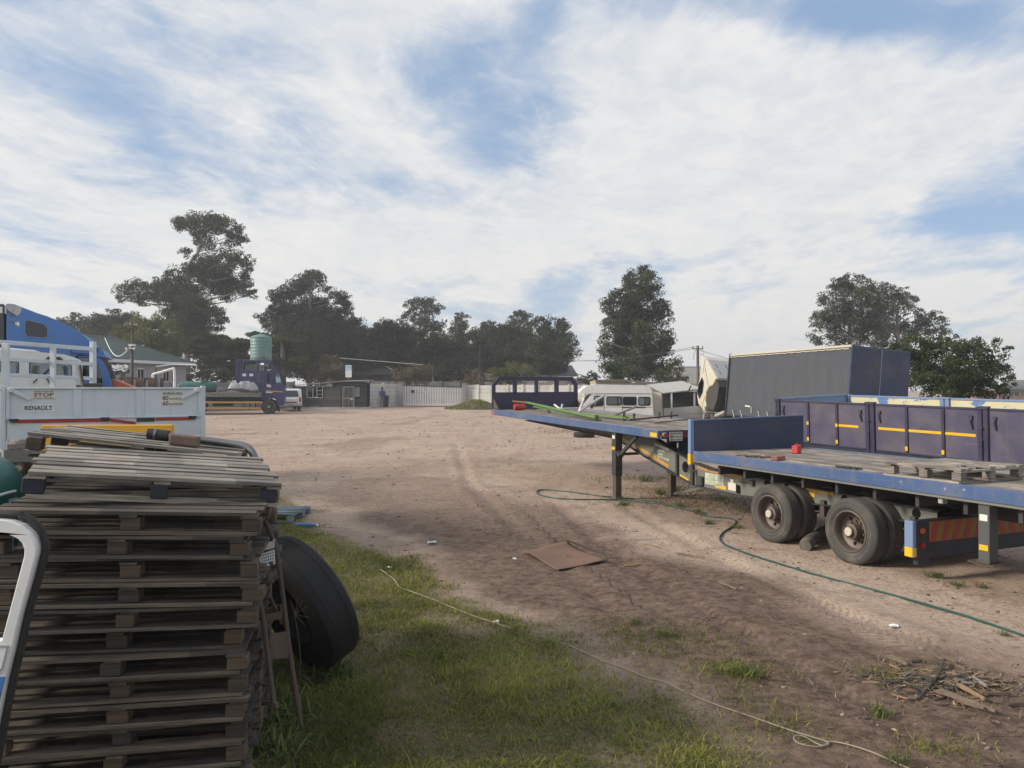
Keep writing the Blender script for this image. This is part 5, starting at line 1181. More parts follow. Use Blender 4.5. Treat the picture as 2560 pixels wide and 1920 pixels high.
# ------------------------------------------------------------------ the purple dropside trailer behind the flatbed
def purple_trailer():
    yaw = math.atan(.45); T = thing('dropside_trailer', 'purple dropside trailer with yellow reflective strips and a peeling inside', 'trailer', (6.3, 18.2, .06), (0, 0, 0))
    T.rotation_euler = (Matrix.Rotation(yaw, 4, 'Z') @ Matrix.Rotation(R(.9), 4, 'X') @ Matrix.Rotation(R(-2.6), 4, 'Y')).to_euler()
    zb, zt, L, Wd = 1.04, 1.93, 8.2, 2.25
    segs = [(-.15, -2.53), (-2.79, -4.93), (-5.16, -7.4)]; posts = [(0, -.13), (-2.55, -2.77), (-4.95, -5.14), (-7.42, -7.62)]
    ribs = [[-1.0, -1.81], [-3.51, -4.28], [-5.9, -6.7]]; strips = [[(-1.83, -2.36)], [(-2.85, -3.49), (-3.53, -4.26), (-4.30, -4.9)], [(-5.95, -6.65)]]
    for side, x, sg in ((0, 0, -1), (1, Wd, 1)):
        for (a, b), rb, sp in zip(segs, ribs, strips):
            P = MB().bx(x - .015, x + .015, b, a, zb, zt).build('side_panel', 'purple_paint' if side == 0 else 'cream_peeling', T)
            MB().bx(x - .03, x + .03, b, a, zt - .002, zt + .04).bx(x - .03, x + .03, b, a, zb - .03, zb + .002).build('panel_frame', 'purple_dark' if side == 0 else 'light_blue_paint', P, bevel=.005)
            if side == 0:
                for r in rb: MB().bx(x - .045, x - .0155, r - .03, r + .03, zb + .003, zt - .003).build('rib', 'purple_dark', P, bevel=.004)
                zm = (zb + zt) / 2 - .01
                for c, d in sp: MB().bx(x - .019, x - .0155, d, c, zm - .027, zm + .023).build('reflective_strip', 'yellow_reflector', P)
                for r in rb: MB().bx(x - .049, x - .0455, r - .028, r + .028, zb + .04, zb + .12).build('reflector', 'yellow_reflector', P)
                if a > -1:
                    for r in (-1.0, -1.81): MB().bx(x - .049, x - .0455, r - .028, r + .028, zm - .035, zm + .035).build('reflector', 'yellow_reflector', P)
                for q in (a - .10, b + .10): MB().tube([(x - .03, q, zt - .12), (x - .06, q, zt - .18), (x - .03, q - .02, zt - .34)], .016).bx(x - .05, x - .016, q - .03, q + .03, zt - .16, zt - .10).build('latch', 'purple_dark', P)
        for a, b in posts:
            h = .07 if side == 0 else .05
            p = MB().bx(x - .05, x + .05, b, b + (a - b) * .46, zb - .12, zt + h).bx(x - .05, x + .05, b + (a - b) * .56, a, zb - .12, zt + h).bx(x - .02, x + .03, b, a, zb - .1, zt).bx(x - .065, x + .02, b - .01, a + .01, zt + .015, zt + h - .012).build('corner_post', 'purple_dark' if side == 0 else 'light_blue_paint', T, bevel=.006)
            MB().tube([(x - .07, (a + b) / 2, zb + .05), (x - .08, (a + b) / 2, zb + .35), (x - .055, (a + b) / 2, zb + .38)], .014).bx(x - .10, x - .04, (a + b) / 2 - .03, (a + b) / 2 + .03, (zb + zt) / 2 + .12, (zb + zt) / 2 + .15).build('pin', 'purple_dark', p)
    MB().bx(.06, Wd - .06, -.06, -.02, zb - .02, zt + .03).bx(.05, Wd - .05, -.08, .0, zt + .032, zt + .07).build('front_board', 'light_blue_paint', T)
    MB().bx(.03, Wd - .03, -L, -.1, zb - .08, zb - .035).build('floor', 'deck_wood', T)
    MB().bx(-.03, Wd + .03, -L, -7.63, zb - .06, zt).build('rear_board', 'purple_dark', T)
    ch = MB()
    for x in (.65, 1.5): ch.bx(x, x + .10, -L, -.2, .62, .955)
    for y in np.arange(-8, -.2, .8): ch.bx(0, Wd, y, y + .06, .86, .958)
    ch.bx(-.03, .02, -L, 0, .88, 1.0).build('chassis', 'dark_navy', T)
    w0 = truck_wheel('wheel', .45, .26, True); k = 0
    for y in (-5.2, -6.6):
        MB().cyl((.3, y, .40), (Wd - .3, y, .40), .06).build('axle', 'chassis_dark', T)
        for s in (0, 1):
            w = w0 if k == 0 else copy_tree(w0, T); k += 1; w.parent = T; w.location = (Wd - .05 if s else .05, y, .40); w.rotation_euler = (R(40 * k), 0, math.pi if s else 0)
    for x in (.3, 1.85): MB().bx(x, x + .12, -1.2, -1.08, -.02, .9).build('landing_leg', 'chassis_dark', T)
purple_trailer()

# ------------------------------------------------------------------ curtain side truck with its cab tipped forward
def curtain_truck():
    T = thing('curtain_truck', 'curtain side truck with grey curtain, blue rear doors and white cab tipped forward', 'truck', (11.68, 27.0, .18))
    T.rotation_euler = (Matrix.Rotation(math.atan(2.03 / 8), 4, 'Z') @ Matrix.Rotation(R(5.0), 4, 'Y')).to_euler()
    Wd, L, z0, z1 = 2.45, 8.2, 1.12, 3.62
    # the curtain hangs in soft waves
    c = MB(); N, Mz = 90, 8
    def cx(y, z): return -.012 - .010 * math.sin(y * 9 + .6 * math.sin(z * 2)) * (1 - abs(z - 2.3) / 3) - .008 * math.sin(y * 3.1) + .015 * math.sin((z - z0) / (z1 - z0) * math.pi)
    V = [(cx(L * i / N, z0 - .28 + .08 * i / N + (z1 - .05 - z0 + .28) * j / Mz), L * i / N, z0 - .28 + .10 * i / N + (z1 - .05 - z0 + .28) * j / Mz) for i in range(N + 1) for j in range(Mz + 1)]
    F = [(i * (Mz + 1) + j, i * (Mz + 1) + j + 1, (i + 1) * (Mz + 1) + j + 1, (i + 1) * (Mz + 1) + j) for i in range(N) for j in range(Mz)]
    c.add(V, F); cu = c.build('curtain', 'curtain_grey', T, smooth=80)
    MB().bx(-.045, .0, .0, L, z1 - .04, z1 + .03).bx(-.05, -.03, .0, L, z1 + .0, z1 + .04).build('cant_rail', 'cream_paint', T, bevel=.01)
    sc = MB(); y = .1
    while y < L - .2:
        w = random.uniform(.35, .6); sc.bar((-.052, y, z1 - .085), (-.052, y + w * .5, z1 - .10), .006, .03).bar((-.052, y + w * .5, z1 - .10), (-.052, y + w * .95, z1 - .08), .006, .03); y += w
    sc.build('curtain_hem', 'cream_paint', T)
    MB().bx(.02, Wd - .02, .05, L - .02, z0, z1 - .06).build('load_body', 'curtain_grey', T)
    MB().bx(-.02, Wd, .0, L, z1 - .0595, z1 + .03).build('roof', 'curtain_grey', T, bevel=.02)
    MB().bx(-.06, .02, L - .02, L + .07, z0 - .32, z1 - .05).build('front_post', 'dark_navy', T)
    MB().bx(-.07, .03, L - .03, L + .08, z1 - .0495, z1 + .08).build('corner_cap', 'light_blue_paint', T, bevel=.01)
    MB().bx(-.03, .045, -.05, .04, z0 - .2, z1 + .02).build('rear_post', 'navy_paint', T, bevel=.008)
    for a, b in ((.05, 1.205), (1.235, 2.44)): MB().bx(a, b, -.03, .03, z0 - .25, z1 - .03).build('rear_door', 'navy_paint', T, bevel=.006)
    MB().bx(1.21, 1.23, -.045, -.0, z0 - .25, z1 - .03).build('door_seam', 'light_blue_paint', T)
    MB().cyl((.36, -.0305, z0 + .36), (.36, -.034, z0 + .36), .085, n=24).build('yellow_disc', 'yellow_reflector', T)
    for i, y in enumerate((7.6, 6.95, 5.55, 4.9, 4.25, 3.2, 2.5)): MB().bar((-.05, y, z0 + .02), (-.05, y - .06, z0 - .10), .02, .05).bar((-.04, y - .05, z0 - .1), (-.02, y - .1, z0 - .3), .006, .03).build('buckle', 'galvanised', cu)
    MB().bar((-.055, 6.1, z0 + .2), (-.055, 6.06, z0 - .08), .02, .03).bar((-.05, 6.6, z0 + .23), (-.05, 6.2, z0 + .20), .004, .06).build('strap', 'sticker_white', cu)
    MB().bx(.5, .62, .1, 11.2, .62, .86).bx(1.83, 1.95, .1, 11.2, .62, .86).build('chassis', 'chassis_dark', T)
    MB().bx(.0, Wd, .1, L, .87, z0 - .01).build('floor_frame', 'chassis_dark', T)
    w0 = truck_wheel('wheel', .48, .28, True); k = 0
    for y in (1.8, 9.9):
        for s in (0, 1):
            w = w0 if k == 0 else copy_tree(w0, T); k += 1; w.parent = T; w.location = (Wd - .06 if s else .06, y, .48); w.rotation_euler = (R(40 * k), 0, math.pi if s else 0)
    MB().hexa([(.0, 8.5, .95), (.7, 8.5, .95), (.7, 9.3, .75), (.0, 9.3, .75)], [(.0, 8.5, 1.1), (.7, 8.5, 1.1), (.7, 9.3, .9), (.0, 9.3, .9)]).build('mudguard', 'galvanised', T, bevel=.03)
    # tipped cab: outline of its side in (y, z)
    o = [(10.83, 3.71), (10.29, 3.53), (9.15, 2.55), (9.45, 2.23), (9.79, 2.18), (10.03, 1.9), (10.05, 1.51), (9.92, 1.28), (10.08, 1.0), (10.45, 1.19), (10.72, 1.34), (10.92, 1.73), (11.0, 2.11), (10.86, 2.37), (10.75, 2.71)]
    wn = rounded([(10.84, 2.27), (10.51, 2.66), (10.28, 2.39), (10.32, 1.9), (10.60, 1.57), (10.84, 1.84)], .08)
    f = lambda u, v, t: (-.12 + t, u, v)
    cb = MB().plate([o], f, 0, 2.45).build('cab', 'cream_paint', T, bevel=.05, seg=2)  # white cab; the warm sunlight on its side is put into this cream
    window(cb, wn, f, 'dark_glass', .05, 'cab_window', 'rubber', (-.012, -.002))
    bp = MB().hexa([(-.02, 10.24, 3.47), (2.3, 10.24, 3.47), (2.3, 9.2, 2.575), (-.02, 9.2, 2.575)], [(-.02, 10.22, 3.50), (2.3, 10.22, 3.50), (2.3, 9.18, 2.605), (-.02, 9.18, 2.605)]).build('back_wall', 'galvanised', cb)  # greyer than the side: skylight on the upturned wall is put into the colour
    s = MB()
    for x in (.25, .75, 1.25, 1.75): s.bar((x, 10.0, 3.315), (x, 9.75, 3.10), .03, .02).bar((x, 9.6, 2.97), (x, 9.4, 2.80), .03, .02)
    s.build('pressing', 'seat_grey', bp)
    MB().plate([[(9.20, 2.49), (9.46, 2.21), (9.80, 2.16), (10.04, 1.9), (10.06, 1.5), (9.95, 1.25), (9.3, 1.05), (9.0, 1.6), (8.95, 2.2)]], f, .04, 2.3).build('underside', 'interior_dark', T, bevel=.02)
    MB().plate([[(10.36, 3.53), (10.32, 3.52), (10.46, 2.82), (10.48, 2.80)]], f, -.006, -.001).plate([[(10.30, 3.1), (10.27, 3.1), (9.82, 2.22), (9.85, 2.22)]], f, -.006, -.001).build('door_gap', 'ink', cb)
    MB().plate([[(9.16, 2.52), (9.22, 2.57), (9.50, 2.235), (9.45, 2.21)]], f, -.007, -.001).plate([[(10.06, 1.72), (10.11, 1.74), (10.36, 1.17), (10.30, 1.14)]], f, -.007, -.001).build('stripe', 'orange_stripe', cb)
    MB().tube([(-.14, 10.9, 2.3), (-.42, 11.0, 2.28)], .014).bar((-.42, 11.0, 2.2), (-.6, 11.05, 1.75), .10, .05).build('mirror', 'rubber', cb)
    MB().bar((-.13, 10.02, 1.22), (-.13, 9.85, .92), .05).tube([(.0, 10.2, .98), (.05, 10.3, .7)], .05).build('step', 'galvanised', cb)
    MB().bx(.3, 2.1, 8.9, 10.8, .7, .98).build('engine', 'interior_dark', T)
curtain_truck()

# ------------------------------------------------------------------ minibus with a high roof, and the zinc shelter beside it
def high_minibus():
    D = 36.0; k = D / FPX / 3.352
    T = thing('white_minibus', 'white high roof minibus with orange and dark stripes parked facing left', 'minibus', ((1490 - CX) / FPX * D, D, 0))
    X = lambda zx: (1140 + zx / 3.352 - 1490) / FPX * D; Z = lambda zy: CAMZ + (HY - 860 - zy / 3.352) / FPX * D
    f = lambda u, v, t: (X(u), t, Z(v)); zf = Z(700)
    wins = [rounded([(1150, 520), (1235, 515), (1232, 437), (1160, 437)], 10), rounded([(1262, 512), (1387, 512), (1387, 442), (1262, 442)], 12), rounded([(1402, 512), (1510, 512), (1510, 444), (1402, 444)], 12), rounded([(1530, 514), (1626, 514), (1626, 446), (1530, 446)], 12)]
    side = [(1035, 720), (1040, 560), (1060, 520), (1138, 420), (1642, 414), (1655, 590), (1655, 720)]
    MB().plate([side] + [w[::-1] for w in wins], f, 0, .07).build('body_side', 'white_clean', T, bevel=.01)
    MB().plate([side] + [w[::-1] for w in wins], f, 1.63, 1.70).build('body_side', 'white_clean', T)
    for w in wins:
        g = MB().plate([shrink(w, -2)], f, .03, .035).build('window', 'clear_glass' if w is not wins[2] else 'dark_glass', T)
        MB().plate([shrink(w, -4), shrink(w, 6)[::-1]], f, -.008, -.0005).build('surround', 'rubber', g)
    MB().plate([rounded([(1040, 414), (1050, 385), (1100, 350), (1180, 338), (1600, 346), (1632, 365), (1645, 413)], 14)], f, -.03, 1.73).build('high_roof', 'white_clean', T, bevel=.14, seg=4)
    MB().hexa([f(1036, 522, .06), f(1140, 418, .08), f(1140, 418, 1.62), f(1036, 522, 1.64)], [f(1044, 524, .06), f(1148, 420, .08), f(1148, 420, 1.62), f(1044, 524, 1.64)]).build('windscreen', 'clear_glass', T)
    MB().hexa([f(1012, 720, .06), f(1012, 545, .06), f(1012, 545, 1.64), f(1012, 720, 1.64)], [f(1036, 720, .0), f(1038, 520, .0), f(1038, 520, 1.70), f(1036, 720, 1.70)]).build('front_panel', 'white_clean', T, bevel=.05, seg=2)
    MB().plate([[(1645, 414), (1655, 590), (1655, 720), (1640, 720), (1640, 590), (1632, 414)]], f, .071, 1.629).build('rear_panel', 'white_clean', T)
    MB().plate([[(1042, 528), (1645, 534), (1645, 528), (1042, 522)]], f, -.004, -.0005).build('orange_stripe', 'orange_stripe', T)
    MB().plate([[(1392, 537), (1590, 537), (1590, 526), (1392, 526)]], f, -.008, -.0045).build('dark_stripe', 'ink', T)
    MB().plate([[(1120, 690), (1640, 690), (1640, 520), (1120, 520)]], f, .3, 1.4).build('seats', 'seat_grey', T)
    MB().plate([rounded([(1178, 515), (1225, 515), (1222, 450), (1200, 445), (1190, 470)], 10)], f, .25, .6).build('driver_seat', 'seat_grey', T)
    MB().tube([f(1120, 515, -.02), f(1135, 525, -.12)], .012).bx(X(1125), X(1145), -.2, -.1, Z(540), Z(500)).build('mirror', 'rubber', T)
    MB().plate([[(1240, 620), (1244, 620), (1244, 425), (1240, 425)]], f, -.003, .0).plate([[(1393, 620), (1397, 620), (1397, 425), (1393, 425)]], f, -.003, .0).build('door_gap', 'ink', T)
    g = float(gz(0, D))
    MB().bx(X(1040), X(1650), .05, 1.65, g + .25, Z(719)).build('sill', 'white_clean', T)
    for x in (1130, 1560):
        for y in (.0, 1.7):
            w = truck_wheel('wheel', .32, .2, True); w.parent = T; w.location = (X(x), y, .32 + g); w.rotation_euler = (0, 0, R(90) if y < 1 else R(-90))
high_minibus()
def corrugated(p, q, r_, waves, amp, mat, name, parent, th=.006):
    """a corrugated sheet: ridges run from p towards r_, waves counted along p-q"""
    p, q, r_ = Vector(p), Vector(q), Vector(r_); n = (q - p).cross(r_ - p).normalized(); N = waves * 6; V = []
    for i in range(N + 1):
        d = n * amp * math.sin(2 * math.pi * waves * i / N); a = p + (q - p) * (i / N) + d; V += [a, a + (r_ - p), a + n * th, a + (r_ - p) + n * th]
    F = [(4 * i, 4 * i + 4, 4 * i + 5, 4 * i + 1) for i in range(N)] + [(4 * i + 2, 4 * i + 3, 4 * i + 7, 4 * i + 6) for i in range(N)] + [(0, 1, 3, 2), (4 * N, 4 * N + 2, 4 * N + 3, 4 * N + 1)]
    return MB().add(V, F).build(name, mat, parent, smooth=60)
def shelter():
    D = 37.5; T = thing('zinc_shelter', 'shelter with a sagging corrugated zinc roof between the minibus and tipped cab', 'shelter', (0, 0, 0))
    q = lambda zx, zy, d=D: at(1140 + zx / 3.352, 860 + zy / 3.352, d)
    z = lambda p, zz: Vector((p.x, p.y, zz)); g = float(gz(0, D))
    a, b = q(1740, 415), q(2065, 380); corrugated(a, b, a + (q(1600, 345, D + 3.2) - a), 26, .04, 'galvanised', 'roof', T, .01)
    e = q(1640, 400, D + .2); w = MB(); w.hexa([z(e, g), z(q(1745, 400, D), g), z(q(1745, 400, D), g) + Vector((0, .06, 0)), z(e, g) + Vector((0, .06, 0))], [e, q(1718, 410), q(1718, 410) + Vector((0, .06, 0)), e + Vector((0, .06, 0))]); w.build('end_sheet', 'cream_paint', T)
    for i in range(5):
        z0 = q(1740, 620).z - .02 - .28 * (i - 0); corrugated(z(q(1740, 540), q(1740, 540 + 22 * i).z - .21), z(q(2065, 515), q(2065, 515 + 22 * i).z - .21), z(q(1740, 540), q(1740, 540 + 22 * i).z), 1, .0, 'galvanised', 'side_sheet', T, .02 + .012 * (i % 2))
    for x in (1722, 1808, 2000): MB().bar(z(q(x, 500), g), q(x, 405) + Vector((0, .05, -.02)), .07).build('post', 'white_paint' if x == 1808 else 'galvanised', T)
    p0, p1 = q(1725, 400, D + 2.4), q(2065, 400, D + 2.4); MB().hexa([z(p0, g), z(p1, g), z(p1, g) + Vector((0, .1, 0)), z(p0, g) + Vector((0, .1, 0))], [p0, p1, p1 + Vector((0, .1, 0)), p0 + Vector((0, .1, 0))]).build('back_wall', 'interior_dark', T)
shelter()

# ------------------------------------------------------------------ buildings and walls at the far end
def wall_material():
    for nm, col, d in (('block_wall', (0.27, 0.265, 0.265), (.16, .14, .12)), ('panel_wall', (0.62, 0.62, 0.60), (.34, .28, .23))):
        m, t, b, _ = new_mat(nm); co = obj_co(t); n = t.ss(t.noise(co, .9, 7, .65), .42, .75)
        st = t.ss(t.noise(t.scale(co, (4, 4, .5)), 1.2, 5), .5, .75)
        t.set(b.inputs['Base Color'], t.mix(t.m('MULTIPLY', t.m('ADD', n, st, clamp=True), .6), col, d)); b.inputs['Roughness'].default_value = .95; bump(t, b, t.noise(co, 6, 5), .3, .02)
    m, t, b, _ = new_mat('yellow_brick'); br = t.n('ShaderNodeTexBrick'); t.set(br.inputs['Vector'], t.n('ShaderNodeTexCoord').outputs['Object']); br.inputs['Scale'].default_value = 4
    br.inputs['Color1'].default_value = (.42, .33, .19, 1); br.inputs['Color2'].default_value = (.34, .26, .15, 1); br.inputs['Mortar'].default_value = (.3, .27, .22, 1); t.set(b.inputs['Base Color'], br.outputs[0]); b.inputs['Roughness'].default_value = .9
wall_material()
def panel_wall(name, label, p, q, h, nb, bays, mat, group=None, base=None, colour_post=None):
    """precast wall: posts with horizontal planks between"""
    T = thing(name, label, 'wall', (0, 0, 0), group=group); p, q = Vector(p), Vector(q); d = (q - p) / bays; n = Vector((-d.y, d.x, 0)).normalized(); m = MB(); ps = MB()
    if n.y > 0: n = -n
    for i in range(bays):
        a, b = p + d * i, p + d * (i + 1); hh = h + random.uniform(-.03, .03)
        for j in range(nb):
            z0, z1 = hh * j / nb + random.uniform(0, .012), hh * (j + 1) / nb - .012; o = n * random.uniform(-.012, .012)
            m.hexa([a + o + Vector((0, 0, z0)), b + o + Vector((0, 0, z0)), b + o - n * .05 + Vector((0, 0, z0)), a + o - n * .05 + Vector((0, 0, z0))], [a + o + Vector((0, 0, z1)), b + o + Vector((0, 0, z1)), b + o - n * .05 + Vector((0, 0, z1)), a + o - n * .05 + Vector((0, 0, z1))])
    m.build('planks', mat, T)
    for i in range(bays + 1):
        a = p + d * i; ps.bar(a + Vector((0, 0, -.1)), a + Vector((0, 0, h + .06)), .14, .14, up=n)
    ps.build('posts', colour_post or mat, T)
    return T
def far_end():
    g70 = float(gz(0, 70))
    P = lambda px, D: Vector(((px - CX) / FPX * D, D, float(gz(0, D))))
    panel_wall('concrete_wall', 'white precast wall between the wooden shack and the gate', P(912, 67), P(1003, 69), 2.05, 6, 2, 'panel_wall')
    panel_wall('concrete_wall', 'white precast wall right of the gate behind the headboard', P(1159, 69), P(1500, 66), 1.95, 6, 9, 'panel_wall')
    panel_wall('concrete_wall', 'long grey precast wall in front of the green roofed house', P(225, 52), P(735, 63.9), 2.2, 5, 14, 'block_wall')
    # gate
    T = thing('sliding_gate', 'white slatted steel gate in a black frame at the end of the yard', 'gate', (0, 0, 0)); a, b = P(1003, 68.5), P(1158, 68.8); d = b - a; L = d.length; d.normalize()
    z0, za, zb = .06, 1.92, 1.76; m = MB(); n = 37
    for i in range(n):
        x = L * (i + .5) / n; zt = za + (zb - za) * x / L; p = a + d * (x - .045); q = a + d * (x + .045); m.hexa([p + Vector((0, 0, z0 + .06)), q + Vector((0, 0, z0 + .06)), q + Vector((0, .02, z0 + .06)), p + Vector((0, .02, z0 + .06))], [p + Vector((0, 0, zt)), q + Vector((0, 0, zt)), q + Vector((0, .02, zt)), p + Vector((0, .02, zt))])
    m.build('slats', 'white_clean', T)
    u = lambda x, z, y=.0: a + d * x + Vector((0, y, z))
    fr = MB().bar(u(0, z0), u(0, za + .3), .10).bar(u(L, z0), u(L, zb), .08).bar(u(0, za), u(L, zb), .07).bar(u(0, z0 + .03), u(L, z0 - .05), .07).bar(u(0, 1.3, .06), u(L, 1.2, .06), .05)
    for i in range(n + 1): fr.bar(u(L * i / n, za + (zb - za) * i / n), u(L * i / n, za + (zb - za) * i / n + .10), .025)
    fr.build('frame', 'chassis_dark', T); MB().bx(u(.9, 0).x, u(1.15, 0).x, u(.9, 0).y - .06, u(.9, 0).y - .02, u(.9, 1.25).z, u(.9, 1.5).z).build('lock_box', 'chassis_dark', T)
    for px, D, nm, lab in ((1001.5, 68.2, 'gate_pillar', 'grey concrete pillar at the left side of the white gate'), (1161, 68.6, 'gate_pillar', 'concrete pillar with a black cap right of the white gate')):
        p = P(px, D); T2 = thing(nm, lab, 'pillar', p); MB().bx(-.20, .20, -.0, .35, -.05, 2.15).build('shaft', 'block_wall', T2, bevel=.02); MB().bx(-.24, .24, -.04, .39, 2.151, 2.24).build('cap', 'block_wall' if px < 1100 else 'chassis_dark', T2)
    # low wall beyond the gate
    panel_wall('concrete_wall', 'brown boundary wall of the plots across the road beyond the gate', P(880, 82), P(1240, 84), 2.4, 3, 8, 'block_wall', colour_post='roof_brown')
    # shack
    D = 63.0; k = D / FPX / 4.022; g = float(gz(0, D)); T = thing('wooden_shack', 'dark plank guard shack with a tin roof and barred door', 'shack', ((700 + 612 / 4.022 - CX) / FPX * D, D, g), (0, 0, 0))
    wl = Vector((-.985, .17, 0)); wr = Vector((1, .06, 0)); Lw, Rw = 498 * k * 1.02, 250 * k
    def F(s, v, t, side): dd = wl if side else wr; nn = Vector((dd.y, -dd.x, 0)) if not side else Vector((-dd.y, dd.x, 0)); p = dd * s - nn * t; return (p.x, p.y, v)
    hl = lambda s: 2.16 - .31 * s / Lw
    def boards(side, L, hts, holes):
        m = MB(); n = 15; rg = random.Random(4 + side)
        for j in range(n):
            z0_, z1_ = .12 + 2.1 * j / n, .12 + 2.1 * (j + 1) / n - .012; cuts = [(0, L)]
            for (x0, x1, a_, b_) in holes:
                if z1_ > a_ and z0_ < b_: cuts = [c for (p, q) in cuts for c in ((p, min(q, x0)), (max(p, x1), q)) if c[1] - c[0] > .02]
            for p, q in cuts:
                e0, e1 = min(z1_, hts(p)), min(z1_, hts(q)); o = rg.uniform(0, .02)
                if e0 > z0_ or e1 > z0_:
                    m.hexa([F(p, z0_, o, side), F(q, z0_, o, side), F(q, z0_, o + .03, side), F(p, z0_, o + .03, side)], [F(p, max(e0, z0_ + .01), o, side), F(q, max(e1, z0_ + .01), o, side), F(q, max(e1, z0_ + .01), o + .03, side), F(p, max(e0, z0_ + .01), o + .03, side)])
        return m
    z = lambda zy: (480 - zy) * k
    w0, w1 = (612 - 418) * k, (612 - 252) * k
    boards(1, Lw, hl, [(w0, w1, z(372), z(262))]).build('wall', 'shack_wood', T); boards(0, Rw, lambda s: 2.2, [(22 * k, 130 * k, .0, z(265)), (140 * k, 192 * k, z(365), z(262))]).build('wall', 'shack_wood', T)
    fr = MB()
    for s in (w0, w0 + (w1 - w0) * .36, w0 + (w1 - w0) * .62, w1): fr.bar(F(s, z(372), -.02, 1), F(s, z(262), -.02, 1), .05)
    for zz in (z(372), z(262)): fr.bar(F(w0, zz, -.02, 1), F(w1, zz, -.02, 1), .05)
    for q_ in (.33, .66): fr.bar(F(w0, z(372) + (z(262) - z(372)) * q_, -.02, 1), F(w0 + (w1 - w0) * .36, z(372) + (z(262) - z(372)) * q_, -.02, 1), .035)
    wi = fr.build('window', 'galvanised', T)
    m = MB().hexa([F(w0 + (w1 - w0) * .36, z(370), .02, 1), F(w1, z(370), .02, 1), F(w1, z(370), .03, 1), F(w0 + (w1 - w0) * .36, z(370), .03, 1)], [F(w0 + (w1 - w0) * .36, z(264), .02, 1), F(w1, z(264), .02, 1), F(w1, z(264), .03, 1), F(w0 + (w1 - w0) * .36, z(264), .03, 1)]); m.build('pane', 'dark_glass', wi)
    dr = MB()
    for s in np.linspace(22 * k, 130 * k, 9): dr.bar(F(s, .02, -.03, 0), F(s, z(262), -.03, 0), .05 if s in (22 * k, 130 * k) else .024)
    for zz in (.04, z(376), z(262)): dr.bar(F(22 * k, zz, -.035, 0), F(130 * k, zz, -.035, 0), .05)
    dr.bx(F(95 * k, 0, -.06, 0)[0], F(125 * k, 0, -.06, 0)[0], -.10, -.05, z(395), z(378)); dr.build('barred_door', 'galvanised', T)
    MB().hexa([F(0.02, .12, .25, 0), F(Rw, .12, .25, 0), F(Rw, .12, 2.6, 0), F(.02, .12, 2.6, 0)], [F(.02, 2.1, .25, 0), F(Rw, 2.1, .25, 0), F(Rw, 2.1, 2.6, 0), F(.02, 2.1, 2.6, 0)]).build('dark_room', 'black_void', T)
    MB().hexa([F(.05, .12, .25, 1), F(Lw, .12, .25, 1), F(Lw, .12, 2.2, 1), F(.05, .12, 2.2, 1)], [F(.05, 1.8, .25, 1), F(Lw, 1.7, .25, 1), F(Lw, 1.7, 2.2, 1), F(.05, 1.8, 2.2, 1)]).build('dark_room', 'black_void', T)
    MB().bx(142 * k, 190 * k, -.0, .02, z(363), z(264)).build('small_window', 'roof_grey', T)
    MB().bar(F(0, .05, .0, 0), F(0, 2.2, .0, 0), .09).bar(F(Rw, .05, 0, 0), F(Rw, 2.2, 0, 0), .08).bar(F(Lw, .05, 0, 1), F(Lw, 1.9, 0, 1), .08).build('corner_boards', 'shack_wood', T)
    A = Vector(F(Lw + .35, hl(Lw) - .04, -.25, 1)); Bq = Vector(F(-.06, 2.19, -.28, 1)); Cq = Vector(F(Rw + .18, 2.22, -.25, 0)); up = Vector((0, 0, .05)); bk = Vector((0, 3.0, .10))
    rf = MB().hexa([A, Bq, Bq + bk, A + bk], [A + up, Bq + up, Bq + bk + up, A + bk + up]).hexa([Bq, Cq, Cq + bk, Bq + bk], [Bq + up, Cq + up, Cq + bk + up, Bq + bk + up]).build('roof', 'roof_grey', T)
    MB().hexa([(-Lw - .2, -.5, -.05), (Rw + .6, -.6, -.05), (Rw + .6, 1, -.05), (-Lw - .2, 1, -.05)], [(-Lw - .2, -.4, .11), (Rw + .55, -.5, .11), (Rw + .55, 1, .11), (-Lw - .2, 1, .11)]).build('plinth', 'block_wall', T)
    p = Vector(F(2.1, .11, -.25, 1)); tag(MB().bx(p.x - .35 + T.location.x, p.x + .35 + T.location.x, D + p.y - .15, D + p.y + .15, g + .11, g + .24).build('door_step', 'roof_grey'), 'flat concrete block lying below the shack window', 'block')
    S2 = thing('roof_sign', 'small white and blue sign board standing on the shack roof', 'sign', at(700 + 689 / 4.022, 890 + 208 / 4.022, D + .6)); wS, hS = 63 * k, 117 * k
    MB().bx(-wS / 2, wS / 2, 0, .04, -.05, hS).build('board', 'paper_white', S2); MB().bx(-wS / 2 + .02, wS / 2 - .02, -.006, -.001, hS * .55, hS * .94).build('blue_panel', 'sign_blue', S2)
    MB().bx(-wS / 2 + .06, wS / 2 - .06, -.010, -.0065, hS * .62, hS * .66).bx(-wS / 2 + .06, wS / 2 - .1, -.010, -.0065, hS * .72, hS * .76).build('white_bands', 'paper_white', S2)
    MB().tube([(0, .02, -.2), (0, .02, 0)], .03).build('post', 'galvanised', S2)
    # mound with grass by the right wall
    mo = MB(); N = 26; c = P(1185, 62); V = []
    for i in range(N):
        for j in range(N):
            x, y = -1 + 2 * i / (N - 1), -1 + 2 * j / (N - 1); r = math.hypot(x, y); h = .55 * max(0, 1 - r ** 1.6) * (1 + .35 * math.sin(3 * x + 1)) + .05 * math.sin(9 * x) * math.cos(7 * y) * (r < .9); V.append((c.x + x * 2.5, c.y + y * 2.0, c.z + h - .03))
    mo.add(V, [(i * N + j, (i + 1) * N + j, (i + 1) * N + j + 1, i * N + j + 1) for i in range(N - 1) for j in range(N - 1)]); m_, t_, b_, _ = new_mat('mound_earth'); nn = t_.noise(obj_co(t_), 3, 6)
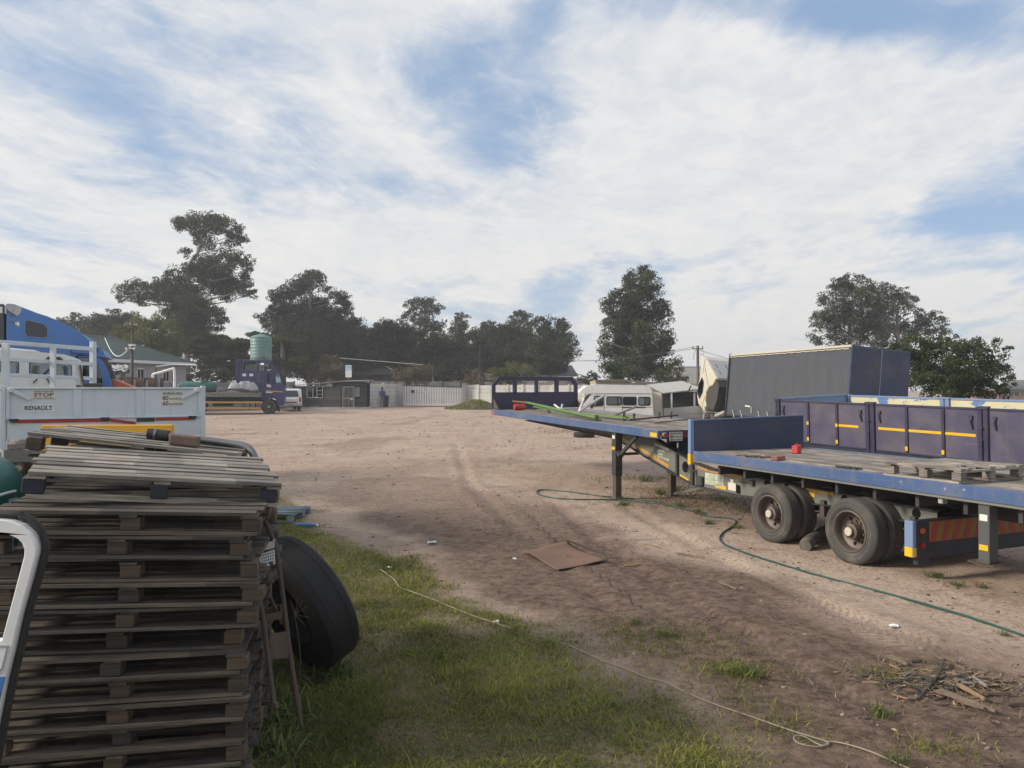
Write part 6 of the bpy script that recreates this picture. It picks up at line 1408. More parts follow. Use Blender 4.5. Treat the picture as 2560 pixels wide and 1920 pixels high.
    t_.set(b_.inputs['Base Color'], t_.mix(t_.ss(nn, .35, .65), (.065, .07, .03), (.16, .125, .09))); b_.inputs['Roughness'].default_value = 1
    o = mo.build('earth_mound', 'mound_earth', smooth=80); tag(o, 'low mound of earth grown over with grass right of the gate', 'mound')
    n = 2600; x, y = RNG.uniform(-1, 1, n), RNG.uniform(-1, 1, n); r = np.hypot(x, y); kk = r < .95; x, y, r = x[kk], y[kk], r[kk]; zz = c.z + .55 * np.clip(1 - r ** 1.6, 0, 1) * (1 + .35 * np.sin(3 * x + 1)) - .05
    V, Fq, Tn = blades(c.x + x * 2.5, c.y + y * 2.0, zz, RNG.uniform(.08, .25, len(x)), .05, .1, RNG.uniform(0, .6, len(x)))
    o2 = bpy.data.objects.new('grass', mesh_np('grass', V, Fq, 'grass_blades', Tn)); C.objects.link(o2); tag(o2, 'grass growing on the mound right of the gate', 'grass', kind='stuff')
    # bin beside the person
    p = P(964, 68); Bn = thing('bin', 'dark bin standing behind the person by the wall', 'bin', p); MB().lathe([(.24, 0), (.30, .9), (.33, .9), (.33, .95), (.25, .95)], 20).build('body', 'chassis_dark', Bn, smooth=40); MB().lathe([(.34, .951), (.34, .99), (.1, 1.03), (0, 1.03)], 20).build('lid', 'chassis_dark', Bn, smooth=40)
far_end()

def person():
    p = Vector(((955.5 - CX) / FPX * 66.5, 66.5, float(gz(0, 66.5)))); T = thing('person', 'person in a blue jacket and grey trousers standing by the white wall', 'person', p)
    me = bpy.data.meshes.new('body'); J = {}
    pts = [('pelvis', (0, 0, .92), .15), ('chest', (0, .01, 1.25), .17), ('neck', (0, .0, 1.46), .06), ('chin', (0, -.01, 1.53), .075), ('head', (0, .0, 1.63), .10), ('top', (0, .01, 1.70), .07),
           ('hipL', (-.10, 0, .86), .11), ('kneeL', (-.13, -.03, .48), .075), ('ankL', (-.15, .02, .10), .05), ('toeL', (-.17, -.13, .045), .04), ('hipR', (.10, 0, .86), .11), ('kneeR', (.10, -.02, .48), .075), ('ankR', (.10, .03, .10), .05), ('toeR', (.11, -.12, .045), .04),
           ('shL', (-.19, .01, 1.38), .075), ('elL', (-.27, .03, 1.12), .055), ('wrL', (-.18, -.14, .98), .038), ('haL', (-.12, -.19, .96), .035), ('shR', (.19, .01, 1.38), .075), ('elR', (.27, .04, 1.10), .055), ('wrR', (.20, -.13, .97), .038), ('haR', (.14, -.18, .95), .035)]
    E_ = [('pelvis', 'chest'), ('chest', 'neck'), ('neck', 'chin'), ('chin', 'head'), ('head', 'top'), ('pelvis', 'hipL'), ('hipL', 'kneeL'), ('kneeL', 'ankL'), ('ankL', 'toeL'), ('pelvis', 'hipR'), ('hipR', 'kneeR'), ('kneeR', 'ankR'), ('ankR', 'toeR'), ('chest', 'shL'), ('shL', 'elL'), ('elL', 'wrL'), ('wrL', 'haL'), ('chest', 'shR'), ('shR', 'elR'), ('elR', 'wrR'), ('wrR', 'haR')]
    ix = {n: i for i, (n, _, _) in enumerate(pts)}
    me.from_pydata([q for _, q, _ in pts], [(ix[a], ix[b]) for a, b in E_], []); o = bpy.data.objects.new('body', me); C.objects.link(o); o.parent = T
    sk = o.modifiers.new('skin', 'SKIN'); sb = o.modifiers.new('sub', 'SUBSURF'); sb.levels = sb.render_levels = 2
    for i, v in enumerate(me.skin_vertices[0].data): v.radius = (pts[i][2],) * 2; v.use_root = i == 0
    m, t, b, _ = new_mat('person_surface'); sp = t.n('ShaderNodeSeparateXYZ'); t.set(sp.inputs[0], obj_co(t)); zc = sp.outputs[2]; xa = t.m('ABSOLUTE', sp.outputs[0])
    # clothing by height on the body: shoes, trousers, jacket, skin
    def below(v, e): return t.m('LESS_THAN', v, e)
    c = t.mix(below(zc, 1.49), (.06, .034, .024), (.035, .045, .17)); c = t.mix(t.m('MULTIPLY', below(zc, 1.0), below(xa, .16)), c, (.17, .165, .17)); c = t.mix(below(zc, .78), c, (.17, .165, .17)); c = t.mix(below(zc, .10), c, (.02, .02, .02))
    t.set(b.inputs['Base Color'], c); b.inputs['Roughness'].default_value = .85; me.materials.append(m)
    MB().lathe([(.0, 1.765), (.06, 1.755), (.105, 1.70), (.118, 1.64), (.112, 1.60), (.09, 1.60)], 16, Matrix.Translation((0, .012, 0))).build('hair', 'ink', T, smooth=60)
person()

def houses():
    # green roofed house at the left
    T = thing('green_roof_house', 'lilac walled house with a green hipped roof behind the grey wall', 'house', (0, 0, 0))
    E2 = Vector((-.412 * 69, 69, 0)); d = Vector((2.1, 9.7, 0)).normalized(); n = Vector((-d.y, d.x, 0)); ze = 2.3 + 62 * 69 / FPX; Ln, Wd = 16.0, 9.0
    def onwall(px):
        u = (px - CX) / FPX; s = (E2.x - u * E2.y) / (d.x - u * d.y); return s
    Q = lambda s, w, z: E2 - d * s + n * w + Vector((0, 0, z))
    MB().hexa([Q(.6, .5, .4), Q(Ln, .5, .4), Q(Ln, Wd - .5, .4), Q(.6, Wd - .5, .4)], [Q(.6, .5, ze - .1), Q(Ln, .5, ze - .1), Q(Ln, Wd - .5, ze - .1), Q(.6, Wd - .5, ze - .1)]).build('wall', 'wall_lilac', T)
    A, B_, Cb, Db = Q(Ln + .5, 0, ze), Q(0, 0, ze), Q(0, Wd, ze), Q(Ln + .5, Wd, ze); r1, r0 = Q(Wd / 2, Wd / 2, ze + 2.05), Q(Ln - Wd / 2 + .5, Wd / 2, ze + 2.05)
    rf = MB().add([A, B_, Cb, Db, r0, r1], [(0, 1, 5, 4), (1, 2, 5), (2, 3, 4, 5), (3, 0, 4), (0, 3, 2, 1)]).build('roof', 'roof_green', T)
    MB().bar(r1, B_ + Vector((0, .0, .03)), .16, .10).bar(r0, r1, .2, .14).build('ridge_cap', 'roof_grey', rf)
    MB().bar(A + Vector((0, 0, -.11)), B_ + Vector((0, 0, -.11)), .05, .24).bar(B_ + Vector((.03, .04, -.11)), Cb + Vector((.03, .04, -.11)), .05, .24).build('fascia', 'fascia_white', T)
    for (a, b) in ((313, 325), (355, 371), (419, 433), (440, 448)):
        s0, s1 = onwall(a), onwall(b)
        w = MB().hexa([Q(s0, .44, ze - 1.75), Q(s1, .44, ze - 1.75), Q(s1, .5, ze - 1.75), Q(s0, .5, ze - 1.75)], [Q(s0, .44, ze - .6), Q(s1, .44, ze - .6), Q(s1, .5, ze - .6), Q(s0, .5, ze - .6)]).build('window', 'fascia_white', T); k = (s1 - s0) / 2
        for i in (0, 1):
            p0, p1 = s0 + k * i + k * .12, s0 + k * (i + 1) - k * .12
            MB().hexa([Q(p0, .42, ze - 1.65), Q(p1, .42, ze - 1.65), Q(p1, .435, ze - 1.65), Q(p0, .435, ze - 1.65)], [Q(p0, .42, ze - .7), Q(p1, .42, ze - .7), Q(p1, .435, ze - .7), Q(p0, .435, ze - .7)]).build('pane', 'dark_glass', w)
    MB().tube([at(390, 917, 59), at(433, 911, 60), at(492, 913, 60), at(490, 929, 60)], .05).build('gutter', 'white_pipe', T)
    # brick houses beyond the gate
    D = 96; T = thing('brick_house', 'red brick gabled house with pale verges beyond the gate', 'house', (0, 0, 0)); g = .5
    q = lambda px, py, d=D: at(px, py, d)
    MB().plate([[(1105, 985), (1105, 951), (1168, 926), (1240, 944), (1240, 985)]], lambda u, v, t: tuple(q(u, v, D)[:1]) + (D + t,) + tuple(q(u, v, D)[2:]), 0, 5).build('wall', 'brick_red', T)
    MB().bar(q(1100, 951, D - .4), q(1168, 924, D - .4), .3, .28).bar(q(1168, 924, D - .4), q(1245, 942, D - .4), .3, .28).build('verge', 'plaster_cream', T)
    MB().hexa([q(1098, 951, D - .3), q(1168, 924, D - .3), q(1168, 924, D - .3) + Vector((0, 6, 0)), q(1098, 951, D - .3) + Vector((0, 6, 0))], [q(1098, 949, D - .3), q(1168, 922, D - .3), q(1168, 922, D - .3) + Vector((0, 6, 0)), q(1098, 949, D - .3) + Vector((0, 6, 0))]).build('roof', 'roof_brown', T)
    MB().bx(q(1133, 0).x, q(1152, 0).x, D - .2, D - .1, q(0, 956).z, q(0, 950).z).build('window', 'fascia_white', T); MB().bx(q(1212, 0).x, q(1236, 0).x, D - .2, D - .1, q(0, 950).z, q(0, 938).z).build('window', 'fascia_white', T)
    D = 92; T = thing('grey_roof_house', 'house with a long grey tiled roof behind the purple headboard', 'house', (0, 0, 0)); q = lambda px, py, d=D: at(px, py, d)
    a, b, c, d_ = q(1225, 938), q(1445, 940), q(1430, 916, D + 5), q(1240, 916, D + 5); c.z = d_.z = q(0, 914, D + 5).z; a.z = b.z = q(0, 938).z; dn = Vector((0, 0, -.15))
    MB().hexa([a + dn, b + dn, c + dn, d_ + dn], [a, b, c, d_]).build('roof', 'roof_grey', T); MB().bx(a.x + .5, b.x - .5, D + .5, D + 8, .5, a.z - .16).build('wall', 'plaster_cream', T)
    for x in (1262, 1345): MB().bx(q(x, 0).x, q(x + 22, 0).x, D + .42, D + .49, q(0, 957).z, q(0, 944).z).build('window', 'fascia_white', T)
    MB().bar(q(1428, 930), q(1460, 940), .3, .08).bx(q(1420, 0).x, q(1462, 0).x, D - 1, D + 3, .5, q(0, 946).z).build('lean_to', 'roof_grey', T)
    # brown roof left of it
    D = 88; T = thing('brown_roof_house', 'house with a wide brown roof half hidden behind the shack sign', 'house', (0, 0, 0)); q = lambda px, py, d=D: at(px, py, d)
    a, b, c, d_ = q(820, 945), q(1000, 934), q(960, 917, D + 5), q(838, 917, D + 5); a.z = b.z = q(0, 935).z; c.z = d_.z = q(0, 914, D + 5).z
    MB().hexa([a + dn, b + dn, c + dn, d_ + dn], [a, b, c, d_]).build('roof', 'roof_brown', T); MB().bx(a.x + .4, b.x - .4, D + .4, D + 8, .5, a.z - .17).build('wall', 'roof_brown', T); MB().bar(c, b, .2, .12).bar(d_, c, .2, .12).build('verge', 'plaster_cream', T)
    # low yellow brick building behind the minibus
    D = 52; T = thing('brick_outbuilding', 'low yellow brick building with a flat roof behind the minibus', 'building', (0, 0, 0)); q = lambda px, py, d=D: at(px, py, d)
    MB().bx(q(1490, 0).x, q(1563, 0).x, D, D + 4, .5, q(0, 952).z).build('wall', 'yellow_brick', T); MB().bx(q(1563, 0).x + .003, q(1712, 0).x, D + .2, D + 4, .5, q(0, 957).z).build('wall', 'plaster_cream', T)
    MB().hexa([q(1486, 952, D - .3), q(1566, 952, D - .3), q(1566, 952, D + 4.3), q(1486, 952, D + 4.3)], [q(1486, 949, D - .3), q(1566, 949, D - .3), q(1566, 949, D + 4.3), q(1486, 949, D + 4.3)]).hexa([q(1566.3, 954, D - .3), q(1716, 966, D - .3), q(1716, 966, D + 4.3), q(1566.3, 954, D + 4.3)], [q(1566.3, 950, D - .3), q(1716, 962, D - .3), q(1716, 962, D + 4.3), q(1566.3, 950, D + 4.3)]).build('roof', 'roof_grey', T)
    MB().bx(q(1564, 0).x, q(1570, 0).x, D + .2, D + .4, q(0, 949).z, q(0, 944).z).build('vent', 'white_clean', T)
    # white warehouse
    D = 78; T = thing('warehouse', 'white corrugated iron warehouse behind the power pole', 'warehouse', (0, 0, 0)); q = lambda px, py, d=D: at(px, py, d)
    for z0, z1 in ((984, 937), (936.5, 919)): a = q(1696, z0); corrugated(a, q(1772, z0), q(1696, z1), 30, .045, 'white_clean', 'wall', T)
    MB().bx(q(1695, 0).x, q(1774, 0).x, D - .05, D + 12, q(0, 919).z, q(0, 916).z).build('roof', 'galvanised', T); MB().bx(q(1697, 0).x, q(1771, 0).x, D + .1, D + 12, .5, q(0, 920).z).build('side_wall', 'galvanised', T)
    # house at the right edge
    D = 84; T = thing('pink_house', 'pink walled house with a grey roof at the right edge', 'house', (0, 0, 0)); q = lambda px, py, d=D: at(px, py, d)
    MB().bx(q(2505, 0).x, q(2700, 0).x, D, D + 9, .4, q(0, 972).z).build('wall', 'plaster_pink', T); a, b = q(2498, 973, D - .6), q(2710, 973, D - .6); c, d_ = q(2695, 950, D + 4), q(2516, 950, D + 4)
    MB().hexa([a + dn, b + dn, c + dn, d_ + dn], [a, b, c, d_]).build('roof', 'roof_grey', T)
    w = MB().bx(q(2519, 0).x, q(2549, 0).x, D - .06, D - .01, q(0, 991).z, q(0, 978).z).build('window', 'fascia_white', T); MB().bx(q(2521, 0).x, q(2533, 0).x, D - .08, D - .061, q(0, 990).z, q(0, 979).z).bx(q(2535, 0).x, q(2547, 0).x, D - .08, D - .061, q(0, 990).z, q(0, 979).z).build('pane', 'dark_glass', w)
    panel_wall('concrete_wall', 'low pinkish garden wall in front of the house at the right edge', Vector((q(2440, 0).x * .93, D * .93, .3)), Vector((q(2640, 0).x * .93, D * .93, .3)), 1.0, 2, 6, 'plaster_pink')
houses()

def street_bits():
    # flood light pole, cables, pipe frame, crates, tank tower
    D = 41.5; p = at(330, 975, D); T = thing('floodlight_pole', 'dark pole with two floodlights in front of the green roofed house', 'pole', (p.x, p.y, float(gz(0, D))))
    tz = lambda py: at(0, py, D).z - T.location.z
    MB().tube([(0, 0, 0), (0, 0, tz(862)), (.01, 0, tz(860)), (.01, 0, tz(805))], [.085, .075, .04, .03], 10).build('shaft', 'chassis_dark', T, smooth=50)
    for s in (-1, 1): l = MB().bx(s * .15 - .12 * (s < 0), s * .15 + .12 * (s > 0), -.22, -.05, tz(875), tz(869)).build('floodlight', 'chassis_grey', T, rot=(0, 0, 0), bevel=.01); MB().bx(s * .15 - .11 * (s < 0) + .0, s * .15 + .11 * (s > 0), -.235, -.221, tz(874.5), tz(869.5)).build('lens', 'sticker_white', l)
    MB().bx(-.14, .14, -.12, .12, tz(865), tz(861)).bar((-.2, -.1, tz(871)), (.2, -.1, tz(871)), .04).build('bracket', 'white_clean', T)
    a, b = at(262, 845, 61), at(330, 862, D); tag(MB().tube([a.lerp(b, i / 14) + Vector((0, 0, -1.0 * math.sin(math.pi * i / 14))) for i in range(15)], .03, 6).build('cable', 'white_pipe', smooth=60), 'white sagging cable from the green roof to the floodlight pole', 'cable')
    D = 36; F_ = thing('pipe_frame', 'white bent pipe frame with a dark upright near the grey wall', 'pipe frame', (0, 0, 0)); g = float(gz(0, D))
    q = lambda x, y: at(280 + x / 7.9, 820 + y / 7.9, D); gr = lambda v: Vector((v.x, v.y, g))
    MB().tube(catmull([q(815, 980), q(820, 915), q(1000, 865), q(1200, 805), q(1225, 830), q(1235, 1000)], 5) + [gr(q(1240, 1200))], .062, 10).build('pipe', 'white_pipe', F_, smooth=50); MB().tube([gr(q(815, 980)), q(815, 975)], .03).build('foot', 'galvanised', F_)
    MB().tube([gr(q(872, 1200)), q(872, 765)], .035).build('upright', 'chassis_dark', F_)
    for i, (x0, x1, y0) in enumerate(((150, 375, 965), (375, 625, 975), (628, 868, 985))):
        D = 33 + i * .1; g = float(gz(0, D)); qq = lambda x, y: at(280 + x / 7.9, 820 + y / 7.9, D); a, b = qq(x0, y0), qq(x1 - 8, y0)
        lab = ['brown wooden crate beside the orange bonnet, leftmost of three', 'brown wooden crate in the middle of the row of three', 'open wooden crate with a pale box inside, rightmost of three'][i]
        K = thing('wooden_crate', lab, 'crate', (a.x, D, g), group='wooden crates by the grey wall'); w, h = b.x - a.x, a.z - g
        m = MB()
        for x in (0, w): m.bx(x - .05, x + .05, -.05, .05, 0, h).bx(x - .05, x + .05, .55, .65, 0, h)
        m.bx(.05, w - .05, -.045, .045, h - .09, h).bx(.05, w - .05, -.045, .045, .25, .33).build('frame', 'pallet_wood', K); MB().bx(.05, w - .05, .30, .33, 0.33, h - .09).build('panel', 'cardboard', K)
        if i == 2: MB().bx(.45, .8, .05, .28, h - .82, h - .55).build('pale_box', 'plaster_pink', K)
    # green water tower
    D = 60; p = at(652.5, 905, D); T = thing('water_tower', 'pale green cylindrical water tank on a steel stand behind the lorry', 'water tank', (p.x, D, float(gz(0, D)))); zb = at(0, 901, D).z - T.location.z; zt = at(0, 845, D).z - T.location.z; r = 25.5 / FPX * D
    prof = [(r * .98, zb)]; n = 7
    for i in range(n): h0, h1 = zb + (zt - zb) * i / n, zb + (zt - zb) * (i + 1) / n; prof += [(r, h0 + .03), (r, h1 - .03), (r * 1.02, h1 - .015), (r * 1.02, h1 + .01)]
    prof += [(r * .9, zt + .12), (r * .5, zt + .24), (r * .2, zt + .28), (r * .2, zt + .34), (0, zt + .34)]
    MB().lathe(prof, 40).build('tank', 'tank_green', T, smooth=40); st = MB()
    for sx in (-1, 1):
        for sy in (-1, 1): st.bar((sx * r * .8, sy * r * .8, 0), (sx * r * .8, sy * r * .8, zb - .1), .09)
        st.bar((sx * r * .8, -r * .8, .5), (sx * r * .8, r * .8, zb - .3), .05).bar((-r * .8, sx * r * .8, .5), (r * .8, sx * r * .8, zb - .3), .05)
    st.bx(-r, r, -r, r, zb - .1, zb - .002).build('stand', 'chassis_dark', T)
    MB().tube([(r * .55, -r * .85, zb + .3), (r * .8, -r * .64, zb - 2)], .03).build('outlet_pipe', 'chassis_dark', T)
    # power pole with wires
    D = 48; p = at(1744.5, 980, D); T = thing('power_pole', 'wooden power pole with wires behind the tipped cab', 'power pole', (p.x, D, float(gz(0, D)))); zt = at(0, 864, D).z - T.location.z
    MB().tube([(0, 0, 0), (0, 0, zt)], [.11, .08], 10).build('pole', 'bark', T, smooth=60); MB().bar((-.35, 0, zt - .2), (.35, 0, zt - .2), .06).cyl((-.3, 0, zt - .17), (-.3, 0, zt - .02), .03).cyl((.3, 0, zt - .17), (.3, 0, zt - .02), .03).build('cross_arm', 'bark', T)
    MB().tube(catmull([(-.1, -.1, zt - .2), (-.25, -.1, zt - .5), (-.3, -.1, zt - .9)], 4), .012).tube(catmull([(.1, -.1, zt - .2), (.35, -.1, zt - .4), (.3, -.1, zt - .6), (.1, -.1, zt - .5)], 4), .012).build('loose_wires', 'ink', T)
    top = T.location + Vector((0, 0, zt - .05))
    for j, (e, lab) in enumerate(((at(1290, 884, 88), 'upper wire running left from the power pole to the far trees'), (at(1300, 878, 86), 'lower wire running left from the power pole behind the tall tree'), (at(2140, 905, 60), 'wire sloping right from the power pole behind the curtain truck'))):
        pts = [(top + Vector((0, 0, -.1 * j))).lerp(e, i / 20) + Vector((0, 0, -.9 * math.sin(math.pi * i / 20))) for i in range(21)]; tag(MB().tube(pts, .013, 5).build('power_line', 'ink', smooth=80), lab, 'wire')
    D = 75; T = thing('thin_pole', 'thin dark pole in front of the far trees by the brick house', 'pole', P0(1200, D)); zt = at(0, 862, D).z - T.location.z; MB().tube([(0, 0, 0), (0, 0, zt)], [.07, .04], 8).build('shaft', 'chassis_dark', T); MB().bar((-.8, 0, zt - .1), (.8, 0, zt - .1), .04).build('cross_arm', 'chassis_dark', T)
    T = thing('thin_pole', 'short grey pole beyond the gate by the bare bushes', 'pole', P0(1081, 80)); MB().tube([(0, 0, 0), (0, 0, at(0, 917, 80).z - T.location.z)], .05, 8).build('shaft', 'chassis_grey', T)
    e0, e1 = at(848, 895, 84), at(1058, 912, 84); tag(MB().tube([e0, e1], .04, 6).build('ridge_wire', 'plaster_cream'), 'pale slanting line strung in front of the dark trees beyond the gate', 'wire')
def P0(px, D): return Vector(((px - CX) / FPX * D, D, float(gz(0, D))))
street_bits()
# ------------------------------------------------------------------ trees
def Zc(ox, oy, s): return lambda x, y, r: (ox + x / s, oy + y / s, r / s)
Z5, Z6, Z7 = Zc(140, 500, 2.911), Zc(860, 640, 2.514), Zc(1960, 640, 3.687)
def leaf_mesh(centres, D, leaf, dens, seed, flat=1.0, droop=0.0):
    rg = np.random.default_rng(seed); Vs, Ts = [], []
    for (c, r, sq) in centres:
        # each bough is several tufts; leaves crowd towards the outside of each tuft
        nt = max(5, int(15 * (r / 1.1) ** 1.0)); u = rg.normal(size=(nt, 3)); u /= np.linalg.norm(u, axis=1)[:, None]
        tc = u * (rg.uniform(.15, .95, nt) ** .6)[:, None] * r * np.array([1, 1.0, sq]); tr = r * rg.uniform(.28, .5, nt); tone0 = rg.normal(0, .16, nt)
        n = max(8, int(dens * (tr.mean() / leaf) ** 2))
        for k in range(nt):
            w = rg.normal(size=(n, 3)); w /= np.linalg.norm(w, axis=1)[:, None]; p = c + tc[k] + w * (rg.uniform(.25, 1.08, n) ** .5)[:, None] * tr[k] * np.array([1.1, 1.1, .8 * flat])
            a = rg.normal(size=(n, 3)); a[:, 2] -= droop; a /= np.linalg.norm(a, axis=1)[:, None]; b = np.cross(a, rg.normal(size=(n, 3))); b /= np.linalg.norm(b, axis=1)[:, None]
            L = leaf * rg.uniform(.6, 1.35, n)[:, None]; wd = L * rg.uniform(.28, .5, n)[:, None]
            V = np.stack([p - a * L * .5, p + b * wd * .5, p + a * L * .5, p - b * wd * .5], 1); Vs.append(V.reshape(-1, 3)); Ts.append(np.repeat(np.clip(.5 + tone0[k] + rg.normal(0, .22, n), 0, 1), 4))
    V = np.concatenate(Vs); return V, np.arange(len(V)).reshape(-1, 4), np.concatenate(Ts)
def tree(name, label, conv, clumps, D, mat, trunk, seed, leaf=None, dens=20.0, flat=1.0, sq=.85, group=None, deep=1.0, bark='bark', tr=.35, droop=0.0, limbs=True, grow=1.17):
    rg = random.Random(seed); leaf = leaf or .0028 * D; cs = []
    for q in clumps:
        px, py, rp = conv(*q[:3]); d = D + rg.uniform(-1, 1) * deep * rp * D / FPX * 1.5; r = rp * D / FPX * grow; cs.append((np.array(at(px, py, d)), r, q[3] if len(q) > 3 else sq))
    tp = [at(*conv(x, y, 0)[:2], D) for x, y in trunk]; g = float(gz(0, min(D, 90))); tp[0].z = g - .1; base = Vector((tp[0].x, tp[0].y, g))
    T = thing(name, label, 'tree', base, group=group)
    cr = mesh_np('crown', *(lambda V, F, t: (V - np.array(base), F, mat, t))(*leaf_mesh(cs, D, leaf, dens, seed, flat, droop))); o = bpy.data.objects.new('crown', cr); C.objects.link(o); o.parent = T
    m = MB(); pts = catmull(tp, 5); n = len(pts); m.tube([p - base for p in pts], [tr * (1 - .8 * i / n) for i in range(n)], 8)
    if limbs:
        for c, r, _ in cs:
            c = Vector(c); j = min(range(n), key=lambda i: (pts[i] - c).length + max(0, pts[i].z - c.z + r) * 1.5); s = pts[j]; L = (c - s).length
            if L > .3: m.tube([s - base, s.lerp(c, .5) - base + Vector((0, 0, -.06 * L + .1 * rg.random() * L)), c - base, c + (c - s).normalized() * r * .4 - base], [min(tr * .3, .010 * L + .03), .02 + .006 * L, .015 + .002 * L, .01], 5)
    m.build('trunk', bark, T, smooth=60)
    return T
tree('gum_tree', 'tallest gum tree with a ragged leaning crown and visible pale trunk at the left', Z5,
     [(940, 160, 75), (1040, 185, 85), (1150, 150, 75), (1210, 200, 85), (1300, 250, 75), (1350, 290, 45), (1060, 290, 80), (940, 375, 45), (900, 200, 50), (1270, 330, 50), (1120, 350, 40), (1110, 480, 105), (1030, 520, 90), (1250, 440, 85), (1340, 430, 60), (1405, 470, 50), (1370, 540, 50), (1180, 590, 115), (1300, 610, 95), (1420, 690, 45), (1360, 660, 50), (1030, 620, 80), (1230, 690, 55),
      (860, 560, 75), (840, 640, 80), (720, 620, 65), (600, 660, 75), (500, 675, 65), (470, 730, 35), (620, 740, 50), (760, 680, 90), (900, 700, 100), (980, 790, 120), (880, 820, 90), (1000, 900, 130), (1130, 820, 75), (1200, 860, 50), (1180, 930, 50), (1080, 960, 80), (960, 1010, 120), (1090, 1060, 90)],
     86, 'leaf_dark', [(950, 1330), (955, 900), (948, 640), (970, 470), (1030, 380), (1060, 250)], 1, bark='pale_bark', tr=.42)
tree('gum_tree', 'broad round gum tree with a gap in its crown behind the water tower', Z5,
     [(1850, 580, 80), (1900, 570, 55), (1750, 630, 75), (1800, 620, 60), (1650, 670, 80), (1590, 730, 60), (1940, 640, 50), (2030, 690, 65), (2100, 730, 50), (2090, 810, 75), (1500, 870, 50), (1530, 900, 45), (1580, 830, 65), (1700, 770, 70), (1850, 830, 130), (1960, 780, 60), (1700, 880, 120), (2000, 880, 110), (1820, 1000, 160), (1980, 1020, 140), (1650, 1000, 110), (2120, 930, 90), (2180, 1060, 80), (1750, 1150, 140), (2000, 1170, 140), (1880, 1240, 120), (2150, 1200, 110), (1640, 1180, 110)],
     90, 'leaf_gum', [(1850, 1330), (1840, 1050), (1845, 800), (1850, 650)], 2, bark='pale_bark')
for i, (lab, cl, tk, D) in enumerate((
        ('dark bushy tree rising behind the blue sleeper roof', [(60, 890, 55), (150, 870, 55), (10, 900, 45), (120, 950, 85), (30, 970, 80)], [(90, 1300), (90, 950)], 96),
        ('dark bushy tree between the sleeper roof and the tallest gum tree', [(240, 890, 55), (320, 870, 60), (410, 840, 60), (440, 900, 85), (500, 880, 60), (540, 850, 50), (350, 950, 95), (250, 950, 85), (480, 960, 80), (400, 1020, 90), (250, 1030, 80)], [(370, 1300), (370, 950)], 92))):
    tree('background_tree', lab, Z5, cl, D, 'leaf_dark', tk, 20 + i, group='trees along the left skyline')
tree('pepper_tree', 'yellowish green drooping tree behind the green roof', Z5, [(470, 970, 60), (540, 940, 60), (600, 900, 70), (680, 930, 90), (760, 900, 80), (830, 950, 70), (620, 1010, 95), (740, 1030, 105), (850, 1040, 80), (520, 1030, 70), (680, 1110, 90), (820, 1120, 80)], 75, 'leaf_light', [(690, 1330), (690, 980)], 3, droop=1.2)
tree('acacia_tree', 'flat layered acacia between the green roof and the water tower', Z5, [(1030, 1020, 60, .3), (1090, 1005, 60, .3), (1200, 1010, 80, .3), (1310, 1040, 90, .3), (1060, 1070, 70, .3), (1170, 1070, 90, .3), (1290, 1090, 100, .3), (1390, 1060, 70, .3), (1090, 1130, 80, .35), (1210, 1150, 100, .35), (1340, 1160, 90, .35), (1150, 1210, 90, .5), (1280, 1230, 100, .5), (1400, 1200, 80, .5)], 76, 'leaf_acacia', [(1230, 1340), (1220, 1150), (1200, 1030)], 4, flat=.5, dens=26)
tree('acacia_tree', 'acacia with grey twigs right of the water tower', Z5, [(1480, 975, 70, .3), (1600, 1010, 80, .35), (1700, 1040, 90, .35), (1620, 1080, 90, .4), (1740, 1110, 90, .4), (1660, 1160, 100, .5), (1780, 1190, 90, .5), (1590, 1160, 70, .5)], 77, 'leaf_acacia', [(1660, 1340), (1650, 1150), (1640, 1020)], 5, flat=.5)
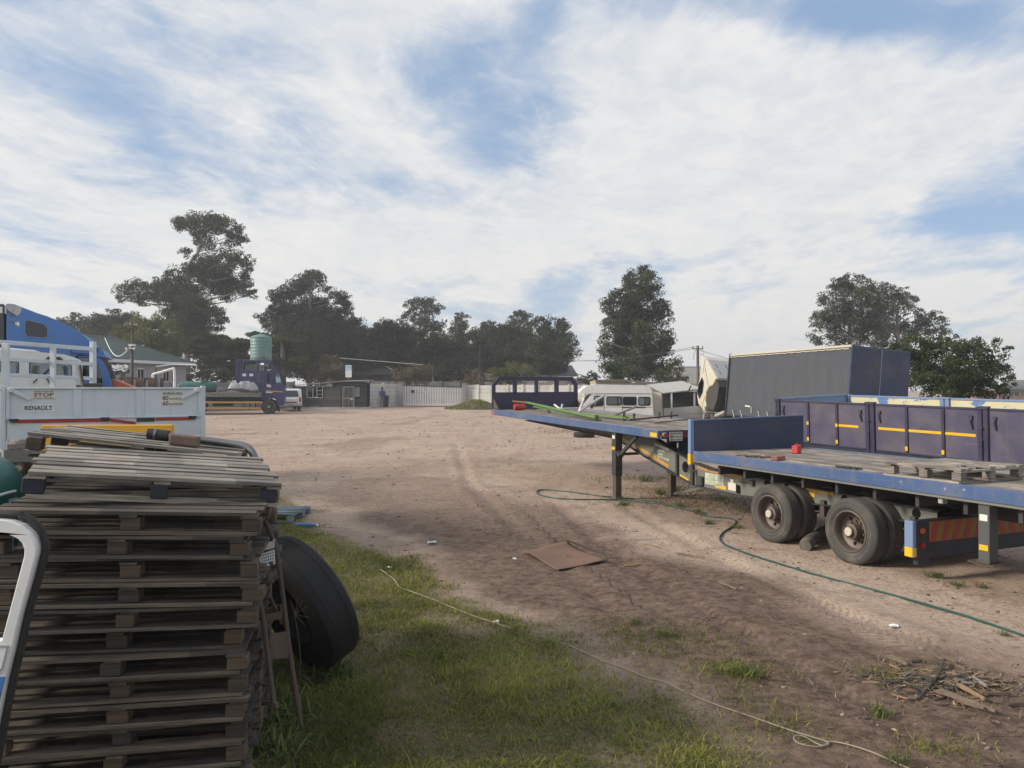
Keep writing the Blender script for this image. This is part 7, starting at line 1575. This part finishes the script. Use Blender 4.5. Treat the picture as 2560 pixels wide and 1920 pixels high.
far = [('dense dark tree left of the thin tall gum', [(60, 470, 60), (130, 490, 60), (20, 440, 60), (40, 540, 90), (130, 560, 90), (60, 640, 100), (150, 650, 90), (10, 620, 90), (60, 720, 100), (170, 730, 90)], [(80, 800), (80, 520)], 94, 'leaf_dark'),
       ('domed dark tree just left of the thin tall gum', [(280, 440, 65), (220, 470, 55), (350, 460, 65), (410, 510, 75), (280, 540, 105), (380, 600, 105), (210, 570, 80), (250, 650, 110), (380, 690, 110), (290, 740, 90)], [(300, 800), (300, 540)], 95, 'leaf_dark'),
       ('thin tall gum with an open airy crown over the dark trees', [(480, 295, 50), (420, 330, 45), (540, 315, 55), (595, 330, 35), (395, 370, 32), (510, 375, 55), (450, 390, 40), (575, 435, 45), (605, 450, 30), (540, 450, 45), (470, 440, 35), (630, 415, 18)], [(478, 800), (480, 560), (475, 440), (492, 320)], 102, 'leaf_gum'),
       ('low dark tree under the thin tall gum', [(500, 530, 70), (570, 510, 60), (630, 545, 60), (680, 590, 70), (540, 600, 100), (640, 660, 100), (520, 690, 100), (460, 620, 70), (600, 730, 90), (700, 700, 80)], [(580, 800), (570, 600)], 92, 'leaf_dark'),
       ('small pointed gum between the dark trees', [(740, 390, 38), (715, 420, 42), (760, 430, 38), (690, 470, 45), (750, 490, 50), (720, 530, 60), (760, 580, 70), (710, 620, 70), (760, 680, 70)], [(740, 800), (742, 480)], 100, 'leaf_gum'),
       ('wide gum with lumpy crown behind the brick house', [(830, 490, 50), (890, 450, 45), (930, 440, 40), (870, 530, 75), (960, 500, 75), (1030, 460, 65), (900, 610, 105), (1020, 580, 100), (840, 610, 70), (930, 700, 100), (850, 690, 60)], [(930, 800), (930, 560)], 98, 'leaf_gum'),
       ('gum with an open top behind the grey tiled roof', [(1110, 370, 42), (1070, 390, 35), (1150, 390, 38), (1100, 430, 40), (1140, 470, 55), (1060, 520, 85), (1150, 570, 95), (1070, 640, 100), (1180, 670, 95), (1050, 710, 80)], [(1110, 800), (1110, 480)], 103, 'leaf_gum'),
       ('leafy gum ending the dark row left of the gap', [(1210, 420, 45), (1280, 400, 42), (1270, 460, 60), (1370, 430, 40), (1385, 400, 16), (1360, 480, 70), (1400, 540, 55), (1280, 540, 95), (1360, 600, 85), (1400, 640, 40), (1240, 620, 90), (1330, 690, 70), (1250, 710, 80), (1370, 700, 40)], [(1300, 800), (1300, 520)], 93, 'leaf_dark')]
for i, (lab, cl, tk, D, mt) in enumerate(far): tree('gum_tree', lab, Z6, cl, D, mt, tk, 40 + i, group='trees beyond the gate', bark='pale_bark', tr=.25)
tree('gum_tree', 'tall column shaped gum standing alone right of the gap', Z6, [(1900, 85, 40), (1850, 105, 55), (1790, 160, 55), (1930, 150, 55), (1860, 180, 80), (1950, 230, 60), (1760, 240, 55), (1690, 270, 60), (1850, 290, 100), (1665, 320, 45), (1980, 320, 65), (1740, 360, 95), (1880, 410, 110), (2010, 390, 55), (1700, 450, 65), (1790, 500, 105), (1940, 510, 105), (2020, 480, 40), (1650, 540, 50), (1640, 600, 50), (1730, 600, 100), (1880, 630, 115), (1990, 590, 65), (1680, 680, 60), (1800, 720, 100), (1930, 720, 90), (2000, 700, 40)],
     72, 'leaf_dark', [(1850, 840), (1850, 600), (1845, 380), (1870, 160)], 6, bark='pale_bark', droop=.8)
tree('bush', 'light green bush at the foot of the column shaped gum', Z6, [(1690, 705, 50), (1650, 720, 40), (1740, 730, 45), (1700, 750, 50)], 62, 'leaf_bush', [(1700, 830), (1700, 730)], 7, tr=.1)
tree('small_tree', 'dark feathery tree between the column gum and the warehouse', Z6, [(2090, 665, 45), (2060, 710, 55), (2110, 720, 40), (2010, 750, 55), (2080, 770, 60), (2140, 770, 30), (1990, 790, 50)], 60, 'leaf_dark', [(2060, 830), (2070, 720)], 8, tr=.15)
tree('gum_tree', 'big billowing gum behind the curtain truck, left half of the pair', Z7, [(570, 220, 60), (510, 240, 55), (450, 290, 60), (700, 205, 55), (740, 240, 45), (800, 250, 45), (610, 310, 110), (770, 340, 105), (410, 390, 75), (350, 430, 50), (550, 450, 120), (730, 490, 130), (340, 550, 80), (290, 650, 60), (440, 620, 110), (620, 640, 120), (790, 640, 110), (300, 760, 70), (480, 780, 90), (680, 790, 110)], 76, 'leaf_gum', [(620, 1300), (610, 800), (600, 480)], 9, droop=.9)
tree('gum_tree', 'big gum behind the green bush with a thin right side, right half of the pair', Z7, [(920, 265, 50), (990, 310, 55), (1080, 320, 55), (1130, 360, 50), (900, 370, 80), (1020, 430, 110), (1180, 380, 45), (1210, 430, 40), (900, 540, 110), (1130, 480, 70), (880, 660, 110), (1250, 530, 70), (1040, 640, 100), (1350, 560, 50), (1400, 540, 45), (1450, 610, 55), (1300, 640, 95), (1420, 680, 60), (1490, 680, 40), (1180, 680, 85), (900, 780, 100), (1080, 780, 90)], 80, 'leaf_gum', [(1050, 1300), (1050, 800), (1040, 480)], 10, droop=.7)
tree('bush', 'large spreading green bush tree behind the purple trailer', Z7, [(900, 850, 50), (1000, 830, 60), (1100, 860, 85), (1250, 820, 100), (1390, 790, 80), (1470, 750, 55), (1540, 760, 60), (1650, 820, 80), (1760, 790, 50), (1890, 820, 65), (1990, 850, 45), (2070, 845, 25), (2100, 850, 15), (1220, 930, 110), (1400, 930, 130), (1600, 940, 130), (1780, 930, 120), (1930, 960, 80), (1260, 1050, 110), (1430, 1080, 140), (1630, 1090, 150), (1830, 1090, 130), (1980, 1050, 80), (2040, 1120, 60), (2070, 1180, 40), (1290, 1180, 110), (1450, 1220, 130), (1650, 1240, 140), (1850, 1220, 130), (1980, 1240, 80), (2040, 1280, 50)],
     34, 'leaf_bush', [(1600, 1420), (1600, 1200), (1580, 1000)], 11, leaf=.13, dens=26, sq=.75, tr=.2, grow=1.4, limbs=False)
for i, (lab, conv, cl, D, mt) in enumerate((
        ('bare twiggy shrub beyond the wall left of the gate', Z6, [(330, 740, 45), (400, 730, 50), (460, 740, 55), (520, 730, 50), (430, 770, 50), (350, 770, 35)], 76, 'leaf_dry'), ('dry brownish shrub in front of the brick house', Z6, [(790, 780, 40), (830, 760, 45), (820, 800, 45), (870, 790, 30)], 78, 'leaf_dry'),
        ('olive shrub above the purple headboard', Z6, [(960, 740, 45), (1020, 720, 50), (1080, 710, 50), (1140, 730, 45), (1050, 760, 60), (980, 780, 50), (1180, 760, 35)], 80, 'leaf_light'), ('small shrub right of the headboard by the grey roofs', Z6, [(1520, 775, 40), (1570, 770, 40), (1545, 800, 40)], 74, 'leaf_dark'),
        ('spiky dry shrub above the wooden shack roof', Z5, [(1900, 1230, 60), (1980, 1200, 70), (2060, 1250, 60), (1880, 1290, 60), (2000, 1290, 70)], 78, 'leaf_dry'), ('flowering green shrub below the green roof', Z5, [(400, 1230, 40), (450, 1235, 40), (500, 1245, 30), (420, 1255, 35)], 55.0, 'leaf_bush'),
        ('dark low shrub behind the lorry headboard', Z5, [(1200, 1270, 60), (1280, 1290, 60), (1130, 1290, 60), (1350, 1280, 50), (1060, 1250, 60), (990, 1280, 55), (1020, 1200, 50), (940, 1290, 40)], 72, 'leaf_dark'))):
    x, y = cl[len(cl) // 2][:2]; tree('shrub', lab, conv, cl, D, mt, [(x, 860 if conv is Z6 else 1340), (x, y)], 70 + i, tr=.08, dens=24, leaf=.003 * D)
def blossoms():
    n = 60; p = np.stack([RNG.uniform(280, 318, n), RNG.uniform(913, 928, n)], 1); D = 54.0
    for_v = [at(a, b, D + RNG.uniform(-.5, .3)) for a, b in p]; m = MB()
    for v in for_v: r = random.uniform(.04, .08); m.hexa([v + Vector((-r, 0, -r * .6)), v + Vector((r, 0, -r * .5)), v + Vector((r, r, -r * .5)), v + Vector((-r, r, -r * .5))], [v + Vector((-r, 0, r * .5)), v + Vector((r, 0, r * .6)), v + Vector((r, r, r * .5)), v + Vector((-r, r, r * .4))])
    tag(m.build('blossom', 'paper_white'), 'white blossom on the flowering shrub', 'blossom', kind='stuff')
blossoms()

# ------------------------------------------------------------------ small things on the ground
def ground_things():
    # hose
    hp = [(1640, 1262), (1560, 1253), (1470, 1252), (1400, 1249), (1352, 1241), (1342, 1231), (1360, 1225), (1420, 1231), (1500, 1243), (1560, 1247), (1620, 1254), (1700, 1274), (1770, 1292), (1815, 1297), (1838, 1305), (1832, 1318), (1808, 1333), (1799, 1348), (1808, 1362), (1850, 1382), (1920, 1405), (2040, 1440), (2200, 1481), (2400, 1541), (2560, 1593), (2700, 1640)]
    tag(MB().tube(catmull([gpr(x, y, .014) for x, y in hp], 8), .0135, 8).build('garden_hose', 'hose_green', smooth=70), 'long dark green garden hose looping past the flatbed wheels', 'hose')
    rp = [(950, 1425), (985, 1452), (1000, 1472), (1040, 1490), (1085, 1507), (1180, 1545), (1235, 1562), (1278, 1577)]
    tag(MB().tube(catmull([gpr(x, y, .02) for x, y in rp], 6), .0055, 6).build('rope', 'rope_fibre', smooth=70), 'short pale length of rope running over the grass', 'rope')
    rp = [(1322, 1588), (1370, 1600), (1420, 1620), (1500, 1652), (1560, 1675), (1620, 1700), (1660, 1708), (1690, 1727), (1740, 1752), (1800, 1770), (1880, 1796), (1990, 1836), (2060, 1853), (2068, 1862), (2040, 1868), (2005, 1866), (1984, 1857), (1988, 1846), (2010, 1846), (2035, 1858), (2058, 1866), (2076, 1856), (2130, 1868), (2190, 1890), (2280, 1925), (2340, 1950)]
    tag(MB().tube(catmull([gpr(x, y, .014) for x, y in rp], 6), .0048, 6).build('rope', 'rope_fibre', smooth=70), 'long pale rope with a small loop crossing from grass to earth', 'rope')
    # cardboard
    c = [gpr(1300, 1388, .03), gpr(1392, 1424, .02), gpr(1517, 1407, .025), gpr(1420, 1366, .03)]; m = MB(); N = 14; V = []
    for i in range(N + 1):
        for j in range(N + 1):
            u, v = i / N, j / N; p = (c[0] * (1 - u) + c[1] * u) * (1 - v) + (c[3] * (1 - u) + c[2] * u) * v; up = .03 * max(0, (.12 - u) / .12) * (v > .45) + .012 * abs(v - .5) * 2 + .012 * math.sin(5 * u + 3 * v) + .04 * max(0, .1 - v) * 10 * (1 - u); V.append(p + Vector((0, 0, up - .01)))
    F = [(i * (N + 1) + j, (i + 1) * (N + 1) + j, (i + 1) * (N + 1) + j + 1, i * (N + 1) + j + 1) for i in range(N) for j in range(N)]
    o = m.add(V, F).build('cardboard', 'cardboard', smooth=40); sd = o.modifiers.new('thick', 'SOLIDIFY'); sd.thickness = .006; tag(o, 'flattened brown cardboard box lying on the dark earth', 'cardboard')
    MBt = MB(); a, b = gpr(1412, 1366, .10), gpr(1465, 1386, .10); MBt.hexa([a, b, b + Vector((0, .12, -.04)), a + Vector((0, .12, -.04))], [a + Vector((0, 0, .006)), b + Vector((0, 0, .006)), b + Vector((0, .12, -.034)), a + Vector((0, .12, -.034))])
    fl_ = MBt.build('flap', 'raw_wood'); fl_.parent = o
    # heap of wood scraps
    def offcut(x, y, x2, y2, w, h, lab, mat='raw_wood', up=.02):
        a, b = gpr(x, y, up), gpr(x2, y2, up + random.uniform(0, .02)); d = (b - a); pr = Vector((-d.y, d.x, 0)).normalized() * w * .4; k = random.uniform(.35, .8); z = Vector((0, 0, h))
        o = MB().hexa([a - pr, a + pr, b + pr * k, b - pr * .2], [a - pr + z, a + pr + z, b + pr * k + z, b - pr * .2 + z]).build('wood_offcut', mat); tag(o, lab, 'offcut', 'wood scraps heaped on the earth')
    S_ = lambda x, y: (2180 + x / 5.82, 1600 + y / 5.82)
    for (a, b, w, lab, mt) in (((250, 275), (500, 400), .08, 'pale split offcut at the far left end of the heap', 'raw_wood'), ((950, 840), (1780, 1165), .085, 'longest flat board with a pointed end in front of the heap', 'raw_wood'), ((1240, 990), (1610, 1140), .03, 'thin pale splinter lying along the longest board', 'raw_wood'), ((1250, 740), (1620, 970), .055, 'brown board in the middle of the heap', 'raw_wood'), ((1440, 650), (1640, 775), .05, 'pale short board on the right of the heap', 'pallet_bleached'), ((1220, 430), (1390, 515), .045, 'pale yellow stick just behind the heap', 'raw_wood'), ((1180, 660), (1480, 760), .03, 'pale narrow lath lying across the heap', 'pallet_bleached'), ((770, 620), (850, 730), .06, 'stubby grey block end standing in the heap', 'pallet_wood'), ((1640, 820), (2010, 865), .035, 'dark grey lath pointing right from the heap', 'pallet_wood'), ((1960, 980), (2300, 1020), .045, 'grey brown board at the right edge of the picture', 'pallet_wood'), ((430, 560), (550, 530), .07, 'small brown wedge of wood left of the heap', 'bark'), ((250, 375), (400, 480), .02, 'thin pale sliver left of the heap', 'raw_wood'), ((1010, 270), (1210, 385), .02, 'thin sliver lying behind the heap', 'raw_wood'), ((550, 335), (720, 345), .05, 'short rounded offcut at the back of the heap', 'pallet_wood')):
        offcut(*S_(*a), *S_(*b), w, .018, lab, mt, .03 if 700 < a[0] < 1500 and a[1] > 500 else .008)
    tag(MB().tube(catmull([gpr(*S_(1035, 400), .05), gpr(*S_(985, 560), .06), gpr(*S_(900, 690), .05), gpr(*S_(665, 885), .01)], 5), .009, 8).build('rubber_pipe', 'interior_dark', smooth=60), 'bent dark rubber pipe lying over the wood heap', 'pipe')
    tag(MB().tube(catmull([gpr(*S_(1200, 520), .07), gpr(*S_(1400, 660), .06), gpr(*S_(1560, 780), .05), gpr(*S_(1610, 860), .05), gpr(*S_(1560, 900), .04), gpr(*S_(1520, 880), .04)], 6), .003, 6).build('wire', 'rusty_iron', smooth=60), 'loose curled wire on the right of the wood heap', 'wire')
    n = 420; ct = gp(*S_(1050, 640)); m = MB()
    for i in range(n):
        x, y = random.gauss(ct.x, .26), random.gauss(ct.y, .17); r = math.hypot((x - ct.x) / .5, (y - ct.y) / .33); z = gh(x, y) + .004 + max(0, .05 * (1 - r)) * random.random(); a = random.gauss(-.5, .8); L = random.uniform(.03, .15); w = random.uniform(.006, .02)
        m.bar((x - math.cos(a) * L / 2, y - math.sin(a) * L / 2, z), (x + math.cos(a) * L / 2, y + math.sin(a) * L / 2, z + random.uniform(-.01, .02)), w, .006, mi=random.choice((0, 0, 1, 1, 2)))
    o = m.build('splinters', ['pallet_wood', 'raw_wood', 'interior_dark']); tag(o, 'splinters, bark and twigs heaped among the wood scraps', 'splinters', kind='stuff')
    for (x, y, x2, y2, w, lab) in ((1798, 1456, 1840, 1480, .06, 'single pale offcut lying on the earth near the cardboard'), (1560, 1410, 1602, 1412, .03, 'thin stick right of the cardboard'), (2420, 1455, 2470, 1462, .03, 'small stick on the earth below the support leg'), (1610, 1362, 1650, 1370, .03, 'stick lying between the cardboard and the hose bend'), (1690, 1385, 1760, 1400, .03, 'long thin stick near the hose bend')): offcut(x, y, x2, y2, w, .015, lab, 'raw_wood', .004)
    # litter
    for i, (x, y, r, lab) in enumerate(((1080, 1358, .085, 'crumpled white paper on the edge of the grass'), (1240, 1561, .035, 'folded scrap of white paper by the rope end'), (975, 1421, .04, 'small white scrap on the lawn above the rope'), (1286, 1402, .035, 'white stone like scrap left of the cardboard'), (2232, 1570, .05, 'pale scrap lying in the trodden earth near the hose'))):
        p = gpr(x, y, .015); m = MB(); N = 6; V = [p + Vector((r * 1.5 * (i_ / N - .5), r * (j_ / N - .5), .028 * random.random())) for i_ in range(N + 1) for j_ in range(N + 1)]; m.add(V, [(i_ * (N + 1) + j_, (i_ + 1) * (N + 1) + j_, (i_ + 1) * (N + 1) + j_ + 1, i_ * (N + 1) + j_ + 1) for i_ in range(N) for j_ in range(N)]); o = m.build('paper_scrap', 'paper_white'); s = o.modifiers.new('thick', 'SOLIDIFY'); s.thickness = .002; tag(o, lab, 'paper scrap', 'litter on the yard')
    a, b = gpr(738, 1316, .04), gpr(792, 1320, .04); T = thing('bottle', 'blue plastic bottle lying on the grass by the bluish pallet', 'bottle', a); d = (b - a).normalized(); Mx = d.to_track_quat('Z', 'Y').to_matrix().to_4x4(); L = (b - a).length
    MB().lathe([(0, 0), (.03, 0), (.035, .02), (.035, L * .7), (.014, L * .88), (.014, L), (0, L)], 16, Mx).build('body', 'truck_blue', T, smooth=40); MB().lathe([(.0, L), (.017, L), (.017, L + .03), (0, L + .03)], 12, Mx).build('cap', 'paper_white', T)
    # a worn tyre lying far off near the flatbed nose
    p = gpr(1460, 1092, .0); o = MB().lathe([(.25, .02), (.42, .0), (.45, .05), (.45, .15), (.42, .2), (.25, .18), (.24, .1)], 32, closed=True).build('tyre', 'tyre_tread', smooth=40, loc=p); tag(o, 'old tyre lying flat on the ground beneath the flatbed nose', 'tyre')
    # weeds
    def weed(x, y, n, h, lab, seed, spread=.6):
        n, h = int(n * 2.0), h * .65
        rg = random.Random(seed); p = gpr(x, y); V, F, Tn = [], [], []
        for i in range(n):
            a = rg.uniform(0, 6.28); L = h * rg.uniform(.5, 1.1); q = rg.uniform(.25, 1.9) * spread; w = h * .036 * rg.uniform(.6, 1.3); sx, sy = -math.sin(a) * w, math.cos(a) * w; tn = rg.random(); b = len(V)
            ox, oy = rg.gauss(0, h * .45), rg.gauss(0, h * .45)
            for k, (f, ww) in enumerate(((0, .5), (.4, 1), (.75, .8), (1, .05))):
                r = L * q * f ** 1.2; z = L * (f - .35 * q * f * f); V += [(ox + r * math.cos(a) - sx * ww, oy + r * math.sin(a) - sy * ww, z), (ox + r * math.cos(a) + sx * ww, oy + r * math.sin(a) + sy * ww, z)]; Tn += [tn, tn]
            F += [(b, b + 1, b + 3, b + 2), (b + 2, b + 3, b + 5, b + 4), (b + 4, b + 5, b + 7, b + 6)]
        T = thing('weed', lab, 'weed', p, group='weeds about the yard'); o = bpy.data.objects.new('leaves', mesh_np('leaves', V, F, 'weed_leaf', Tn)); C.objects.link(o); o.parent = T
    for i, (x, y, n, h, lab) in enumerate(((1560, 1262, 40, .20, 'leafy weed growing through the hose by the landing leg'), (1612, 1204, 36, .30, 'upright weed behind the nearer landing leg'), (1650, 1238, 60, .22, 'spreading weed at the foot of the far landing leg'), (1690, 1228, 40, .22, 'weed right of the far landing leg'), (1800, 1250, 40, .20, 'small weed below the plates of the chassis'), (1742, 1285, 40, .18, 'weed lying on the hose under the chassis'), (1770, 1310, 50, .16, 'low weed in front of the front wheel'), (1840, 1322, 40, .16, 'weed beside the hose bend at the front wheel'), (1700, 1268, 40, .18, 'weed right of the first leg on the hose'), (2338, 1446, 46, .17, 'weed on the lit edge of the shadow under the tail'), (2394, 1466, 36, .13, 'low spreading weed right of the tail shadow weed'), (2455, 1472, 36, .12, 'lowest weed nearest the right edge'), (1862, 1690, 60, .16, 'grassy tuft on the earth below the rope'), (2205, 1785, 40, .15, 'weed left of the wood heap in front'), (2510, 1590, 30, .10, 'tiny weed beside the hose at the right edge'), (2240, 1905, 40, .12, 'tuft at the bottom right beside the rope'), (1660, 1590, 50, .12, 'patch of creeping grass in the middle of the earth'), (1590, 1560, 44, .11, 'creeping weed left of the middle patch'))): weed(x, y, n, h, lab, i)
    for i, (x, y, n, h, lab) in enumerate(((728, 1795, 60, .30, 'tall weed growing between the steps and the tyre'), (800, 1700, 60, .26, 'broad weed in front of the leaning tyre'), (655, 1850, 60, .30, 'weed at the right foot of the front pallets'), (860, 1690, 50, .22, 'weed right of the leaning tyre'), (700, 1880, 60, .26, 'weed at the bottom edge below the steps'))): weed(x, y, n, h, lab, 50 + i, .9)
    T = thing('grass_stalk', 'dry star shaped grass head in front of the leaning tyre', 'grass stalk', gpr(745, 1740)); b = at(738, 1535, 5.35) - T.location; m = MB().tube(catmull([(0, 0, 0), b * .5 + Vector((.03, 0, 0)), b], 4), .004, 5)
    for dx, dy in ((-16, -40), (8, -46), (20, -36), (36, -22), (40, 12), (30, 38), (-10, 22)): m.tube([b, b + Vector((dx * .0024, .02, -dy * .0024))], [.003, .0015], 5)
    m.build('stalk', 'straw', T)
ground_things()

# ------------------------------------------------------------------ the hazy air of the yard
def haze():
    m = bpy.data.materials.new('air'); m.use_nodes = True; m.node_tree.nodes.clear(); t = NT(m.node_tree); out = t.n('ShaderNodeOutputMaterial'); v = t.n('ShaderNodeVolumePrincipled')
    v.inputs['Color'].default_value = (.92, .95, 1.0, 1); v.inputs['Density'].default_value = HAZE; v.inputs['Anisotropy'].default_value = 0.35; m.node_tree.links.new(v.outputs[0], out.inputs['Volume']); MATS['air'] = m
    o = MB().bx(-480, 480, -95, 480, -1.2, 26).build('haze', 'air'); o['kind'] = 'stuff'; o['label'] = 'thin hazy air over the yard'
HAZE = 0.0012
haze()
